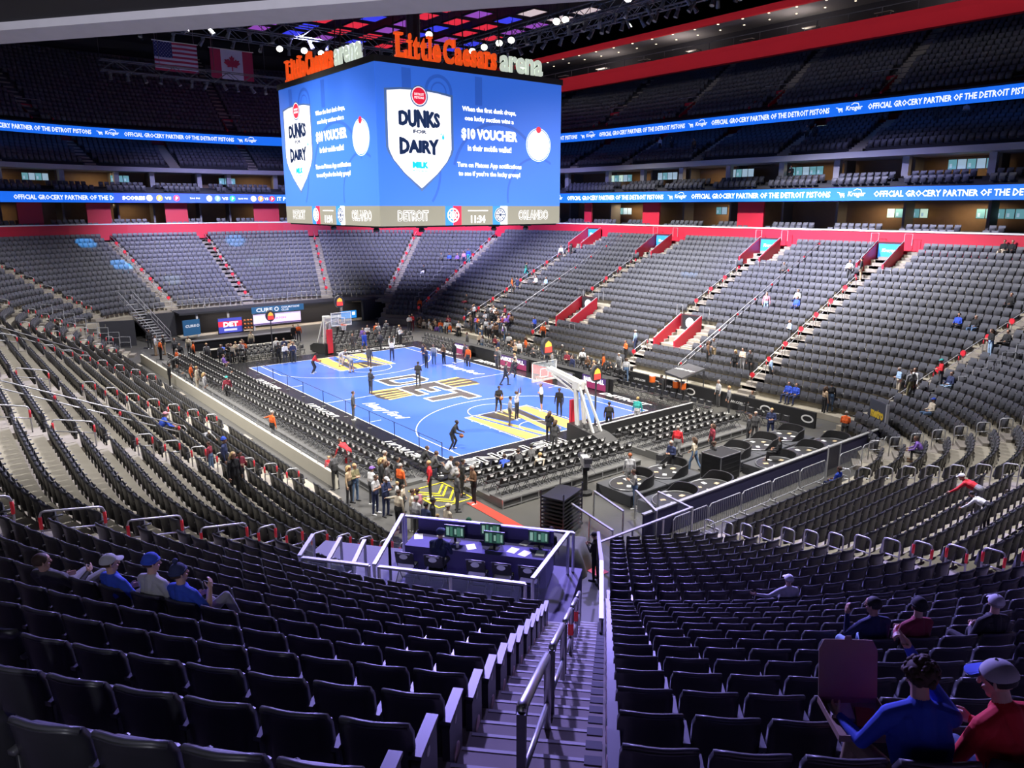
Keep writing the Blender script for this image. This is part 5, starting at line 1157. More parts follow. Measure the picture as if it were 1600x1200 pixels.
(9.28, 29.92, 7.2, 'T', 'sit', 270, 'charcoal', 'dark', 'brown', '', 1, 'll', 0, 1.0, 'lone person in charcoal high in the stand'),
(15.18, 29.37, 6.94, 'S', 'front', 300, 'light grey', 'charcoal', 'brown', '', 1, 'll', 0, 1.0, 'person in pale grey at the fourth upper tunnel box'),
(15.95, 29.71, 7.11, 'S', 'stand', 200, 'black', 'tan', 'black', '', 1, 'll', 0, 1.0, 'person in black at the mouth of the fourth upper tunnel box'),
(16.97, 16.84, 1.12, 'S', 'stand', 40, 'light blue', 'black', 'black', '', 1, 'll', 0, 1.0, 'woman in white and light blue climbing the pale steps'),
(19.17, 15.34, 0.42, 'T', 'sit', 270, 'blue', 'navy', 'brown', '', 1, 'll', 0, 1.0, 'larger of two people in blue above the logo wall'),
(19.88, 15.22, 0.36, 'T', 'sit', 260, 'blue', 'navy', 'brown', '', 1, 'll', 0, 1.0, 'smaller of two people in blue above the logo wall'),
(22.18, 15.37, 0.44, 'S', 'stand', 130, 'black', 'jeans blue', 'black', '', 1, 'll', 0, 1.0, 'person in black coat standing above the logo wall'),
(22.0, 14.98, 0.26, 'S', 'stand', 60, 'tan', 'black', 'longbrown', '', 1, 'll', 0, 1.0, 'woman in tan beside the black coat'),
(25.13, 17.58, 1.63, 'S', 'front', 230, 'light blue', 'cream', 'grey', '', 1, 'll', 0, 1.0, 'bald man in pale denim jacket at the stand corner'),
(26.59, 15.73, 1.97, 'S', 'stand', 150, 'grey', 'olive', 'brown', '', 1, 'll', 0, 1.0, 'man in checked grey shirt, back turned, at the stand corner'),
(26.67, 16.0, 2.06, 'S', 'stand', 250, 'white', 'charcoal', 'brown', '', 1, 'll', 0, 1.0, 'person in white behind the checked shirt'),
(27.49, 17.33, 2.54, 'S', 'front', 220, 'red', 'charcoal', 'brown', 'cap:teal', 1, 'll', 0, 1.0, 'man in red sweatshirt and teal hat'),
(28.3, 16.98, 2.54, 'T', 'sit', 220, 'navy', 'light blue', 'brown', '', 1, 'll', 0, 1.0, 'person in navy sitting in the framed box seats'),
(25.54, 24.74, 4.93, 'T', 'sit', 260, 'blue', 'dark', 'black', '', 1, 'll', 0, 1.0, 'person in violet blue seated with a friend on the right stand'),
(26.19, 24.54, 4.89, 'T', 'sit', 260, 'black', 'jeans blue', 'grey', '', 1, 'll', 0, 1.0, 'bald person in black seated next to violet blue'),
(28.27, 21.77, 3.91, 'S', 'front', 230, 'black', 'light blue', 'longbrown', '', 1, 'll', 0, 1.0, 'woman in long black coat and pale jeans'),
(28.73, 22.41, 4.28, 'T', 'sit', 240, 'black', 'black', 'brown', '', 1, 'll', 0, 1.0, 'person in black sitting behind the long black coat'),
(27.41, 26.79, 6.05, 'T', 'sit', 200, 'black', 'dark', 'brown', '', 1, 'll', 0, 1.0, 'person in black sitting near the frame edge'),
(23.9, 33.94, 9.1, 'T', 'sit', 200, 'black', 'cream', 'black', '', 1, 'll', 0, 1.0, 'seated person in black under the red parapet holding papers'),
(24.7, 34.04, 9.17, 'T', 'sit', 200, 'black', 'black', 'brown', '', 1, 'll', 0, 1.0, 'seated person in black at the end under the red parapet'),
(28.94, 13.61, 1.77, 'T', 'sit', 160, 'cream', 'jeans blue', 'brown', 'cap:blue', 1, 'll', 0, 1.0, 'person in cream with blue cap in the lowest row by the barrier'),
(30.6, 8.37, 1.15, 'T', 'sitlean', 170, 'purple', 'dark', 'brown', '', 1, 'll', 0, 1.0, 'person in purple leaning over a pink tablet'),
(-17.85, 29.01, 6.77, 'S', 'stand', 300, 'white', 'dark', 'black', '', 1, 'll', 0, 1.0, 'tall person in white robe at the first upper tunnel box'),
(-16.82, 29.5, 7.0, 'S', 'stand', 60, 'black', 'black', 'black', '', 1, 'll', 0, 1.0, 'person in black at the first upper tunnel box'),
(-19.44, 25.28, 5.05, 'S', 'walk', 40, 'green', 'teal', 'black', '', 1, 'll', 0, 1.0, 'person in dark green climbing the aisle'),
(-18.06, 22.22, 3.62, 'S', 'stand', 60, 'orange', 'charcoal', 'brown', '', 1, 'll', 0, 1.0, 'person in orange on the aisle steps'),
(-17.21, 22.32, 3.67, 'S', 'stand', 260, 'navy', 'navy', 'black', '', 1, 'll', 0, 1.0, 'person in navy on the aisle steps'),
(-15.87, 23.84, 4.37, 'T', 'sit', 270, 'white', 'charcoal', 'brown', '', 1, 'll', 0, 1.0, 'person in white at the end of a row beside the aisle'),
(-14.31, 23.66, 4.29, 'T', 'sit', 270, 'light blue', 'grey', 'brown', '', 1, 'll', 0, 1.0, 'person in light blue next to the white shirt'),
(-33.78, 23.59, 5.82, 'T', 'sit', 300, 'charcoal', 'dark', 'brown', '', 1, 'll', 0, 1.0, 'first of the seated row near the far aisle, in charcoal'),
(-32.98, 24.48, 5.98, 'T', 'sit', 300, 'blue', 'dark', 'black', '', 1, 'll', 0, 1.0, 'person in blue seated near the far aisle'),
(-32.39, 24.83, 5.99, 'T', 'sit', 300, 'purple', 'dark', 'brown', '', 1, 'll', 0, 1.0, 'person in purple seated near the far aisle'),
(-30.83, 24.9, 5.72, 'S', 'stand', 300, 'pink', 'navy', 'brown', '', 1, 'll', 0, 1.0, 'standing person in pink near the far aisle'),
(-30.82, 25.56, 6.01, 'S', 'stand', 300, 'blue', 'teal', 'brown', '', 1, 'll', 0, 1.0, 'standing person in blue and teal near the far aisle'),
(-33.86, 21.03, 4.84, 'T', 'sit', 300, 'black', 'white', 'black', '', 1, 'll', 0, 1.0, 'lone person in black in the far corner seats'),
(-22.04, 18.9, 2.08, 'T', 'sit', 270, 'black', 'maroon', 'brown', '', 1, 'll', 0, 1.0, 'lone person in black and maroon low in the far stand'),
(4.37, 17.22, 1.29, 'S', 'stand', 200, 'light blue', 'navy', 'grey', '', 1, 'll', 0, 1.0, 'man in light blue suit at the lower red tunnel'),
(4.65, 15.83, 0.64, 'S', 'cross', 250, 'orange', 'black', 'brown', '', 1, 'll', 0, 1.0, 'usher in orange beside the lower red tunnel'),
(5.19, 14.52, -0.15, 'S', 'stand', 270, 'grey', 'charcoal', 'grey', '', 1, 'll', 0, 1.0, 'person in grey below the orange usher'),
(-7.71, 16.75, 1.07, 'S', 'front', 270, 'blue', 'navy', 'black', '', 1, 'll', 0, 1.0, 'usher in blue beside the first lower red tunnel'),
(-5.65, 16.0, 0.73, 'S', 'stand', 300, 'orange', 'black', 'brown', '', 1, 'll', 0, 1.0, 'usher in orange at the mouth of the first lower red tunnel'),
(36.36, -0.06, 2.67, 'T', 'bendover', 160, 'red', 'grey', 'brown', 'cap:white', 1, 'll', 0, 1.0, 'fan in red jersey with blue sleeves and white cap bending over the seats'),
(36.72, -2.21, 2.78, 'T', 'bendover', 130, 'white', 'black', 'black', '', 1, 'll', 0, 0.85, 'child in white number 28 jersey bending over a seat back'),
(29.55, 2.74, 0.57, 'T', 'sit', 165, 'light blue', 'grey', 'brown', '', 1, 'll', 0, 1.0, 'man in light blue shirt writing in the front row'),
(29.73, 2.99, 0.62, 'T', 'sit', 165, 'blue', 'navy', 'brown', '', 1, 'll', 0, 1.0, 'person in royal blue next to the light blue shirt'),
(10.29, -18.2, 1.76, 'S', 'bendover', 20, 'grey', 'charcoal', 'blond', 'cap:cream', 1, 'll', 0, 0.7, 'man in grey hoodie and pale cap bending over a child'),
(15.09, -19.37, 2.3, 'S', 'stand', 230, 'maroon', 'jeans blue', 'brown', '', 1, 'll', 0, 0.7, 'child in dark maroon top in front of the grey hoodie'),
(16.28, -19.18, 2.21, 'S', 'stand', 60, 'navy', 'black', 'blue', 'beanie:blue', 1, 'll', 0, 1, 'tall person in black coat with bright blue hood'),
(19.11, -19.73, 2.47, 'S', 'stand', 20, 'black', 'black', 'longblond', '', 1, 'll', 0, 1, 'blond person in black beside the maroon hoodie'),
(18.4, -19.31, 2.27, 'S', 'phone', 20, 'maroon', 'charcoal', 'black', '', 1, 'll', 0, 1, 'person in maroon hoodie and grey trousers'),
(10.08, -20.52, 2.83, 'T', 'sitlean', 40, 'blue', 'black', 'brown', 'cap:pink', 1, 'll', 0, 1, 'person in blue jersey and pink cap reading in the side stand'),
(5.6, -13.33, 0.0, 'F', 'armsout', 100, 'orange', 'black', 'grey', '', 1, 'll', 0, 1, 'usher in orange leaning on the low white wall'),
(-21.59, -19.58, 2.4, 'S', 'stand', 230, 'black', 'black', 'longbrown', '', 1, 'll', 0, 1, 'woman in black with auburn hair on the side stand steps'),
(-22.72, -12.18, 0.0, 'F', 'stand', 100, 'orange', 'black', 'grey', '', 1, 'll', 0, 1.0, 'usher in orange at the end of the white wall'),
(-25.09, -12.01, 0.0, 'F', 'stand', 60, 'light grey', 'tan', 'brown', '', 1, 'll', 0, 1.0, 'person in pale grey behind the orange usher'),
(-24.97, -11.31, 0.0, 'F', 'stand', 270, 'black', 'khaki', 'grey', '', 1, 'll', 0, 1.0, 'man in black top and khakis at the foot of the stairway'),
(-28.82, -11.62, 0.0, 'F', 'stand', 0, 'black', 'black', 'black', '', 1, 'll', 0, 1.0, 'person in black under the steel stairway'),
(-22.62, -11.02, 0.0, 'F', 'stand', 0, 'charcoal', 'black', 'brown', '', 1, 'll', 0, 1.0, 'person in charcoal by the dark corner wall'),
(-19.73, -11.38, 0.0, 'F', 'stand', 340, 'dark', 'dark', 'black', '', 1, 'll', 0, 1.0, 'person in dark clothes nearest the small blue sign'),
(-22.9, -9.79, 0.0, 'F', 'stand', 310, 'cream', 'charcoal', 'brown', '', 1, 'll', 0, 1.0, 'person in cream beneath the small blue sign'),
(-19.99, -10.24, 0.0, 'F', 'stand', 80, 'orange', 'black', 'brown', '', 1, 'll', 0, 1.0, 'usher in orange at the head of the rope side stage'),
(-17.17, -12.3, 0.0, 'F', 'stand', 60, 'orange', 'charcoal', 'grey', '', 1, 'll', 0, 1.0, 'usher in orange beside the grey crouching man'),
(-16.72, -12.61, 0.0, 'F', 'bend', 60, 'grey', 'charcoal', 'grey', '', 1, 'll', 0, 1.0, 'man in grey crouching on the walkway'),
(-11.7, -14.27, 0.0, 'F', 'stand', 80, 'black', 'black', 'black', '', 1, 'll', 0, 1.0, 'person in black on the walkway'),
(-12.82, -13.36, 0.0, 'F', 'sit', 60, 'charcoal', 'charcoal', 'brown', '', 1, 'll', 0, 1.0, 'person in charcoal sitting on the walkway edge'),
(-10.49, -13.11, 0.0, 'F', 'stand', 60, 'orange', 'charcoal', 'brown', '', 1, 'll', 0, 1.0, 'usher in orange next to a cream coat'),
(-9.31, -13.05, 0.0, 'F', 'stand', 60, 'cream', 'cream', 'blond', '', 1, 'll', 0, 1.0, 'person in cream coat on the walkway'),
(-6.81, -13.27, 0.0, 'F', 'stand', 60, 'light grey', 'grey', 'longblond', '', 1, 'll', 0, 1.0, 'blond person in grey leaning on the white wall'),
(-4.92, -12.34, 0.0, 'F', 'walk', 330, 'maroon', 'charcoal', 'black', 'cap:teal', 1, 'll', 0, 1.0, 'person in maroon jacket with teal cap walking along the chairs'),
(-18.35, -9.64, 0.0, 'F', 'stand', 0, 'grey', 'charcoal', 'blond', '', 1, 'll', 0, 1.0, 'fair haired person in grey behind the stage end'),
(-17.03, -8.92, 0.0, 'F', 'stand', 0, 'charcoal', 'black', 'black', '', 1, 'll', 0, 1.0, 'person in charcoal at the corner of the far baseline'),
(-18.14, -8.2, 0.0, 'F', 'bend', 200, 'blue', 'jeans blue', 'brown', '', 1, 'll', 0, 1.0, 'person in blue bending at the far corner'),
(-14.71, -9.4, 0.0, 'F', 'sit', 60, 'purple', 'dark', 'brown', '', 1, 'll', 0, 1.0, 'person in purple at the corner of the rope side stage'),
(-11.03, -10.35, 0.0, 'F', 'sit', 60, 'charcoal', 'dark', 'brown', '', 1, 'll', 0, 1.0, 'spectator in charcoal amid the rope side rows'),
(-23.62, 0.5, 0.0, 'F', 'stand', 160, 'orange', 'charcoal', 'grey', '', 1, 'll', 0, 1.0, 'usher in orange on the pale far club floor'),
(-23.54, -0.04, 0.0, 'F', 'stand', 0, 'black', 'black', 'black', '', 1, 'll', 0, 1.0, 'person in black next to the orange usher on the club floor'),
(-22.26, -4.54, 0.0, 'F', 'stand', 320, 'cream', 'charcoal', 'black', '', 1, 'll', 0, 1.0, 'person in cream standing by the long dark counter'),
(-22.96, 12.73, 0.0, 'F', 'cross', 310, 'red', 'maroon', 'brown', '', 1, 'll', 0, 1.0, 'person in red at the bottom of the far corner steps'),
(-26.59, 15.93, 1.11, 'S', 'stand', 300, 'orange', 'black', 'brown', '', 1, 'll', 0, 1.0, 'usher in orange on the far corner steps'),
(-16.88, 14.5, -0.19, 'S', 'cross', 312, 'white', 'black', 'brown', '', 0, 'll', 0, 1.0, 'person in white, first from the far hoop in the crowd below the tunnel'),
(-18.13, 16.2, 0.82, 'S', 'stand', 244, 'black', 'jeans blue', 'longbrown', '', 2, 'll', 0, 1.0, 'person in black, second from the far hoop in the crowd below the tunnel'),
(-15.99, 15.37, 0.44, 'S', 'stand', 266, 'brown', 'dark', 'longbrown', '', 1, 'll', 0, 1.0, 'person in brown, third from the far hoop in the crowd below the tunnel'),
(-17.14, 16.33, 0.88, 'S', 'phone', 241, 'black', 'charcoal', 'brown', '', 0, 'll', 0, 1.0, 'person in black, fourth from the far hoop in the crowd below the tunnel'),
(-17.68, 16.89, 1.14, 'S', 'cross', 263, 'light grey', 'dark', 'black', '', 1, 'll', 0, 1.0, 'person in light grey, fifth from the far hoop in the crowd below the tunnel'),
(-17.68, 17.0, 1.2, 'S', 'phone', 269, 'white', 'dark', 'blond', '', 1, 'll', 0, 1.0, 'person in white, sixth from the far hoop in the crowd below the tunnel'),
(-15.02, 15.42, 0.46, 'S', 'cross', 310, 'purple', 'jeans blue', 'longbrown', '', 1, 'll', 0, 1.0, 'person in purple, seventh from the far hoop in the crowd below the tunnel'),
(-14.8, 15.38, 0.45, 'S', 'stand', 262, 'orange', 'dark', 'grey', '', 1, 'll', 0, 1.0, 'person in orange, eighth from the far hoop in the crowd below the tunnel'),
(-13.85, 14.86, 0.2, 'S', 'stand', 264, 'black', 'jeans blue', 'blond', '', 1, 'll', 0, 1.0, 'person in black, ninth from the far hoop in the crowd below the tunnel'),
(-13.02, 14.57, 0.06, 'S', 'phone', 242, 'cream', 'jeans blue', 'grey', '', 2, 'll', 0, 1.0, 'person in cream, tenth from the far hoop in the crowd below the tunnel'),
(-14.7, 16.21, 0.83, 'S', 'phone', 277, 'light grey', 'charcoal', 'brown', '', 1, 'll', 0, 1.0, 'person in light grey, eleventh from the far hoop in the crowd below the tunnel'),
(-13.19, 15.21, 0.37, 'S', 'stand', 287, 'light grey', 'black', 'longbrown', '', 0, 'll', 0, 1.0, 'person in light grey, twelfth from the far hoop in the crowd below the tunnel'),
(-12.17, 14.84, 0.19, 'S', 'phone', 287, 'grey', 'black', 'longbrown', '', 1, 'll', 0, 1.0, 'person in grey, thirteenth from the far hoop in the crowd below the tunnel'),
(-15.14, 17.34, 1.35, 'S', 'phone', 301, 'white', 'black', 'black', '', 2, 'll', 0, 1.0, 'person in white, fourteenth from the far hoop in the crowd below the tunnel'),
(-14.19, 16.63, 1.02, 'S', 'stand', 302, 'black', 'black', 'longbrown', '', 0, 'll', 0, 1.0, 'person in black, fifteenth from the far hoop in the crowd below the tunnel'),
(-11.98, 15.02, 0.27, 'S', 'stand', 258, 'light grey', 'charcoal', 'blond', '', 1, 'll', 0, 1.0, 'person in light grey, sixteenth from the far hoop in the crowd below the tunnel'),
(-14.71, 17.1, 1.24, 'S', 'cross', 292, 'charcoal', 'black', 'black', '', 0, 'll', 0, 1.0, 'person in charcoal, seventeenth from the far hoop in the crowd below the tunnel'),
(-14.43, 17.11, 1.24, 'S', 'front', 275, 'white', 'black', 'blond', '', 1, 'll', 0, 1.0, 'person in white, eighteenth from the far hoop in the crowd below the tunnel'),
(-14.82, 17.41, 1.38, 'S', 'stand', 276, 'white', 'black', 'black', '', 1, 'll', 0, 1.0, 'person in white, nineteenth from the far hoop in the crowd below the tunnel'),
(-11.45, 14.92, 0.22, 'S', 'stand', 317, 'brown', 'dark', 'brown', '', 1, 'll', 0, 1.0, 'person in brown, twentieth from the far hoop in the crowd below the tunnel'),
(-13.94, 17.02, 1.2, 'S', 'phone', 305, 'brown', 'charcoal', 'blond', '', 0, 'll', 0, 1.0, 'person in brown, twenty-first from the far hoop in the crowd below the tunnel'),
(-11.25, 14.98, 0.26, 'S', 'front', 274, 'brown', 'black', 'grey', '', 2, 'll', 0, 1.0, 'person in brown, twenty-second from the far hoop in the crowd below the tunnel'),
(-11.37, 15.1, 0.31, 'S', 'phone', 291, 'brown', 'black', 'longbrown', '', 1, 'll', 0, 1.0, 'person in brown, twenty-third from the far hoop in the crowd below the tunnel'),
(-12.16, 15.96, 0.71, 'S', 'cross', 252, 'tan', 'jeans blue', 'brown', '', 0, 'll', 0, 1.0, 'person in tan, twenty-fourth from the far hoop in the crowd below the tunnel'),
(-11.74, 16.11, 0.78, 'S', 'front', 243, 'maroon', 'jeans blue', 'grey', '', 1, 'll', 0, 1.0, 'person in maroon, twenty-fifth from the far hoop in the crowd below the tunnel'),
(-12.06, 16.4, 0.91, 'S', 'phone', 311, 'purple', 'black', 'grey', '', 0, 'll', 0, 1.0, 'person in purple, twenty-sixth from the far hoop in the crowd below the tunnel'),
(-10.11, 15.0, 0.26, 'S', 'front', 244, 'purple', 'black', 'brown', '', 2, 'll', 0, 1.0, 'person in purple, twenty-seventh from the far hoop in the crowd below the tunnel'),
(-10.07, 14.99, 0.26, 'S', 'stand', 241, 'charcoal', 'jeans blue', 'grey', '', 0, 'll', 0, 1.0, 'person in charcoal, twenty-eighth from the far hoop in the crowd below the tunnel'),
(-10.14, 15.07, 0.29, 'S', 'stand', 282, 'white', 'black', 'black', '', 1, 'll', 0, 1.0, 'person in white, twenty-ninth from the far hoop in the crowd below the tunnel'),
(-11.88, 16.44, 0.94, 'S', 'front', 260, 'cream', 'dark', 'blond', '', 2, 'll', 0, 1.0, 'person in cream, thirtieth from the far hoop in the crowd below the tunnel'),
(-13.2, 17.56, 1.46, 'S', 'front', 256, 'maroon', 'dark', 'blond', '', 2, 'll', 0, 1.0, 'person in maroon, thirty-first from the far hoop in the crowd below the tunnel'),
(-11.27, 16.23, 0.83, 'S', 'front', 303, 'purple', 'dark', 'black', '', 1, 'll', 0, 1.0, 'person in purple, thirty-second from the far hoop in the crowd below the tunnel'),
(-11.33, 16.68, 1.05, 'S', 'stand', 309, 'purple', 'dark', 'longbrown', '', 0, 'll', 0, 1.0, 'person in purple, thirty-third from the far hoop in the crowd below the tunnel'),
(-11.01, 16.62, 1.02, 'S', 'phone', 289, 'brown', 'black', 'black', '', 2, 'll', 0, 1.0, 'person in brown, thirty-fourth from the far hoop in the crowd below the tunnel'),
(-24.26, 14.25, -0.59, 'S', 'stand', 304, 'black', 'black', 'grey', '', 1, 'll', 0, 1.0, 'person in black, first from the far hoop at the far sideline corner'),
(-24.1, 14.29, -0.64, 'S', 'phone', 270, 'tan', 'charcoal', 'brown', '', 2, 'll', 0, 1.0, 'person in tan, second from the far hoop at the far sideline corner'),
(-24.08, 14.29, -1.09, 'S', 'cross', 295, 'brown', 'black', 'brown', '', 2, 'll', 0, 1.0, 'person in brown, third from the far hoop at the far sideline corner'),
(-23.83, 14.34, -1.14, 'S', 'phone', 285, 'brown', 'jeans blue', 'brown', '', 0, 'll', 0, 1.0, 'person in brown, fourth from the far hoop at the far sideline corner'),
(-23.8, 14.34, -0.46, 'S', 'front', 259, 'brown', 'dark', 'longbrown', '', 1, 'll', 0, 1.0, 'person in brown, fifth from the far hoop at the far sideline corner'),
(-23.37, 14.42, -0.78, 'S', 'stand', 293, 'cream', 'dark', 'grey', '', 1, 'll', 0, 1.0, 'person in cream, sixth from the far hoop at the far sideline corner'),
(-22.44, 14.5, -0.66, 'S', 'stand', 242, 'white', 'dark', 'blond', '', 0, 'll', 0, 1.0, 'person in white, seventh from the far hoop at the far sideline corner'),
(-22.18, 14.51, -1.09, 'S', 'stand', 264, 'orange', 'jeans blue', 'blond', '', 0, 'll', 0, 1.0, 'person in orange, eighth from the far hoop at the far sideline corner'),
(-21.98, 14.5, -1.0, 'S', 'stand', 300, 'cream', 'charcoal', 'brown', '', 2, 'll', 0, 1.0, 'person in cream, ninth from the far hoop at the far sideline corner'),
(-21.6, 14.51, -1.08, 'S', 'front', 306, 'cream', 'black', 'grey', '', 1, 'll', 0, 1.0, 'person in cream, tenth from the far hoop at the far sideline corner'),
(-21.57, 14.51, -0.78, 'S', 'stand', 296, 'white', 'charcoal', 'longbrown', '', 1, 'll', 0, 1.0, 'person in white, eleventh from the far hoop at the far sideline corner'),
(-21.49, 14.51, -0.63, 'S', 'cross', 315, 'black', 'black', 'grey', '', 2, 'll', 0, 1.0, 'person in black, twelfth from the far hoop at the far sideline corner'),
(-21.24, 14.51, -0.43, 'S', 'stand', 259, 'tan', 'dark', 'longbrown', '', 1, 'll', 0, 1.0, 'person in tan, thirteenth from the far hoop at the far sideline corner'),
(-20.98, 14.51, -1.02, 'S', 'stand', 300, 'purple', 'charcoal', 'longbrown', '', 2, 'll', 0, 1.0, 'person in purple, fourteenth from the far hoop at the far sideline corner'),
(-20.21, 14.5, -0.47, 'S', 'cross', 312, 'orange', 'jeans blue', 'black', '', 1, 'll', 0, 1.0, 'person in orange, fifteenth from the far hoop at the far sideline corner'),
(-19.21, 14.52, -0.38, 'S', 'cross', 313, 'white', 'dark', 'longbrown', '', 2, 'll', 0, 1.0, 'person in white, sixteenth from the far hoop at the far sideline corner'),
(-19.01, 14.71, 0.12, 'S', 'phone', 300, 'maroon', 'charcoal', 'black', '', 1, 'll', 0, 1.0, 'person in maroon, seventeenth from the far hoop at the far sideline corner'),
(-18.68, 14.51, -0.32, 'S', 'stand', 316, 'light grey', 'black', 'black', '', 1, 'll', 0, 1.0, 'person in light grey, eighteenth from the far hoop at the far sideline corner'),
(-18.55, 14.51, -0.62, 'S', 'stand', 287, 'orange', 'jeans blue', 'grey', '', 1, 'll', 0, 1.0, 'person in orange, nineteenth from the far hoop at the far sideline corner'),
(-17.22, 14.51, -0.77, 'S', 'phone', 278, 'charcoal', 'black', 'brown', '', 1, 'll', 0, 1.0, 'person in charcoal, twentieth from the far hoop at the far sideline corner'),
(-16.98, -8.36, 0.0, 'F', 'phone', 305, 'black', 'charcoal', 'brown', '', 0, 'll', 0, 1.0, 'person in black, first from the far hoop among diners at the dark counter'),
(-17.16, -8.19, 0.0, 'F', 'stand', 311, 'navy', 'dark', 'brown', '', 1, 'll', 0, 1.0, 'person in navy, second from the far hoop among diners at the dark counter'),
(-16.94, -8.1, 0.0, 'F', 'stand', 349, 'cream', 'black', 'longbrown', '', 1, 'll', 0, 1.0, 'person in cream, third from the far hoop among diners at the dark counter'),
(-17.68, -7.45, 0.0, 'F', 'phone', 325, 'cream', 'dark', 'blond', '', 1, 'll', 0, 1.0, 'person in cream, fourth from the far hoop among diners at the dark counter'),
(-17.6, -7.08, 0.0, 'F', 'cross', 321, 'white', 'charcoal', 'grey', '', 2, 'll', 0, 1.0, 'person in white, fifth from the far hoop among diners at the dark counter'),
(-17.54, -7.07, 0.0, 'F', 'stand', 343, 'grey', 'dark', 'blond', '', 0, 'll', 0, 1.0, 'person in grey, sixth from the far hoop among diners at the dark counter'),
(-18.52, -6.66, 0.0, 'F', 'stand', 5, 'maroon', 'black', 'brown', '', 1, 'll', 0, 1.0, 'person in maroon, seventh from the far hoop among diners at the dark counter'),
(-17.72, -6.8, 0.0, 'F', 'phone', 343, 'orange', 'black', 'longbrown', '', 1, 'll', 0, 1.0, 'person in orange, eighth from the far hoop among diners at the dark counter'),
(-17.38, -4.09, 0.0, 'F', 'stand', 332, 'white', 'black', 'grey', '', 1, 'll', 0, 1.0, 'person in white, ninth from the far hoop among diners at the dark counter'),
(-15.25, -4.78, 0.0, 'F', 'phone', 344, 'black', 'black', 'brown', '', 2, 'll', 0, 1.0, 'person in black, tenth from the far hoop among diners at the dark counter'),
(-16.86, -3.61, 0.0, 'F', 'front', 320, 'navy', 'charcoal', 'black', '', 1, 'll', 0, 1.0, 'person in navy, eleventh from the far hoop among diners at the dark counter'),
(-14.39, -4.57, 0.0, 'F', 'front', 4, 'white', 'dark', 'grey', '', 2, 'll', 0, 1.0, 'person in white, twelfth from the far hoop among diners at the dark counter'),
(-15.44, -3.61, 0.0, 'F', 'cross', 329, 'tan', 'black', 'black', '', 1, 'll', 0, 1.0, 'person in tan, thirteenth from the far hoop among diners at the dark counter'),
(-14.28, -3.92, 0.0, 'F', 'front', 350, 'navy', 'dark', 'brown', '', 2, 'll', 0, 1.0, 'person in navy, fourteenth from the far hoop among diners at the dark counter'),
(-14.65, -3.76, 0.0, 'F', 'stand', 311, 'light grey', 'jeans blue', 'blond', '', 1, 'll', 0, 1.0, 'person in light grey, fifteenth from the far hoop among diners at the dark counter'),
(-14.6, -3.71, 0.0, 'F', 'cross', 330, 'cream', 'charcoal', 'brown', '', 1, 'll', 0, 1.0, 'person in cream, sixteenth from the far hoop among diners at the dark counter'),
(-23.58, 4.62, 0.0, 'F', 'front', 316, 'black', 'charcoal', 'grey', '', 1, 'll', 0, 1.0, 'person in black, first from the far hoop behind the far baseline chairs'),
(-21.51, 3.97, 0.0, 'F', 'cross', 11, 'grey', 'black', 'brown', '', 1, 'll', 0, 1.0, 'person in grey, second from the far hoop behind the far baseline chairs'),
(-22.26, 4.47, 0.0, 'F', 'stand', 355, 'grey', 'black', 'longbrown', '', 1, 'll', 0, 1.0, 'person in grey, third from the far hoop behind the far baseline chairs'),
(-17.77, 4.32, 0.0, 'F', 'stand', 315, 'purple', 'jeans blue', 'brown', '', 0, 'll', 0, 1.0, 'person in purple, fourth from the far hoop behind the far baseline chairs'),
(-18.99, 5.41, 0.0, 'F', 'front', 342, 'white', 'charcoal', 'longbrown', '', 1, 'll', 0, 1.0, 'person in white, fifth from the far hoop behind the far baseline chairs'),
(-17.61, 5.62, 0.0, 'F', 'front', 303, 'charcoal', 'charcoal', 'grey', '', 2, 'll', 0, 1.0, 'person in charcoal, sixth from the far hoop behind the far baseline chairs'),
(-19.66, 6.74, 0.0, 'F', 'stand', 323, 'orange', 'jeans blue', 'brown', '', 1, 'll', 0, 1.0, 'person in orange, seventh from the far hoop behind the far baseline chairs'),
(-19.45, 6.82, 0.0, 'F', 'stand', 14, 'white', 'jeans blue', 'brown', '', 0, 'll', 0, 1.0, 'person in white, eighth from the far hoop behind the far baseline chairs'),
(-20.46, 8.27, 0.0, 'F', 'stand', 340, 'grey', 'charcoal', 'grey', '', 0, 'll', 0, 1.0, 'person in grey, ninth from the far hoop behind the far baseline chairs'),
(-17.21, 7.81, 0.0, 'F', 'phone', 356, 'grey', 'black', 'blond', '', 1, 'll', 0, 1.0, 'person in grey, tenth from the far hoop behind the far baseline chairs'),
(-15.93, 7.21, 0.0, 'F', 'phone', 20, 'white', 'dark', 'brown', '', 1, 'll', 0, 1.0, 'person in white, eleventh from the far hoop behind the far baseline chairs'),
(-22.47, 12.09, 0.0, 'F', 'front', 339, 'white', 'charcoal', 'longbrown', '', 0, 'll', 0, 1.0, 'person in white, twelfth from the far hoop behind the far baseline chairs'),
(-6.99, 4.25, 0.0, 'F', 'front', 276, 'navy', 'jeans blue', 'longbrown', '', 0, 'll', 0, 1.0, 'person in navy, first from the far hoop sitting on the other bench side'),
(-5.41, 3.5, 0.0, 'F', 'phone', 276, 'navy', 'black', 'blond', '', 1, 'll', 0, 1.0, 'person in navy, second from the far hoop sitting on the other bench side'),
(-6.35, 4.82, 0.0, 'F', 'stand', 304, 'light grey', 'jeans blue', 'black', '', 1, 'll', 0, 1.0, 'person in light grey, third from the far hoop sitting on the other bench side'),
(-5.91, 5.5, 0.0, 'F', 'cross', 283, 'brown', 'black', 'black', '', 1, 'll', 0, 1.0, 'person in brown, fourth from the far hoop sitting on the other bench side'),
(-5.05, 7.04, 0.0, 'F', 'stand', 272, 'charcoal', 'dark', 'black', '', 1, 'll', 0, 1.0, 'person in charcoal, fifth from the far hoop sitting on the other bench side'),
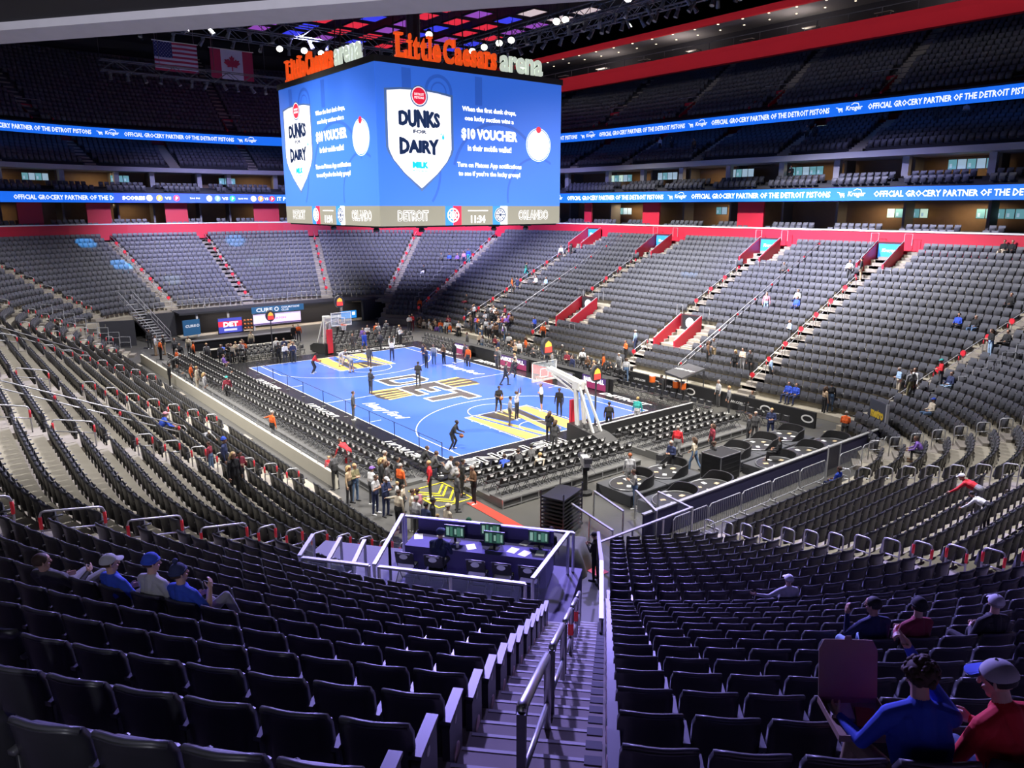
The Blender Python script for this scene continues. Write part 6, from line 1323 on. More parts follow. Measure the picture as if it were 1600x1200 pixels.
(-3.82, 6.49, 0.0, 'F', 'stand', 289, 'orange', 'dark', 'black', '', 1, 'll', 0, 1.0, 'person in orange, sixth from the far hoop sitting on the other bench side'),
(-1.74, 7.82, 0.0, 'F', 'cross', 278, 'charcoal', 'charcoal', 'brown', '', 1, 'll', 0, 1.0, 'person in charcoal, first from the far hoop beside the far sideline boards'),
(-1.97, 8.13, 0.0, 'F', 'stand', 288, 'grey', 'dark', 'blond', '', 1, 'll', 0, 1.0, 'person in grey, second from the far hoop beside the far sideline boards'),
(-3.77, 11.26, 0.0, 'F', 'cross', 260, 'black', 'jeans blue', 'blond', '', 1, 'll', 0, 1.0, 'person in black, third from the far hoop beside the far sideline boards'),
(0.79, 7.68, 0.0, 'F', 'phone', 247, 'cream', 'black', 'blond', '', 1, 'll', 0, 1.0, 'person in cream, fourth from the far hoop beside the far sideline boards'),
(-3.3, 11.36, 0.0, 'F', 'stand', 294, 'white', 'dark', 'brown', '', 0, 'll', 0, 1.0, 'person in white, fifth from the far hoop beside the far sideline boards')]
# ================================================================ people
def unit(v): return Vector(v).normalized()
def pose_def(name):
    S=dict(lean=2,th=[(.03,.07,-1),(-.03,-.07,-1)],sh=[(-.05,.02,-1),(-.06,-.02,-1)],ua=[(.04,.24,-1),(.04,-.24,-1)],fa=[(.22,.06,-1),(.22,-.06,-1)],hp=0,hy=0,seat=None,curl=[.5,.5])
    D={'stand':{}, 'front':dict(ua=[(.10,.22,-1),(.10,-.22,-1)],fa=[(.75,-.5,.10),(.75,.5,.05)],hp=8),
     'cross':dict(ua=[(.16,.2,-1),(.16,-.2,-1)],fa=[(.42,-.85,.18),(.45,.85,.10)]),
     'phone':dict(ua=[(.25,.2,-1),(.2,-.2,-1)],fa=[(.7,-.4,.65),(.8,.35,.45)],hp=18),
     'walk':dict(lean=4,th=[(.42,.06,-1),(-.32,-.06,-1)],sh=[(.02,.02,-1),(-.55,-.02,-1)],ua=[(-.35,.2,-1),(.35,-.2,-1)],fa=[(.1,.05,-1),(.7,0,-.8)]),
     'run':dict(lean=18,th=[(.8,.06,-1),(-.5,-.06,-1)],sh=[(-.2,.02,-1),(-1,-.02,-.5)],ua=[(-.6,.2,-.8),(.6,-.2,-.8)],fa=[(.7,.1,-.2),(.7,.1,.5)]),
     'bend':dict(lean=58,th=[(.12,.1,-1),(.05,-.1,-1)],sh=[(-.12,.04,-1),(-.12,-.04,-1)],ua=[(.45,.3,-1),(.45,-.3,-1)],fa=[(.4,.05,-1),(.4,-.05,-1)],hp=-15),
     'bendover':dict(lean=72,th=[(.1,.1,-1),(.05,-.1,-1)],sh=[(-.1,.03,-1),(-.1,-.03,-1)],ua=[(.5,.45,-.7),(.5,-.45,-.7)],fa=[(.7,.1,-.6),(.7,-.1,-.6)],hp=-20),
     'dribble':dict(lean=26,th=[(.50,.16,-1),(.25,-.16,-1)],sh=[(-.42,.04,-1),(-.5,-.04,-1)],ua=[(.25,.3,-1),(.3,-.3,-1)],fa=[(.9,-.1,-.25),(.9,.1,-.25)],hp=-12),
     'ball':dict(lean=10,th=[(.25,.12,-1),(.1,-.12,-1)],sh=[(-.2,.03,-1),(-.22,-.03,-1)],ua=[(.1,.3,-1),(.1,-.3,-1)],fa=[(.85,-.4,-.12),(.85,.4,-.12)]),
     'shoot':dict(lean=-2,ua=[(.55,.12,.75),(.5,-.15,.8)],fa=[(.1,-.15,1),(.2,.1,1)],hp=-12,curl=[.2,.2]),
     'armsout':dict(ua=[(-.1,1,-.35),(.04,-.24,-1)],fa=[(.0,1,-.28),(.15,-.06,-1)]),
     'sit':dict(lean=-8,th=[(1,.14,.02),(1,-.14,.02)],sh=[(.08,.02,-1),(.08,-.02,-1)],ua=[(.18,.24,-1),(.18,-.24,-1)],fa=[(.9,-.30,-.15),(.9,.30,-.15)],seat=.46),
     'sitlean':dict(lean=32,th=[(1,.16,.02),(1,-.16,.02)],sh=[(-.02,.02,-1),(-.02,-.02,-1)],ua=[(.45,.24,-1),(.45,-.24,-1)],fa=[(.8,-.2,-.35),(.8,.2,-.35)],hp=-20,seat=.46),
     # the people close by
     'pizza':dict(lean=14,th=[(1,.36,.10),(1,-.10,.06)],sh=[(-.05,.12,-1),(.05,-.02,-1)],ua=[(.25,.40,-.85),(.85,.12,.30)],fa=[(.85,.12,-.05),(.02,.62,1)],hp=-4,hy=8,seat=.46,curl=[.35,'point']),
     'redlean':dict(lean=12,th=[(.95,.42,.06),(1,.05,.04)],sh=[(-.05,.05,-1),(0,0,-1)],ua=[(.35,.20,-1),(.35,-.24,-1)],fa=[(.9,-.1,-.1),(.9,.2,-.1)],hp=10,hy=24,seat=.46),
     'slouch':dict(lean=-16,th=[(1,.16,.10),(1,-.16,.10)],sh=[(.25,.02,-1),(.25,-.02,-1)],ua=[(.2,.3,-1),(.30,-.55,-.8)],fa=[(.9,-.4,.0),(.75,-.45,.25)],hp=8,hy=-20,seat=.44),
     'hoodie':dict(lean=-4,th=[(1,.14,.05),(1,-.14,.05)],sh=[(.1,.02,-1),(.1,-.02,-1)],ua=[(.25,.2,-1),(.25,-.25,-1)],fa=[(.7,-.6,.1),(.7,.55,.1)],hp=4,hy=-25,seat=.46),
     'kneeup':dict(lean=-12,th=[(1,.14,.05),(.75,-.42,.62)],sh=[(.1,.02,-1),(.38,-.12,-.95)],ua=[(.25,.2,-1),(.35,-.35,-.8)],fa=[(.7,-.5,.2),(.45,.3,.75)],hp=0,hy=-18,seat=.46),
     'lying':dict(lean=-38,th=[(1,.1,.12),(1,-.22,.18)],sh=[(.5,.02,-.8),(.5,-.02,-.8)],ua=[(.5,.2,-.9),(.45,-.35,-.7)],fa=[(.8,-.4,.1),(.7,.1,.3)],hp=20,hy=-30,seat=.46),
     'armback':dict(lean=-6,th=[(1,.14,.05),(1,-.14,.05)],sh=[(.1,.02,-1),(.1,-.02,-1)],ua=[(-.05,.85,-.35),(.25,-.25,-1)],fa=[(.2,.9,.12),(.7,.4,.0)],hp=6,hy=4,seat=.46),
     'handface':dict(lean=4,th=[(1,.18,.05),(1,-.14,.05)],sh=[(.1,.02,-1),(.1,-.02,-1)],ua=[(.55,.25,-.7),(.25,-.25,-1)],fa=[(.35,-.15,1),(.7,.4,.0)],hp=4,hy=30,seat=.46)}
    S.update(D[name]); return S
def fingers(segs,wrist,dirn,palmn,side,curl):
    d=unit(dirn); n=unit(palmn); s=d.cross(n).normalized()*side   # s points to the thumb's side
    W=wrist; P=W+d*.085; segs.append((W,W+d*.04,.026,.03,0)); segs.append((W+d*.04+s*.018,P+s*.022,.020,.017,0)); segs.append((W+d*.04-s*.018,P-s*.024,.020,.016,0)); segs.append((W+d*.03,P,.021,.018,0))
    for i,(o,L) in enumerate([(.028,.078),(.009,.086),(-.011,.080),(-.030,.062)]):
        c=curl if curl!='point' else (0.02 if i==0 else 1.5); b=P+s*o; a=b
        for k in range(3):
            ang=c*(k+.5)*.75; dd=d*math.cos(ang)+n*math.sin(ang); e=a+dd*(L*(.45,.32,.23)[k]); segs.append((a,e,.0098-.0008*k,.0092-.0008*k,0)); a=e
    b=W+d*.03+s*.03; e=b+(s*.75+d*.6+n*.35).normalized()*.04; segs.append((b,e,.014,.011,0)); segs.append((e,e+(s*.25+d*.9+n*.45).normalized()*.036,.0108,.009,0))
def skeleton(pz):
    S=pose_def(pz) if isinstance(pz,str) else pz; segs=[]
    th=[unit(v) for v in S['th']]; sh=[unit(v) for v in S['sh']]; T,Sh=.445,.435
    drop=max(-(th[i]*T+sh[i]*Sh).z for i in (0,1))+.075
    hz=drop if S['seat'] is None else S['seat']+.09
    pel=Vector((0,0,hz)); a=R(S['lean']); upv=Vector((math.sin(a),0,math.cos(a))); fwv=Vector((math.cos(a),0,-math.sin(a)))
    if S['seat'] is None and abs(S['lean'])>40: pel=pel+Vector((-.12,0,0))
    chest=pel+upv*.30; nb=pel+upv*.50
    for s in (1,-1):
        y=Vector((0,s,0))
        segs += [(pel+y*.07,pel+upv*.14+y*.055,.125,.115,3),(pel+upv*.14+y*.055,chest+y*.075,.112,.125,1),(chest+y*.075,pel+upv*.43+y*.10,.122,.085,1)]
        i=0 if s>0 else 1; hip=pel+y*.095-upv*.02; kn=hip+th[i]*T; an=kn+sh[i]*Sh
        segs += [(hip,hip+th[i]*T*.5,.093,.080,3),(hip+th[i]*T*.5,kn,.080,.060,3),(kn,kn+sh[i]*.16,.060,.058,4),(kn+sh[i]*.16,an,.058,.042,4)]
        fd=Vector((1,s*.18,0)).normalized(); segs += [(an+Vector((0,0,-.03))-fd*.04,an+Vector((0,0,-.04))+fd*.16,.042,.036,5),(an+Vector((0,0,-.045))-fd*.03,an+Vector((0,0,-.045))+fd*.12,.034,.034,5)]
        shd=pel+upv*.455+y*.185; ua,fa=unit(S['ua'][i]),unit(S['fa'][i]); el=shd+ua*.285; wr=el+fa*.25
        segs += [(nb+y*.04,shd,.062,.066,1),(shd,shd+ua*.14,.064,.055,1),(shd+ua*.14,el,.055,.046,1),(el,el+fa*.1,.046,.043,2),(el+fa*.1,wr,.043,.030,2)]
        pn=(Vector((0,-s,0))-fa*Vector((0,-s,0)).dot(fa)); pn=pn.normalized() if pn.length>.2 else fwv
        if S['ua'][i][2]>.3: pn=Vector((1,0,0))-fa*fa.x; pn.normalize()
        fingers(segs,wr,fa,pn,(1 if s>0 else -1)*(-1),S['curl'][i])
    segs += [(chest,nb,.13,.09,1)]
    hp=R(S['hp'])+a*.55; hy=R(S['hy']); hr=Matrix.Rotation(hy,3,'Z')@Matrix.Rotation(hp,3,'Y'); hu=hr@Vector((0,0,1)); hf=hr@Vector((1,0,0)); hl=hr@Vector((0,1,0))
    hc=nb+upv*.085+hu*.125+hf*.015
    segs += [(nb-upv*.02,hc-hu*.06,.058,.052,0)]
    # skull, jaw, cheeks, nose, brow, ears
    segs += [(hc-hf*.025+hu*.02,hc+hf*.02+hu*.025,.083,.080,0),(hc+hf*.01-hu*.02,hc+hf*.045-hu*.075,.068,.040,0),(hc+hf*.06-hu*.10,hc+hf*.058-hu*.088,.024,.026,0),(hc+hf*.088+hu*.012,hc+hf*.108-hu*.030,.012,.015,0),(hc+hf*.078+hl*.028+hu*.028,hc+hf*.078-hl*.028+hu*.028,.016,.016,0),(hc+hf*.083-hl*.016-hu*.062,hc+hf*.083+hl*.016-hu*.062,.012,.012,0)]
    for s in (1,-1): segs += [(hc+hl*s*.083-hf*.008+hu*.012,hc+hl*s*.085-hf*.004-hu*.025,.013,.011,0)]
    M=hr.to_4x4(); M.translation=hc
    return segs,M,hz
def capsule(mb,p,q,r1,r2,n=12):
    d=(q-p); L=d.length; d=d.normalized() if L>1e-6 else Vector((0,0,1)); a=d.orthogonal().normalized(); b=d.cross(a); o=len(mb.v); rings=[]
    for k in range(1,5): t=PI/2*k/4; rings.append((p-d*r1*math.cos(t),r1*math.sin(t)))
    for k in range(0,4): t=PI/2*k/4; rings.append((q+d*r2*math.sin(t),r2*math.cos(t)))
    mb.v.append(tuple(p-d*r1))
    for c,r in rings:
        for j in range(n): t=2*PI*j/n; mb.v.append(tuple(c+(a*math.cos(t)+b*math.sin(t))*r))
    mb.v.append(tuple(q+d*r2)); e=len(mb.v)-1
    for j in range(n):
        l=(j+1)%n; mb.f.append((o,o+1+l,o+1+j)); mb.f.append((e,o+1+7*n+j,o+1+7*n+l))
        for k in range(7): mb.f.append((o+1+k*n+j,o+1+k*n+l,o+1+(k+1)*n+l,o+1+(k+1)*n+j))
    mb.m += [0]*(9*n)
_bodies={}
def body(pz, voxel=.0095, fat=1.0):
    key=(pz,voxel,fat)
    if key in _bodies: return _bodies[key]
    segs,M,hz=skeleton(pz); mb=MB()
    if fat!=1: segs=[(p,q,r1*(fat if m_ in (1,2,3,4) else 1),r2*(fat if m_ in (1,2,3,4) else 1),m_) for p,q,r1,r2,m_ in segs]
    for p,q,r1,r2,_ in segs: capsule(mb,p,q,r1,r2)
    me=mesh('person',mb,M_WHITE); o=bpy.data.objects.new('b',me); COL.objects.link(o)
    r=o.modifiers.new('r','REMESH'); r.mode='VOXEL'; r.voxel_size=voxel; r.use_smooth_shade=True
    s=o.modifiers.new('s','SMOOTH'); s.factor=.5; s.iterations=2
    dg=bpy.context.evaluated_depsgraph_get(); dg.update(); out=bpy.data.meshes.new_from_object(o.evaluated_get(dg)); bpy.data.objects.remove(o); bpy.data.meshes.remove(me); out.name='person'
    n=len(out.polygons); c=np.empty(n*3,np.float32); out.polygons.foreach_get('center',c); c=c.reshape(-1,3); best=np.full(n,9.0); idx=np.zeros(n,np.int32)
    for p,q,r1,r2,m_ in segs:
        p=np.array(p);q=np.array(q);d=q-p;L=max(d@d,1e-9);t=np.clip(((c-p)@d)/L,0,1);dist=np.linalg.norm(c-(p+t[:,None]*d),axis=1)-(r1+(r2-r1)*t)
        k=dist<best; best[k]=dist[k]; idx[k]=m_
    out.materials.clear()
    for i in range(6): out.materials.append(M_WHITE)
    out.polygons.foreach_set('material_index',idx); out.polygons.foreach_set('use_smooth',[True]*n); out.update()
    _bodies[key]=(out,M,hz); return _bodies[key]
def dome(rx,ry,rz,front,low,n=18,k=10,c=(-.012,0,.022)):    # hair or cap shell; open over the face
    m=MB(); vs=[]; fs=[]
    for i in range(k+1):
        for j in range(n):
            t=2*PI*j/n; fwd=max(0,math.cos(t)); lim=low+(front-low)*(fwd**1.2); ph=lim*i/k
            vs.append((c[0]+rx*math.sin(ph)*math.cos(t),c[1]+ry*math.sin(ph)*math.sin(t),c[2]+rz*math.cos(ph)))
    for i in range(k):
        for j in range(n): l=(j+1)%n; fs.append((i*n+j,(i+1)*n+j,(i+1)*n+l,i*n+l))
    m.add(vs,fs); return m
HAIR={}
def hair_mesh(kind):
    if kind in HAIR: return HAIR[kind]
    m=dome(.104,.094,.098,R(52),R(118))
    if kind=='long':
        m.tube([(-.06,0,.06),(-.10,0,-.05),(-.105,0,-.16),(-.085,0,-.27)],.08,10,rs=[.06,.085,.08,.045])
        for s in (1,-1): m.tube([(-.02,s*.075,.03),(-.03,s*.088,-.06),(-.05,s*.08,-.18)],.03,8,rs=[.03,.036,.02])
    if kind=='wavy':
        rr=random.Random(2)
        for i in range(60):
            t=rr.uniform(.5,2*PI-.5); ph=rr.uniform(.1,1.9); m.ball((-.012+.098*math.sin(ph)*math.cos(t),.09*math.sin(ph)*math.sin(t),.022+.094*math.cos(ph)),rr.uniform(.016,.028),7,5)
    HAIR[kind]=mesh('hair',m,M_WHITE,True); return HAIR[kind]
def hat_mesh(kind):
    if kind in HAIR: return HAIR[kind]
    if kind=='cap':
        m=dome(.110,.101,.105,R(72),R(92)); vs=[]; n=9
        for i in range(n): t=-1+2*i/(n-1); x=.085+.085*math.sqrt(max(0,1-t*t*.85)); y=.082*t; vs += [(.085-.02*t*t,y,.052),(x,y,.040-.012*t*t)]
        m.add(vs+[(a,b,c_-.006) for a,b,c_ in vs],[(2*i,2*i+1,2*i+3,2*i+2) for i in range(n-1)]+[(2*n+2*i,2*n+2*i+2,2*n+2*i+3,2*n+2*i+1) for i in range(n-1)])
        m.ball((-.012,0,.128),.010,6,4)
    else:
        m=dome(.108,.100,.118,R(80),R(98),c=(-.010,0,.028)); m.tube([(-.010+.104*math.cos(t),.096*math.sin(t),.036-.012*math.cos(t)*-1) for t in [2*PI*i/18 for i in range(18)]],.015,7,closed=True)
        if kind=='pompom': m.ball((-.012,0,.178),.035,9,7)
    HAIR[kind]=mesh('hat',m,M_WHITE,True); return HAIR[kind]
def face_mesh():
    if 'face' not in HAIR:
        m=MB()
        for s in (1,-1): m.ball((.079,s*.032,.006),.0115,8,6,0,(.7,1.2,.8)); m.ball((.0865,s*.032,.006),.0055,6,4,1,(.6,1,1)); m.bar((.087,s*.045,.034),(.092,s*.018,.036),.006,.006,1)
        m.bar((.092,-.022,-.058),(.092,.022,-.058),.008,.007,2); HAIR['face']=mesh('face',m,[M_WHITE,M_BLACK,mat('lip',(.32,.10,.09),.5)])
    return HAIR['face']
SKIN=[mat('skin_light',(.58,.36,.27),.5),mat('skin_mid',(.46,.26,.18),.5),mat('skin_dark',(.10,.055,.035),.5)]
HC={'black':(.012,.010,.009),'brown':(.055,.030,.018),'blond':(.40,.26,.11),'grey':(.30,.28,.26),'red':(.28,.07,.02),'longbrown':(.06,.03,.016),'longblond':(.42,.28,.12),'blue':(.03,.08,.50)}
def cloth(c): return mat('cloth_'+c.replace(' ','_'),PAL[c],.85)
def person(x,y,z,pz,face,top,bot,hair,hat,sk,slv,label,sc=1.0,group=None,cat='person',shoe='dark',voxel=.0095,fat=1.0,forearm=None,haircut=None):
    me,M,hz=body(pz,voxel,fat); o=bpy.data.objects.new('person',me); COL.objects.link(o); tag(o,label,cat,group)
    o.location=(x,y,z); o.rotation_euler=(0,0,R(face)); o.scale=(sc,sc,sc)
    ms=[SKIN[sk],cloth(top),(cloth(forearm) if forearm else cloth(top)) if slv[0]=='l' else SKIN[sk],cloth(bot),cloth(bot) if slv[1]=='l' else SKIN[sk],cloth(shoe)]
    for i,m_ in enumerate(ms): o.material_slots[i].link='OBJECT'; o.material_slots[i].material=m_
    def child(nm,mesh_,mt):
        c=bpy.data.objects.new(nm,mesh_); COL.objects.link(c); c.parent=o; c.matrix_local=M
        if mt: c.material_slots[0].link='OBJECT'; c.material_slots[0].material=mt
        return c
    child('face',face_mesh(),None)
    child('hair',hair_mesh(haircut or ('long' if hair.startswith('long') else 'short')),mat('hair_'+hair,HC[hair],.7))
    if hat: k,c=hat.split(':'); child('hat',hat_mesh(k),cloth(c))
    return o
ball_n=0
WHO=[]
for (x,y,z,base,pz,face,top,bot,hair,hat,sk,slv,ball,sc,label) in PEOPLE:
    if base=='T':                                  # seated in the stand: on the nearest seat
        s=min(SEATS,key=lambda q:(q[0]-x)**2+(q[1]-y)**2); 
        x,y,z=s[0]-.10*math.cos(s[3]),s[1]-.10*math.sin(s[3]),s[2]; face=math.degrees(s[3])+180
        x-=.0; 
    shoe='white' if label.startswith(('basketball','shooter','player')) or 'tee' in label else rnd.choice(['black','dark','white','brown'])
    o=person(x,y,z,pz,face,top,bot,hair,hat,sk,slv,label,sc,shoe=shoe)
    if ball:
        d=Vector((math.cos(R(face)),math.sin(R(face)),0)); p=Vector((x,y,z))+d*(.52 if pz=='dribble' else .42)+Vector((0,0,.80 if pz=='dribble' else 1.02))
        b=MB(); b.ball((0,0,0),.12,18,12); b.tube([(.121*math.cos(t),.121*math.sin(t),0) for t in [2*PI*i/24 for i in range(24)]],.003,4,1,True); b.tube([(.121*math.cos(t),0,.121*math.sin(t)) for t in [2*PI*i/24 for i in range(24)]],.003,4,1,True)
        tag(obj('basketball',b,[mat('ball_orange',(.50,.16,.05),.6),M_BLACK],None,p,0,True),'orange basketball held by the '+('dribbling player in black' if pz=='dribble' else 'player at the arc'),'ball')
# the people sitting close to the camera
def near_seat(x,y): return min(SEATS,key=lambda q:(q[0]-x)**2+(q[1]-y)**2)
def sitter(x,y,pz,turn,*a,fw_=.13,dz=0,**k):
    s=near_seat(x,y); px,py=s[0]-fw_*math.cos(s[3]),s[1]-fw_*math.sin(s[3])
    return person(px,py,s[2]+dz,pz,math.degrees(s[3])+180+turn,*a,**k),s
V=.0075
def hood(o,mt,big=1.0):
    me,M,hz=None,None,None
    m=MB(); n=10
    pts=[(-.03+.125*math.cos(t)*1.0,.135*math.sin(t),-.150-.025*math.cos(t)) for t in [2*PI*i/16 for i in range(16)]]
    m.tube(pts,.03*big,8,closed=True); m.ball((-.165,0,-.185),.105*big,14,9,0,(.70,1.35,.95))
    h=obj('hood',m,mt,o,smooth=True); M=[c for c in o.children if c.name.startswith('face')][0].matrix_local; h.matrix_local=M; return h
o,s_=sitter(43.43,-23.19,'pizza',0,'blue','khaki','brown','',0,'ll','man in blue hoodie raising one finger, open pizza box on his lap',voxel=.0065,haircut='wavy',shoe='brown'); hood(o,cloth('blue'))
PZ=s_
o,s_=sitter(PZ[0]+.53*math.sin(PZ[3])*-1,PZ[1]+.53*math.cos(PZ[3]),'redlean',22,'red','jeans blue','black','cap:light grey',0,'ll','person in red jacket and blue and white cap beside the pizza box',voxel=.0065,fat=1.06); hood(o,cloth('red'))
for c in o.children:
    if c.name.startswith('hat'):
        m=MB(); vs=[]; n=9
        for i in range(n): t=-1+2*i/(n-1); x=.088+.088*math.sqrt(max(0,1-t*t*.85)); y=.086*t; vs += [(.088-.02*t*t,y,.058),(x,y,.050-.012*t*t)]
        m.add(vs+[(a,b,c_+.006) for a,b,c_ in vs],[(2*i,2*i+2,2*i+3,2*i+1) for i in range(n-1)]+[(2*n+2*i,2*n+2*i+1,2*n+2*i+3,2*n+2*i+2) for i in range(n-1)]); b=obj('brim_and_front',m,cloth('blue'),c); b['label']='blue brim'
sitter(37.21,-13.61,'armback',0,'light grey','charcoal','grey','cap:white',0,'ll','lone fan in grey hoodie and white cap, arm along the seat backs',voxel=V)
sitter(41.02,-18.54,'handface',10,'navy','light blue','black','',1,'ll','dark haired fan with a hand at the face, pale jacket on the knees',voxel=V)
sitter(41.30,-17.55,'hoodie',12,'maroon','black','black','beanie:black',0,'ll','fan in maroon coat and dark cap between two friends',voxel=V)
sitter(41.64,-16.75,'hoodie',6,'black','black','grey','cap:light grey',0,'ll','fan in black with a pale cap, last of three friends',voxel=V)
S0=near_seat(34.85,-26.5); 
def along_row(i): return (S0[0]+.55*i*-math.sin(S0[3]), S0[1]+.55*i*math.cos(S0[3]))
sitter(*along_row(-1.6),'lying',10,'charcoal','grey','brown','',0,'ll','person in grey slumped low at the end of the four friends',voxel=V)
sitter(*along_row(0),'slouch',-10,'blue','charcoal','brown','cap:light grey',0,'ll','man in blue long sleeves and white cap with an outstretched elbow',voxel=V)
o,_=sitter(*along_row(1.15),'hoodie',-6,'light grey','charcoal','brown','beanie:blue',0,'ll','person in pale hoodie and blue beanie among four friends',voxel=V); hood(o,cloth('light grey'),1.15)
sitter(*along_row(2.15),'kneeup',-8,'blue','grey','brown','pompom:navy',0,'sl','person in blue jersey and bobble hat with one knee raised',voxel=V)
# the open pizza box on the man's lap
c_,sn=math.cos(PZ[3]),math.sin(PZ[3]); bx=Vector((PZ[0],PZ[1],0))-Vector((c_,sn,0))*.56+Vector((-sn,c_,0))*-.22
t=thing('pizza_box','open cardboard pizza box standing on the lap of the man in blue','box',(bx.x,bx.y,PZ[2]+.70),PZ[3]+PI-.0)
M_CARD=mat('cardboard',(.36,.235,.17),.8,noise=.08,nscale=8)
m=MB(); m.box((0,0,0),(.40,.40,.008)); 
for a,b,c2,d in ((.2,0,.008,.4),(-.2,0,.008,.4)): m.box((a,b,.022),(c2,d,.045))
for y_ in (-.2,.2): m.box((0,y_,.022),(.4,.008,.045))
obj('tray',m,M_CARD,t)
m=MB(); m.prism([(-.20,0),(.20,0),(.20,.33),(.165,.40),(-.165,.40),(-.20,.33)],-.004,.004,0,frame((.20,0,.045),(0,1,0),(.22,0,.975))); m.prism([(-.03,.385),(.03,.385),(.02,.425),(-.02,.425)],-.003,.003,0,frame((.20,0,.045),(0,1,0),(.22,0,.975))); obj('lid',m,M_CARD,t)
pz_=thing('pizza_slice','half eaten pizza slices in greasy paper inside the cardboard box','food',(bx.x,bx.y,PZ[2]+.708),PZ[3]+PI)
m=MB(); m.prism([(-.14,-.1),(.10,-.14),(.12,-.02),(-.08,.04)],0,.02); obj('slice',m,mat('pizza_red',(.42,.09,.05),.5,noise=.3,nscale=30),pz_)
m=MB(); m.prism([(-.02,.03),(.15,.0),(.14,.16),(.02,.17)],0,.025); obj('paper',m,mat('greasy_paper',(.62,.55,.52),.7,noise=.15,nscale=14),pz_)

for i,(x,o_,z,c,b,l) in enumerate([(-13.4,26.6,18.5,'light grey','dark','person in pale grey at the club terrace rail nearest the scoreboard'),(-12.0,26.9,18.5,'dark','black','person in dark clothes at the club terrace rail'),(-8.2,26.0,18.0,'brown','dark','person in brown on the club terrace steps'),(4.4,26.6,18.4,'charcoal','black','person in charcoal standing on the club terrace by the menu board'),(5.2,26.6,18.4,'black','black','person in black standing on the club terrace by the menu board'),(4.6,24.2,14.65,'black','black','tall person in black in the second suite tier'),(15.2,28.0,19.2,'dark','dark','person in dark clothes at the top of the club terrace'),(17.4,28.2,19.2,'light grey','charcoal','person in grey at the top of the club terrace')]):
    person(x,YS+o_,z,'front' if i%2 else 'stand',-90,c,b,'brown','',1,'ll',l)
for i in range(24):
    x=-10+18.5*(i+.5)/24; y=[10.45,11.3,12.2][i%3]; z=[0,0,.2][i%3]; c=['charcoal','white','black','grey','orange','cream','navy','light grey','maroon','tan','black','brown'][(i*5)%12]
    person(x,y,z,['stand','front','phone','stand','cross'][i%5],-90+rnd.uniform(-50,50),c,['dark','black','charcoal','jeans blue'][i%4],['brown','black','grey','blond','longbrown'][(i*3)%5],'',i%3,'ll',f'person in {c}, {ORD[i]} from the far end of the scorers table, standing behind it')
# ================================================================ rails, glass, barriers, pods, club
AN={'N4':'the aisle of the fourth tunnel box from the scoreboard','N3':'the aisle of the third tunnel box from the scoreboard','N2':'the aisle of the second tunnel box from the scoreboard','N1':'the aisle of the tunnel box nearest the scoreboard','W4':'the far corner aisle','W3':'the aisle right of the lilac screen','W2':'the aisle above the club sign','W1':'the aisle above the small blue sign','W0':'the aisle above the steel stairway','SW':'the far left corner aisle',
 'S5':'the last side aisle before the corner','S4':'the fourth side aisle from the platform','S3':'the third side aisle from the platform','S2':'the second side aisle from the platform','S1':'the side aisle nearest the platform','C1':'the aisle left of the platform','N5':'the corner aisle by the yellow sign','E2':'the far aisle of the low end seats','E1':'the middle aisle of the low end seats','E0':'the near aisle of the low end seats'}
def rail_meshes(L, rise, h=.92, mid=.42, r=.024):
    m=MB(); sl=rise/L
    def zz(x): return sl*x
    c=.10
    m.tube([(0,0,0),(0,0,h-c),(.03,0,h-.03+zz(.03)),(c,0,h+zz(c)),(L-c,0,h+zz(L-c)),(L-.03,0,h-.03+zz(L)),(L,0,h-c+zz(L)),(L,0,zz(L)-.05)],r,8)
    m.tube([(0,0,h-mid),(L,0,h-mid+zz(L))],r*.8,6)
    b=MB(); b.tube([(L,0,zz(L)+h-.38),(L,0,zz(L)+h-.12)],r*1.5,8); b2=MB(); b2.tube([(0,0,h-.38),(0,0,h-.12)],r*1.5,8)
    return mesh('rail_tube',m,M_PAINT,True),mesh('red_sleeve',b,M_REDL,True),mesh('red_sleeve',b2,M_REDL,True)
RM={'N':rail_meshes(1.55,.72),'W':rail_meshes(1.5,.70),'S':rail_meshes(1.25,.30),'E':rail_meshes(.52,.06,.98,.46),'C':rail_meshes(.62,.1,.95,.42)}
DISC=MB(); DISC.prism(disc(.17,14),-.04,.04,0,frame((0,0,.80),(0,1,0),(0,0,1))); ME_DISC=mesh('red_disc',DISC,M_REDL)
for key,pl in AISLES:
    if key in ('C0',): continue
    kind={'N':'N','W':'W','S':'S','E':'E','C':'S'}[key[0]]
    if key=='SW': kind='S'
    rows=rows_for(key,None); n=0
    step=2 if kind in 'NWS' else 1
    for i in [q for q in range(1 if kind!='E' else 0,len(rows)-1) if step==1 or q%2 or (kind=='S' and rows[q][0]<9)]:
        o,d,z,k=rows[i]
        kk=kind
        if kind=='S' and o<9: kk='E'
        if kk=='E' and kind=='S':
            pass
        pl2=pl
        if key in ('N1','N2','N3','N4') and any(t[0]==key and t[1]-1.7<o<t[2]+.6 for t in TUN): continue
        p,dn=bowl_pt(pl2,o+.25)
        if not in_view(p.x,p.y,z+.8,20): continue
        t=thing('aisle_handrail',f'steel handrail, {ORD[n]} up {AN[key]}','handrail',(p.x,p.y,z),math.atan2(dn.y,dn.x),'aisle handrails'); n+=1
        a,b,c=RM[kk]; obj('rail_tube',a,None,t)
        if key[0]!='E' or n>9: obj('red_sleeve',b,None,t); obj('red_sleeve',c,None,t)
        if kk in 'NW': obj('red_disc',ME_DISC,None,t)
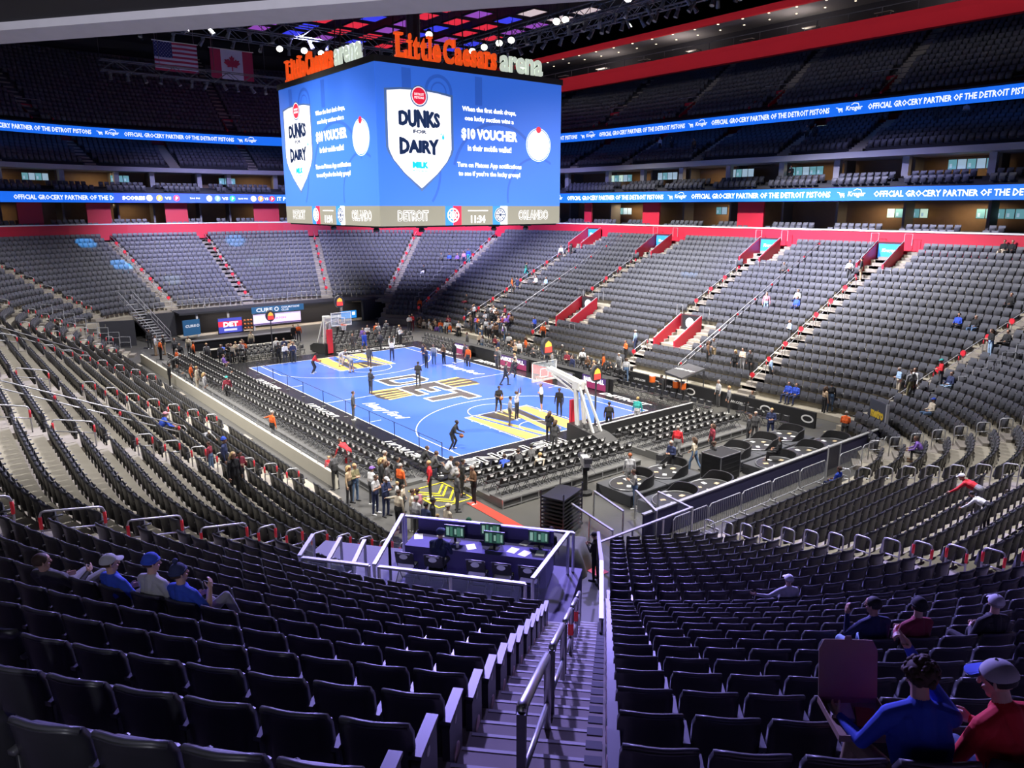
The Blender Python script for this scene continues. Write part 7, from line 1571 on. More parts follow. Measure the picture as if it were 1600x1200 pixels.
# long stair rails without steps
def long_rail(pl,o0,o1,lab,zoff=0):
    p,dn=bowl_pt(pl,o0); q,_=bowl_pt(pl,o1); z0=.465*o0-.66; z1=.465*o1-.66
    t=thing('long_handrail',lab,'handrail',(p.x,p.y,z0),math.atan2(dn.y,dn.x),'long handrails'); L=o1-o0; m=MB()
    for h in (.95,.62): m.tube([(0,0,h),(L,0,h+z1-z0)],.028,7)
    m.tube([(0,0,.62),(-.12,0,.78),(0,0,.95)],.026,6); m.tube([(L,0,.62+z1-z0),(L+.12,0,.8+z1-z0),(L,0,.95+z1-z0)],.026,6)
    obj('rail_tube',m,M_PAINT,t,smooth=True); n=int(L/2.2)
    for i in range(n+1):
        x=.2+(L-.4)*i/n; zz=(z1-z0)*x/L; m=MB(); m.tube([(x,0,zz-.1),(x,0,zz+.95)],.022,6); obj('post',m,M_PAINT,t); m=MB(); m.ball((x,0,zz+.80),.10,10,6,0,(.6,.8,1)); obj('red_marker',m,M_REDL,t)
long_rail(('N',10.2),2.6,20.6,'long double handrail on the side stand between the third and fourth tunnel boxes'); long_rail(('N',-13.0),4.6,20.6,'long double handrail on the side stand nearer the scoreboard')
long_rail(('S',10.8),6.2,13.4,'long double handrail across the side stand rows, nearer the camera'); long_rail(('S',-11.2),6.4,11.6,'long double handrail across the side stand rows, farther from the camera')
# tunnel boxes in the far side stand
def side_tunnel(cx,o0,o1,lab,lower):
    z0=.465*o0-.86; L=o1-o0; z1=z0+.465*L+1.0; y0=YS+o0
    t=thing('tunnel_box',lab,'tunnel entrance',(cx,y0,z0),PI/2,'red tunnel boxes of the side stand')
    for s in (-1,1):
        m=MB(); m.prism([(0,0),(L,0),(L,z1-z0+.35),(0,1.15)],-.07,.07,0,frame((0,s*1.02,0),(1,0,0),(0,0,1))); w_=obj('side_wall',m,M_RED,t)
        m=MB(); m.tube([(0,s*1.02,1.2),(L,s*1.02,z1-z0+.42)],.035,7); obj('handrail',m,M_PAINT,t)
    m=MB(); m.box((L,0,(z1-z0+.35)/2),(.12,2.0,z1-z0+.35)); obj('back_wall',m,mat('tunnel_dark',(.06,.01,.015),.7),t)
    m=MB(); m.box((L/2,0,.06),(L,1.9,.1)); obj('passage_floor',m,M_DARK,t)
    if lower:
        m=MB(); m.box((L-.09,0,z1-z0-.3),(.05,1.5,1.2)); p=obj('sign_panel',m,M_BLACK,t)
        m=MB(); m.prism(disc(.42,20),0,.01,0,frame((L-.125,0,z1-z0-.3),(0,-1,0),(0,0,1))); ring_poly(disc(.30,18),disc(.24,18),m,0) if 0 else None; obj('round_logo',m,glow('sign_glow_white',(.75,.78,.9),.9),p)
    else:
        m=MB(); m.box((L-.09,0,z1-z0-.35),(.05,1.7,1.1)); p=obj('sign_panel',m,glow('sign_glow_blue',(.02,.22,.75),1.0),t)
        tx=text_mb('Kroger',1,width=1.1,height=.34,bold=.03,shear=.15); m=MB(); m.join(tx,0,frame((L-.13,0,z1-z0-.35),(0,-1,0),(0,0,1))); obj('sign_lettering',m,M_LEDW,p)
    for (x,zz) in ((L+.35,z1-z0+.1),(-.25,-.1)):
        for s in ((-1.5,-.9),(1.15,1.75)) if x>0 else ((1.15,1.8),(-1.8,-1.15)):
            m=MB(); m.tube([(x,s[0],zz),(x,s[0],zz+.9),(x,s[1],zz+.9),(x,s[1],zz)],.03,6); obj('guard_rail',m,M_PAINT,t)
    # steps beside the box, part of the building
    return
stp=MB()
for key,o0,o1 in TUN:
    cx=dict(AISLES)[key][1]+(0 if o0>10 else 1.4)
    low=o0<10
    side_tunnel(cx,o0+.2,o1,{('N1',18.0):'upper red tunnel box nearest the scoreboard, its blue screen half hidden',('N2',17.2):'upper red tunnel box with blue screen, second from the scoreboard',('N3',17.2):'upper red tunnel box with blue screen, third from the scoreboard',('N4',17.2):'upper red tunnel box with blue screen, farthest from the scoreboard',('N2',5.2):'lower red tunnel box beside the crowd, round white logo inside',('N3',4.6):'lower red tunnel box with round white logo, farther from the scoreboard'}[(key,o0)],low)
    for k in range(40):
        o=o0-.6+.425*k
        if o>o1+.6: break
        stp.box((cx+1.75,YS+o+.22,.465*o-.66-.02+.1),(1.15,.44,.22))
struct('floor_tunnel_steps',stp,M_CONC)
# ---- the broadcast platform in front of the central steps
e=Vector((.787,.617,0)).normalized(); nrm=Vector((-e.y,e.x,0)); PO=Vector((31.0,-21.3,0))   # along the back rail; nrm points to the court
ZP=4.12
def pp(a,b,z=0): v=PO+e*a+nrm*b; return (v.x,v.y,z)
RZ=math.atan2(e.y,e.x)
m=MB(); m.add([pp(-1.9,0,0),pp(4.9,0,0),pp(4.9,2.95,0),pp(-1.9,2.95,0),pp(-1.9,0,ZP),pp(4.9,0,ZP),pp(4.9,2.95,ZP),pp(-1.9,2.95,ZP)],[(3,2,1,0),(4,5,6,7),(0,1,5,4),(1,2,6,5),(2,3,7,6),(3,0,4,7)]); o=struct('floor_platform',m,mat('platform_carpet',(.16,.15,.22),.9))
def glass_rail(name,pts,label,h=1.06,flat=True,gl=True,low=False):
    t=thing(name,label,'railing',pts[0],0,'glass railings of the platform'); P0=Vector(pts[0]); pv=[Vector(p)-P0 for p in pts]
    m=MB()
    for a,b in zip(pv,pv[1:]): m.bar(a+Vector((0,0,h)),b+Vector((0,0,h)),.09,.05)
    obj('cap_rail',m,M_CAPR,t); m=MB()
    for a,b in zip(pv,pv[1:]):
        n=max(1,int((b-a).length/1.3))
        for i in range(n+1): p=a+(b-a)*i/n; m.bar(p,p+Vector((0,0,h)),.05,.05)
    obj('posts',m,M_STEEL,t)
    if gl:
        for a,b in zip(pv,pv[1:]):
            d=(b-a).normalized()*.08; m=MB(); s=Vector((-d.y,d.x,0)).normalized()*.006; A,B=a+d,b-d
            m.add([A-s+Vector((0,0,.1)),B-s+Vector((0,0,.1)),B-s+Vector((0,0,h-.08)),A-s+Vector((0,0,h-.08)),A+s+Vector((0,0,.1)),B+s+Vector((0,0,.1)),B+s+Vector((0,0,h-.08)),A+s+Vector((0,0,h-.08))],[(0,1,2,3),(7,6,5,4),(0,4,5,1),(1,5,6,2),(2,6,7,3),(3,7,4,0)]); obj('glass_pane',m,M_GLASS,t)
    return t
glass_rail('glass_railing',[pp(-.85,-.05,ZP),pp(.72,-.05,ZP)],'glass railing behind the platform, its short end away from the steps')
glass_rail('glass_railing',[pp(.95,-.05,ZP),pp(4.15,-.05,ZP)],'long glass railing behind the platform table')
glass_rail('glass_railing',[pp(.82,.0,ZP),pp(.62,1.3,ZP),pp(.40,2.7,ZP)],'glass railing closing the table end of the platform')
for a,l in ((-.95,'outermost'),(-.25,'middle'),(.35,'inner')): glass_rail('glass_railing',[pp(a,.0,ZP),pp(a-.25,1.1,ZP)],f'{l} of three short glass dividers beside the platform table')
glass_rail('glass_railing',[pp(.45,2.75,ZP),pp(4.7,2.75,ZP)],'glass railing along the court side of the platform table',1.0,gl=False)
glass_rail('glass_railing',[pp(4.25,.2,ZP),pp(4.6,2.6,ZP)],'glass gate panel at the steps end of the platform')
R0=Vector((36.15,-18.45,ZP)); glass_rail('glass_railing',[tuple(R0),(34.45,-16.75,ZP),(32.4,-14.75,3.2),(30.4,-12.75,2.1),(28.7,-11.05,1.15)],'long sloping glass railing between steps and the second seat block',1.0)
# table in a dark cloth, with chairs, monitors and papers
t=thing('media_table','long media table under a dark violet cloth on the glass platform','table',pp(2.55,2.15,ZP),RZ)
m=MB(); m.box((0,0,.74),(3.4,.95,.03)); m.box((0,-.46,.40),(3.4,.02,.70)); m.box((-1.69,0,.40),(.02,.95,.70)); m.box((1.69,0,.40),(.02,.95,.70)); m.box((0,.46,.55),(3.4,.03,1.0)); obj('tablecloth',m,mat('violet_cloth',(.10,.085,.24),.85),t)
def monitor(a,b,lab,turn=0):
    t=thing('monitor',lab,'monitor',pp(a,b,ZP+.757),RZ+turn,'monitors on the media table'); m=MB(); m.box((0,0,.006),(.24,.18,.012)); m.box((0,.02,.07),(.05,.03,.13)); obj('stand',m,M_BLACK,t)
    m=MB(); m.box((0,0,.27),(.50,.035,.31)); p=obj('casing',m,mat('monitor_black',(.012,.012,.014),.35),t)
    m=MB(); m.box((0,-.019,.27),(.46,.004,.27)); m2=MB()
    for i,(x,w_,h_) in enumerate([(-.17,.07,.20),(-.08,.06,.24),(.02,.05,.14),(.10,.08,.22),(.18,.05,.19)]): m2.box((x,-.0225,.27),(w_,.003,h_),i%2)
    d=obj('display',m,glow('monitor_green_black',(.008,.03,.022),1.0),p); obj('readout',m2,[glow('readout_pale',(.20,.34,.26),.9),glow('readout_green',(.05,.15,.10),.9)],d)
monitor(1.95,2.12,'monitor nearest the man seated at the media table'); monitor(2.75,2.42,'rear monitor of the two standing close together on the table',.05); monitor(2.95,2.0,'front monitor of the two standing close together on the table'); monitor(3.95,2.30,'monitor at the end of the media table by the gate')
for i,(a,b) in enumerate([(1.0,2.2),(2.4,1.95),(3.4,2.0),(3.7,1.9),(3.6,2.45),(4.05,2.0),(1.5,2.45)]):
    m=MB(); m.box((0,0,.002),(.21,.28,.003)); tag(obj('paper_sheet',m,M_WHITE,None,pp(a,b,ZP+.757),RZ+rnd.uniform(-.5,.5)),f'white paper sheet, {ORD[i]} of those lying on the media table','paper','papers on the media table')
for i,a in enumerate((1.05,1.75,2.75,3.35,3.95)): folding(pp(a,1.25,ZP),RZ-PI/2,f'folding chair, {ORD[i]} from the divider end of the media table','chairs at the media table',True)
x,y,_=pp(1.75,1.35,0); person(x,y,ZP,'sitlean',math.degrees(RZ)+90,'navy','charcoal','brown','cap:navy',0,'ll','man in navy hoodie with blue collar and cap at the media table',voxel=.0075)
m=MB(); m.lathe([(.035,0),(.045,.12)],12); tag(obj('paper_cup',m,M_WHITE,None,pp(2.1,1.85,ZP+.757)),'white paper cup in front of the monitor on the media table','cup')
# central handrails of the steps
def step_rail(o0,o1,lab):
    def Z(o): return .465*o-.66
    p,dn=bowl_pt(('a',314.1),o0); L=o1-o0; dz=Z(o1)-Z(o0); t=thing('stair_handrail',lab,'handrail',(p.x,p.y,Z(o0)),math.atan2(dn.y,dn.x),'handrails of the central steps'); m=MB()
    h=.92; m.tube([(0,0,-.25),(0,0,h-.16),(.03,0,h-.04),(.14,0,h+dz*.14/L+.03),(L-.05,0,h+dz),(L,0,h+dz-.02)],.036,10,rs=[.034,.034,.036,.038,.038,.036]); m.tube([(.02,0,.45),(L,0,.45+dz)],.026,8); obj('rail_tube',m,M_STEEL,t,smooth=True)
    m=MB(); m.bar((L,0,dz-.1),(L,0,h+dz),.055,.075); obj('post',m,M_DSTEEL,t)
    
    if lab.split(', ')[1].split()[0] in ('second','third'): m=MB(); m.tube([(0,0,h-.40),(0,0,h-.22)],.042,8); obj('red_reflector',m,M_REDL,t)
for i,(a,b) in enumerate([(10.35,11.6),(12.0,13.5),(13.9,15.5),(15.9,17.7),(18.2,20.2)]): step_rail(a,b,f'steel handrail in the middle of the central steps, {ORD[i]} above the gate')
# strips on the steps' edges: a pale nosing and a dark end block
m=MB(); m2=MB()
for o,d,z,k in rows_for('C0',None):
    if o<10: continue
    for h in (0,1):
        f=o-(d/2 if h==0 else 0); zz=z-(RISE/2 if h==0 else 0)
        p,dn=bowl_pt(('a',314),f+.03); sd=Vector((-dn.y,dn.x,0)); a=math.atan2(dn.y,dn.x)
        q=p+sd*(HALF-.14); m.box((q.x,q.y,zz+.014),(.10,.14,.01),0,None,a); q=p-sd*.07; m2.box((q.x,q.y,zz+.013),(.035,1.0,.008),0,None,a)
struct('trim_step_blocks',m,mat('step_block_grey',(.07,.07,.08),.8)); struct('trim_step_nosing',m2,mat('nosing_pale',(.42,.41,.40),.7))
# ---- guard frames stepping beside seat blocks
def guard(pl,o,z,lab,w_=.95,h=1.05,along=True):
    p,dn=bowl_pt(pl,o); 
    if not in_view(p.x,p.y,z,0): return
    rz=math.atan2(dn.y,dn.x); t=thing('guard_frame',lab,'railing',(p.x,p.y,z),rz,'stepped steel guard frames'); m=MB(); m.tube([(0,0,0),(0,0,h),(w_,0,h),(w_,0,0)],.026,6); m.tube([(0,0,h*.52),(w_,0,h*.52)],.02,6); obj('frame',m,M_PAINT,t)
    m=MB(); m.box((w_/2,0,h*.27),(w_-.06,.01,h*.45)); obj('mesh_infill',m,mat('smoked_panel',(.05,.05,.06),.4,alpha=.5),t)
for i in range(9): guard(('a',64),2.4+.9*i,zpl(2.4+.9*i,.9),f'steel guard frame, {ORD[i]} step up beside the framed box seats')
for i in range(9): guard(('a',118.5),4.2+.9*i,.465*(4.2+.9*i)-.66,f'steel guard frame, {ORD[i]} step up at the far corner behind the hoop')
for i in range(8): guard(('a',236),2.2+.9*i,.465*(2.2+.9*i)-.66,f'steel guard frame, {ORD[i]} step up beside the steel stairway corner')
for i in range(6): guard(('a',203),5.4+.9*i,.465*(5.4+.9*i)-.66,f'steel guard frame, {ORD[i]} step up beside the long red row end')
# ---- near end: cloth wall, barriers, gate
m=MB(); m.box((0,0,.58),(.10,19.8,1.16)); t=thing('cloth_wall','long low wall in navy cloth between lounge pods and the low end seats','wall panel',(27.1,2.9,0)); obj('panel',m,M_DBLUE,t); m=MB(); m.box((0,0,1.18),(.16,19.9,.06)); obj('grey_cap',m,mat('cap_grey',(.30,.30,.30),.6),t)
def barrier(i,y):
    t=thing('crowd_barrier',f'steel crowd barrier, {ORD[i]} along the navy cloth wall from the platform','barrier',(27.95,y,0.02),0,'crowd barriers along the cloth wall'); m=MB(); L=2.1
    m.tube([(0,-L/2+.1,.18),(0,-L/2,.3),(0,-L/2,1.0),(0,-L/2+.1,1.1),(0,L/2-.1,1.1),(0,L/2,1.0),(0,L/2,.3),(0,L/2-.1,.18)],.022,7,closed=True); 
    for s in (-1,1): m.bar((-.28,s*(L/2-.3),.02),(.28,s*(L/2-.3),.02),.05,.03); m.tube([(0,s*(L/2-.3),.02),(0,s*(L/2-.3),.2)],.02,6)
    obj('frame',m,M_PAINT,t); m=MB()
    for k in range(1,16): m.tube([(0,-L/2+L*k/16,.19),(0,-L/2+L*k/16,1.09)],.010,5)
    obj('bars',m,M_PAINT,t)
for i,y in enumerate([-5.2,-3.0,-.8,1.4,3.6,7.0,9.2,11.4]): barrier(i,y)
t=thing('barrier_gate','tall framed gate with a dark pane between the crowd barriers','gate',(28.0,5.25,.02)); m=MB(); m.tube([(0,-.55,0),(0,-.55,1.75),(0,.55,1.75),(0,.55,0)],.035,7); obj('frame',m,M_PAINT,t); m=MB(); m.box((0,0,.95),(.02,1.0,1.4)); obj('pane',m,mat('smoked_panel',0,alpha=.5),t)
# ---- steel control-position rails
def steel_rail(p,q,lab,h=1.1,panes=True): return glass_rail('control_railing',[p,q],lab,h,True,panes)
steel_rail((28.3,-10.6,.05),(28.3,-5.6,.05),'long horizontal control railing just before the low end seats',1.45,False)
steel_rail((24.6,-8.6,.05),(27.6,-9.2,.05),'control railing beside the chair cart',1.25); steel_rail((24.4,-7.0,.05),(26.6,-7.6,.05),'control railing in front of the cameraman',1.25); steel_rail((25.4,-5.6,.05),(27.4,-6.6,.05),'control railing nearest the lounge pods',1.25); steel_rail((26.0,-4.9,.05),(28.0,-5.2,.05),'control railing with flowers behind its pane',1.2)
t=thing('television_camera','grey television camera on a pedestal behind the baseline stage','camera',(22.0,-5.2,0),2.6); m=MB(); m.lathe([(.35,0),(.35,.12),(.12,.2),(.1,1.1)],12); m.box((0,0,1.25),(.3,.3,.2)); obj('pedestal',m,M_BLACK,t)
m=MB(); m.box((.05,0,1.55),(.75,.32,.38)); obj('body',m,mat('camera_grey',(.33,.33,.34),.5),t); m=MB(); m.tube([(.42,0,1.55),(.95,0,1.55)],.15,12); m.box((-.45,.0,1.72),(.2,.34,.22)); obj('lens',m,M_DSTEEL,t); m=MB(); m.tube([(-.3,.2,1.4),(-.75,.3,1.2)],.02,6); m.tube([(-.3,-.2,1.4),(-.75,-.3,1.2)],.02,6); obj('pan_bars',m,M_DSTEEL,t)
# ---- lounge pods
def pod(i,x,y,lab,rz=0):
    t=thing('lounge_pod',lab,'lounge',(x,y,0),rz,'lounge pods behind the baseline'); m=MB(); m.box((0,0,.26),(2.1,2.36,.5)); 
    for k in range(4): m.box((1.055,0,.09+.12*k),(.02,2.3,.07))
    obj('plinth',m,[mat('pod_slats',(.05,.052,.06),.6)],t)
    m=MB(); n=22; vs=[]; fs=[]
    for j in range(n+1):
        a=R(-35+200*j/n); hh=.5+.5*min(1,math.sin(PI*j/n)*2.2)
        for r,z in ((1.0,.5),(1.0,hh),(.93,hh),(.93,.5)): vs.append((.90*r*math.cos(a),1.12*r*math.sin(a),z))
    for j in range(n):
        for k in range(4): b=4*j; fs.append((b+k,b+(k+1)%4,b+4+(k+1)%4,b+4+k))
    fs += [(0,1,2,3),(4*n+3,4*n+2,4*n+1,4*n)]; m.add(vs,fs); obj('couch_back',m,mat('pod_black',(.014,.014,.016),.6),t)
    m=MB(); m.prism([(a*.80,b*1.0-.06) for a,b in disc(1,22)],.5,.58); tt=obj('table',m,mat('pod_table',(.035,.035,.036),.35),t)
    m=MB(); m.tube([(.84*math.cos(a),1.05*math.sin(a)-.06,.57) for a in [2*PI*j/26 for j in range(26)]],.03,5,closed=True); obj('table_rim',m,M_STEEL,tt)
    for j in range(5):
        a=2*PI*j/5+.4; q=MB(); q.box((0,0,.006),(.24,.18,.012)); c,s=math.cos(rz),math.sin(rz); lx,ly=.42*math.cos(a),.55*math.sin(a)-.06
        tag(obj('menu_card',q,[M_WHITE,mat('card_tan',(.5,.38,.22),.7)][j%2],None,(x+lx*c-ly*s,y+lx*s+ly*c,.58),a),f'one of the cards on the table of the {ORD[i]} pod from the platform','card',f'cards on the table of pod {ORD[i]}')
PODS=[(23.35,-3.6,'pod half hidden behind the television camera'),(25.85,-3.6,'pod right behind the control railing'),(23.35,-1.2,'pod with the man holding papers beside it'),(25.85,-1.2,'pod beside the gap to the equipment case'),(23.6,3.4,'pod behind the equipment case by the rope posts'),(23.6,5.8,'pod in the front line where the waiter sits'),(23.6,8.25,'pod nearest the chairs of the logo wall'),(25.85,3.9,'pod nearest the framed gate on the back line'),(25.85,6.4,'pod in the middle of the back line'),(25.85,8.9,'pod where the orange usher bends')]
for i,(x,y,l) in enumerate(PODS): pod(i,x,y,'black oval lounge '+l,0)
def case(loc,d,lab,rz=0):
    t=thing('equipment_case',lab,'case',loc,rz,'equipment cases'); m=MB(); m.box((0,0,d[2]/2+.1),d); 
    for k in range(5): m.box((d[0]/2+.005,0,.2+d[2]*k/5.2),(.012,d[1]-.1,.05)); m.box((0,-d[1]/2-.005,.2+d[2]*k/5.2),(d[0]-.1,.012,.05))
    obj('shell',m,mat('case_black',(.016,.016,.018),.5),t); m=MB()
    for sx in (-1,1):
        for sy in (-1,1): m.bar((sx*d[0]/2,sy*d[1]/2,.1),(sx*d[0]/2,sy*d[1]/2,d[2]+.1),.045,.045)
        m.bar((sx*d[0]/2,-d[1]/2,d[2]+.1),(sx*d[0]/2,d[1]/2,d[2]+.1),.045,.045); m.bar((-d[0]/2,sx*d[1]/2,d[2]+.1),(d[0]/2,sx*d[1]/2,d[2]+.1),.045,.045)
    obj('metal_edges',m,M_STEEL,t)
    for sx in (-1,1):
        for sy in (-1,1): m=MB(); m.tube([(sx*(d[0]/2-.1),sy*(d[1]/2-.1)-.02,.05),(sx*(d[0]/2-.1),sy*(d[1]/2-.1)+.02,.05)],.05,10); obj('caster',m,M_DSTEEL,t)
case((24.6,1.2,0),(1.1,1.5,1.25),'black equipment case with steel edges between the lounge pods')
t=thing('chair_cart','tall slatted black cart loaded with folded chairs beside the red stripe','cart',(24.3,-8.7,0),.35); m=MB(); m.box((0,0,.15),(1.1,1.7,.1)); m.tube([(.5,-.8,.15),(.5,-.8,1.9)],.03,6); m.tube([(-.5,-.8,.15),(-.5,-.8,1.9)],.03,6); m.tube([(.5,.8,.15),(.5,.8,1.9)],.03,6); m.tube([(-.5,.8,.15),(-.5,.8,1.9)],.03,6); obj('cart_frame',m,M_DSTEEL,t)
for k in range(9): m=MB(); m.box((0,0,.32+.16*k),(1.0,1.55,.07)); obj('folded_chair',m,mat('chair_vinyl',0),t)
t=thing('tarpaulin','grey tarpaulin draped over a low crate behind the platform','tarpaulin',(26.6,-10.6,0),.5); m=MB(); n=12; vs=[]
for i in range(n+1):
    for j in range(n+1):
        u,v=-1+2*i/n,-1+2*j/n; e_=max(abs(u),abs(v)); z=.95-.03*math.sin(5*u+3*v)-.0 if e_<.7 else .95-.95*((e_-.7)/.3)**.8; vs.append((u*.95+.05*math.sin(7*v)*(e_>.7),v*.75+.05*math.sin(9*u)*(e_>.7),max(.01,z)))
m.add(vs,[(i*(n+1)+j,(i+1)*(n+1)+j,(i+1)*(n+1)+j+1,i*(n+1)+j+1) for i in range(n) for j in range(n)]); obj('cloth',m,mat('tarp_grey',(.17,.17,.17),.8),t,smooth=True)
# floor markings: a red stripe and yellow arrows
m=MB(); m.add([(19.6,-10.05,.012),(19.6,-9.55,.012),(28,-9.75,.012),(28,-10.3,.012)],[(0,3,2,1)]); tag(obj('floor_stripe',m,mat('stripe_red',(.72,.05,.03),.5)),'long red stripe on the dark floor leading into the tunnel','marking')
m=MB(); 
for dx in (0,.9): band([(17.0+dx,-11.2),(17.9+dx,-10.4),(17.0+dx,-9.6)],.09,m,False,.012); band([(17.35+dx,-11.2),(18.25+dx,-10.4),(17.35+dx,-9.6)],.09,m,False,.0125)
band([(16.8,-11.3),(19.3,-11.3),(19.3,-9.5),(16.8,-9.5)],.07,m,True,.013); o=obj('floor_arrows',m,mat('arrow_yellow',(.80,.66,.02),.5)); tag(o,'yellow taped arrows on the floor at the stage corner','marking')
# low white wall and glass along the side walkway
t=thing('low_white_wall','long low cream wall edging the walkway below the side stand','wall panel',(-4,-13.75,0)); m=MB(); m.box((0,0,.36),(37,.16,.72)); obj('wall_panel',m,mat('cream_wall',(.55,.52,.44),.7),t); m=MB()
for k in range(18): m.bar((-17.5+2*k,0,.72),(-17.5+2*k,0,1.05),.04,.04)
obj('posts',m,M_STEEL,t); m=MB(); m.box((0,0,.9),(36.6,.012,.28)); obj('glass_strip',m,M_GLASS,t)
# rope posts along the sideline
for i,x in enumerate([-11.2,-8.0,-5.3,-2.6,.6,3.8,6.9,9.8,12.4,14.6]):
    t=thing('rope_post',f'slim dark rope post, {ORD[i]} from the far end of the sideline','post',(x,-8.05,.10),0,'rope posts along the sideline'); m=MB(); m.lathe([(.14,0),(.14,.02),(.03,.04),(.022,.08)],12); obj('foot',m,M_DSTEEL,t); m=MB(); m.tube([(0,0,.05),(0,0,1.05)],.022,7); obj('shaft',m,mat('post_navy',(.01,.015,.05),.5),t)
m=MB(); m.tube([(-11.2,-8.05,1.12),(14.6,-8.05,1.12)],.016,5); tag(obj('barrier_rope',m,mat('post_navy',0)),'thin dark rope strung along the posts beside the court','rope')
# scorers table boards and the team bench wall
def board(x0,x1,y,z0,z1,mt,lab,txt=None,tm=None,two=None,name='led_board'):
    t=thing(name,lab,'sign board',((x0+x1)/2,y,z0)); w_=x1-x0; h=z1-z0; m=MB(); m.box((0,.12,h/2),(w_,.24,h)); obj('cabinet',m,M_BLACK,t); m=MB(); m.box((0,-.006,h/2),(w_-.06,.012,h-.06)); p=obj('lit_face',m,mt,t)
    if two: m=MB(); m.box((0,-.015,h*.27),(w_-.06,.006,h*.46)); obj('lower_band',m,two,p)
    if txt:
        m=MB(); m.join(text_mb(txt,1,width=w_*.84,height=h*.34,bold=.04,depth=.004),0,frame((0,-.024,h*(.68 if two else .5)),(1,0,0),(0,0,1))); obj('board_lettering',m,tm or M_LEDW,p)
    return t
PUR=glow('led_purple',(.055,.025,.10),1.0); PNK=glow('led_pink',(.22,.025,.08),1.0)
board(6.9,9.3,8.95,.1,1.05,PUR,'lit purple and pink text board next to the team bench','BASKETBALL',M_LEDW,PNK)
board(1.2,3.7,8.95,.1,.85,glow('led_red',(.62,.03,.02),1.0),'lit red advertising board at the scorers table','Ethernet' if 0 else None); board(4.2,5.9,8.95,.1,.85,glow('led_grey',(.22,.20,.25),.9),'lit grey board with pale letters at the scorers table','DET',glow('led_lilac',(.6,.5,.8),1.0))
board(-3.2,.6,8.95,.1,1.0,PUR,'lit purple text board in the middle of the scorers table','BASKETBALL',M_LEDW,PNK); board(-9.6,-7.2,8.95,.1,1.05,PUR,'lit purple and pink board at the far end of the scorers table','BASKETBALL',M_LEDW,PNK)
m=MB()
t=thing('scorers_table','long dark scorers table behind the lit boards','table',(-.5,9.75,0)); m.box((0,0,.95),(20,.7,.06)); m.box((0,-.3,.48),(20,.05,.9)); obj('top',m,M_BLACK,t); m=MB()
for x in (-9,-5,0,5,9): m.box((x,.25,.47),(.08,.08,.92))
obj('legs',m,M_DSTEEL,t)
t=thing('logo_wall','low black wall with white rings behind the team bench and steps','wall panel',(13.4,12.55,0)); m=MB(); m.box((0,0,.48),(19,.14,.96)); obj('panel',m,M_BLACK,t); m=MB(); f=frame((0,-.075,.5),(1,0,0),(0,0,1))
for x in (-8.4,-5.6,-2.6,.4,6.2,9.0):
    r=MB(); ring_poly(disc(.40,18,0,.62),disc(.30,18,0,.52),r,0); r.v=[(a+x,b,0.003) for a,b,c in r.v]; m.join(r,0,f)
for x in (-7.0,-4.2,-1.2,4.0): m.join(text_mb('UWM.COM',1,width=1.1,height=.17,bold=.03,depth=.002),0,f@Matrix.Translation((x,0,.004)))
obj('white_rings',m,M_LOGOW,t)
for i,(x,y,l) in enumerate([(10.9,11.9,'orange drink cooler with white lid behind the player in black'),(13.0,11.9,'larger orange drink cooler on the bench wall'),(13.6,11.9,'smaller orange drink cooler beside the larger one')]):
    t=thing('drink_cooler',l,'cooler',(x,y,0)); m=MB(); m.box((0,0,.35),(.5,.4,.7)); obj('stand',m,M_BLACK,t); m=MB(); m.lathe([(.19,.70),(.21,.75),(.22,1.12),(.20,1.16)],16); obj('tub',m,mat('cooler_orange',(.75,.14,.02),.5),t); m=MB(); m.lathe([(.22,1.16),(.22,1.2),(.1,1.24)],16); obj('lid',m,M_WHITE,t)
t=thing('camera_deck','dark tilted deck with white lettering standing among the side seats','platform',(12.7,13.2,0)); m=MB(); m.add([(-.6,-1.45,1.55),(1.4,-2.1,1.55),(.65,1.35,1.62),(-1.25,1.85,1.62),(-.6,-1.45,1.68),(1.4,-2.1,1.68),(.65,1.35,1.75),(-1.25,1.85,1.75)],[(3,2,1,0),(4,5,6,7),(0,1,5,4),(1,2,6,5),(2,3,7,6),(3,0,4,7)]); obj('deck',m,mat('deck_grey',(.075,.075,.08),.6),t)
m=MB()
for x,y in ((-.5,-1.4),(1.3,-2.0),(.6,1.3),(-1.2,1.8)): m.tube([(x,y,.3),(x,y,1.56)],.035,6)
obj('legs',m,M_DSTEEL,t); m=MB(); m.join(text_mb('xfinity',1,width=2.7,height=.8,bold=.03,depth=.003),0,frame((.02,-.1,1.73),(.99,.05,0),(-.28,.95,.02))@Matrix.Rotation(-.05,4,'Z')@Matrix.Scale(.62,4)); obj('deck_lettering',m,M_LOGOW,t)
t=thing('sign_board','leaning slate sign board with yellow lettering beside the barriers','sign',(26.75,11.9,.45),R(-32)); m=MB(); m.box((0,0,1.35),(1.5,.12,1.5)); obj('panel',m,mat('slate',(.06,.065,.085),.5),t); m=MB(); m.box((0,.1,.3),(1.5,.3,.6)); m.box((.79,0,1.35),(.08,.16,1.5)); obj('stand',m,M_PAINT,t)
m=MB(); m.join(text_mb('metro',1,width=1.15,height=.5,bold=.05,depth=.004),0,frame((0,-.066,1.40),(1,0,.0),(0,0,1))); obj('yellow_lettering',m,mat('letter_yellow',(.75,.52,.04),.5),t)
t=thing('court_end_wall','low black wall closing the court corner before the second baseline stage','wall panel',(16.95,4.6,0)); m=MB(); m.box((0,0,.5),(.12,8.2,.95)); obj('panel',m,M_BLACK,t); m=MB(); m.box((0,0,.99),(.14,8.2,.03)); obj('white_edge',m,M_PAINT,t)
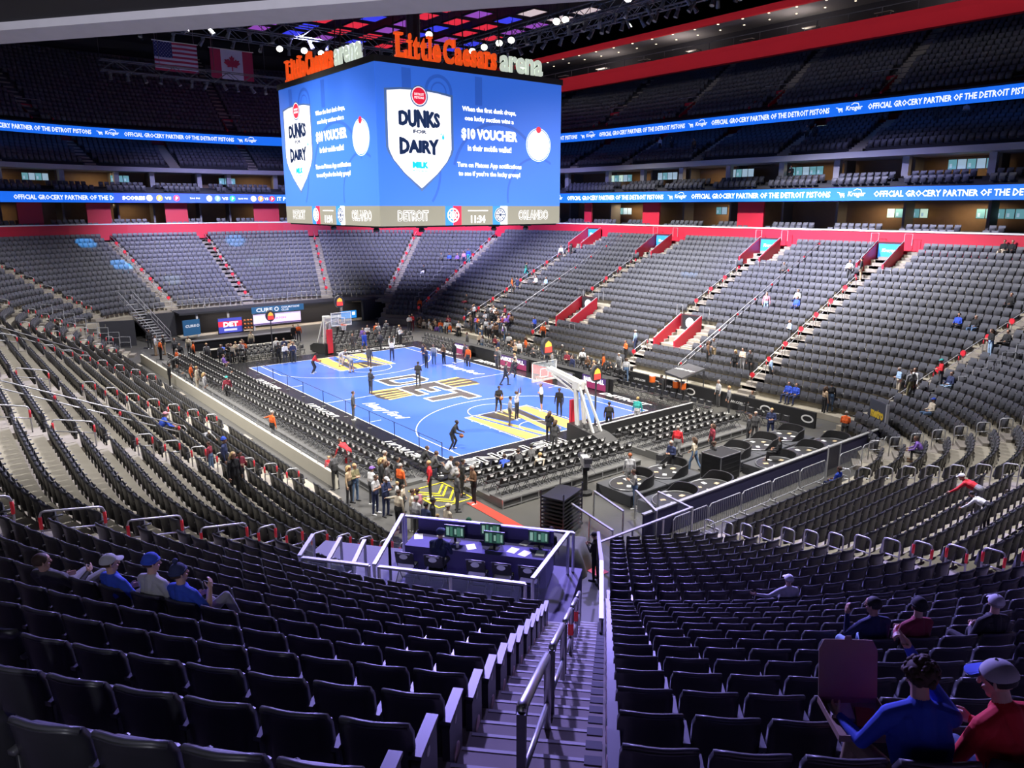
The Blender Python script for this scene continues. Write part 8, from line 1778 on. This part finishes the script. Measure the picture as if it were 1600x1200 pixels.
# ---- the far end club
t=thing('courtside_club','recessed club room under the far end seats with posts, counter and screens','room',(-33.2,3.2,0)); m=MB(); m.box((-2.6,0,1.2),(.2,22,2.4)); obj('back_wall',m,mat('club_wall',(.09,.075,.07),.7),t); m=MB(); m.box((-1.3,0,.04),(2.8,22,.08)); obj('pale_floor',m,mat('club_floor',(.42,.37,.31),.6),t); m=MB(); m.box((-1.2,0,2.35),(3.0,22,.2)); obj('ceiling_slab',m,M_DARK,t)
m=MB()
for y in (-9.3,-6.2,-3.6,6.4,9.0): m.box((.1,y,1.15),(.14,.18,2.3))
obj('posts',m,M_GREYW,t)
def screen(x,y,z,w_,h,mt,lab,parts=()):
    t=thing('wall_screen',lab,'screen',(x,y,z)); m=MB(); m.box((-.05,0,0),(.1,w_+.08,h+.08)); obj('bezel',m,M_BLACK,t); m=MB(); m.box((.006,0,0),(.012,w_,h)); p=obj('display',m,mt,t)
    for (txt,yy,zz,ww,hh,mm) in parts:
        m=MB()
        if txt: m.join(text_mb(txt,1,width=ww,height=hh,bold=.04,depth=.003),0,frame((.016,yy,zz),(0,1,0),(0,0,1)))
        else: m.box((.014,yy,zz),(.006,ww,hh))
        obj('picture',m,mm,p)
screen(-33.0,2.1,1.12,5.2,1.15,glow('screen_lilac',(.62,.52,.80),1.0),'wide lilac screen under the club sign at the far end',[('EATON',0.3,.05,1.3,.2,glow('lilac_red',(.55,.18,.35),1.0)),(None,0,-.48,5.2,.16,glow('lilac_dark',(.10,.07,.16),1.0))])
screen(-33.0,-2.9,.85,2.4,1.5,glow('det_blue',(.05,.06,.35),1.0),'screen with three white letters on red and blue in the club',[(None,0,.15,2.4,.55,glow('det_red',(.6,.03,.06),1.0)),('DET',.05,.1,1.5,.5,M_LEDW),('CLUB' if 0 else None,.0,-.45,1.3,.22,glow('det_lilac',(.5,.5,.8),1.0))])
screen(-33.0,10.4,.8,1.9,.85,glow('club_cyan',(.03,.28,.75),1.0),'small blue screen behind the far hoop',[(None,.6,.1,.35,.35,M_LEDW)])
t=thing('club_sign','blue sign board with white lettering over the lilac screen','sign',(-32.9,2.2,2.15)); m=MB(); m.box((0,0,0),(.1,5.7,.66)); obj('panel',m,mat('sign_blue',(.03,.12,.26),.5,emit=.25),t); m=MB(); f=frame((.055,0,0),(0,1,0),(0,0,1)); W2=mat('sign_white',(.7,.74,.8),.5,emit=.3)
m.join(text_mb('CURE',1,width=1.75,height=.42,bold=.04,depth=.003),0,f@Matrix.Translation((-1.5,.0,0))); r=MB(); ring_poly(disc(.24,18),disc(.14,18),r,.003); r.v=[(a-.18,b,c) for a,b,c in r.v]; m.join(r,0,f); m.join(text_mb('COURTSIDE',1,width=2.0,height=.2,bold=.03,depth=.003),0,f@Matrix.Translation((1.35,.13,0))); m.join(text_mb('CLUB',1,width=.8,height=.2,bold=.03,depth=.003),0,f@Matrix.Translation((.75,-.14,0))); obj('white_lettering',m,W2,t)
t=thing('club_sign','small blue sign with white lettering beside the steel stairway','sign',(-31.2,-7.2,1.25),.25); m=MB(); m.box((0,0,0),(.1,1.75,1.5)); obj('panel',m,mat('sign_blue',0),t); m=MB(); m.join(text_mb('CURE',1,width=1.1,height=.26,bold=.04,depth=.003),0,frame((.055,-.1,.15),(0,1,0),(0,0,1))); r=MB(); ring_poly(disc(.15,14),disc(.08,14),r,0); m.join(r,0,frame((.056,.66,.15),(0,1,0),(0,0,1))); obj('white_lettering',m,W2,t)
t=thing('ball_rack','rack of orange basketballs beside the lilac screen','rack',(-32.7,-1.2,.1)); m=MB()
for z in (.2,.6,1.0): m.box((0,0,z),(.3,1.1,.04))
for y in (-.52,.52): m.box((0,y,.55),(.06,.06,1.1))
obj('shelves',m,M_DSTEEL,t)
for i in range(9):
    m=MB(); m.ball((0,0,0),.13,10,7); tag(obj('basketball',m,mat('ball_orange',0),None,(-32.6,-1.2+(-.33+.33*(i%3)),.46+.4*(i//3)),0,True),f'orange basketball, {["lowest","middle","top"][i//3]} shelf of the rack, {ORD[i%3]} across','ball','basketballs on the rack')
t=thing('dark_counter','long dark counter between the far baseline chairs and the club','counter',(-25.2,-4.2,0)); m=MB(); m.box((0,0,.42),(.7,9.4,.84)); obj('front',m,M_BLACK,t); m=MB(); m.box((0,0,.87),(.8,9.6,.06)); obj('top',m,mat('counter_grey',(.14,.14,.14),.4),t)
t=thing('dark_counter','low black counter with papers along the far baseline','counter',(-20.7,-4.9,0)); m=MB(); m.box((0,0,.36),(.6,7.6,.72)); obj('front',m,M_BLACK,t); m=MB(); m.box((0,0,.75),(.7,7.8,.05)); obj('top',m,mat('counter_pale',(.26,.25,.22),.5),t)
m=MB(); m.box((-32.0,-14.2,1.2),(.3,4.2,2.4),0,None,-.25); m.box((-33.6,14.8,1.2),(.3,6.2,2.4),0,None,.35); m.box((-34.6,-8.9,1.2),(.3,3.2,2.4),0,None,.1); struct('wall_far_corner',m,M_DARK)
t=thing('steel_stairway','steel stairway climbing from the floor to the far corner seats','stairs',(-30.8,-9.9,0),R(194)); m=MB(); L=6.6; Hh=3.5
for y in (-.7,.7): m.bar((0,y,.05),(L,y,Hh),.08,.22)
obj('stringers',m,M_STEEL,t); m=MB()
for k in range(16): m.box((L*(k+.5)/16,0,.1+Hh*(k+.5)/16),(.34,1.4,.05))
obj('treads',m,M_PAINT,t); m=MB()
for y in (-.7,.7):
    for h in (.5,1.0): m.tube([(0,y,.05+h),(L,y,Hh+h),(L+1.2,y,Hh+h)],.03,6)
    for k in range(7): m.tube([(L*k/6,y,Hh*k/6),(L*k/6,y,Hh*k/6+1.05)],.025,5)
obj('handrails',m,M_PAINT,t)
def far_rail(pts,lab):
    t=thing('glass_railing',lab,'railing',pts[0],0,'railings of the far end'); P0=Vector(pts[0]); m=MB()
    for a,b in zip(pts,pts[1:]):
        a,b=Vector(a)-P0,Vector(b)-P0; n=max(1,int((b-a).length/1.2))
        for h in (.55,1.05): m.tube([a+Vector((0,0,h)),b+Vector((0,0,h))],.025,5)
        for i in range(n+1): p=a+(b-a)*i/n; m.tube([p,p+Vector((0,0,1.05))],.025,5)
    obj('rail_tube',m,M_PAINT,t)
w=MB(); z0=zrow(7)-.42; 
cp=[bowl_pt(pl,5.2)[0] for pl in [('a',158),('a',166),('a',174)]+[('W',3),('W',-3)]+[('a',186),('a',194),('a',202)]]
q=[(p.x,p.y,2.42) for p in cp]
far_rail(q[:5],'steel railing on the edge of the far seats above the club'); far_rail(q[4:],'steel railing on the edge of the far seats above the small blue sign')
m=MB(); n=len(cp)
cpb=[bowl_pt(pl,6.6)[0] for pl in [('a',158),('a',166),('a',174)]+[('W',3),('W',-3)]+[('a',186),('a',194),('a',202)]]
for i in range(n-1): m.add([(cp[i].x,cp[i].y,2.12),(cp[i+1].x,cp[i+1].y,2.12),(cpb[i+1].x,cpb[i+1].y,2.12),(cpb[i].x,cpb[i].y,2.12),(cp[i].x,cp[i].y,2.42),(cp[i+1].x,cp[i+1].y,2.42),(cpb[i+1].x,cpb[i+1].y,2.42),(cpb[i].x,cpb[i].y,2.42)],[(3,2,1,0),(4,5,6,7),(0,1,5,4),(2,3,7,6)])
struct('floor_far_walkway',m,M_CONC)
m=MB(); m.box((-34.8,3,1.2),(.3,26,2.4)); struct('wall_under_far_seats',m,M_DARK)
l=bpy.data.lights.new('club_lamp','AREA'); l.energy=260; l.color=(1,.86,.7); l.shape='RECTANGLE'; l.size=16; l.size_y=.6; o=bpy.data.objects.new('club_lamp',l); COL.objects.link(o); o.location=(-33.6,3,2.2); o.rotation_euler=(0,0,PI/2)
# ================================================================ the remaining thousands of seats, as one object
me=stamp([(low_seat(True),hi),(low_seat(False),lo+UPPER)],'stadium_seats',[M_SEAT,M_SEATB,M_ARM])
o=bpy.data.objects.new('stadium_seat_rows',me); COL.objects.link(o)
tag(o,'thousands of further black folding seats filling every other row of the arena','seat',None,'stuff')
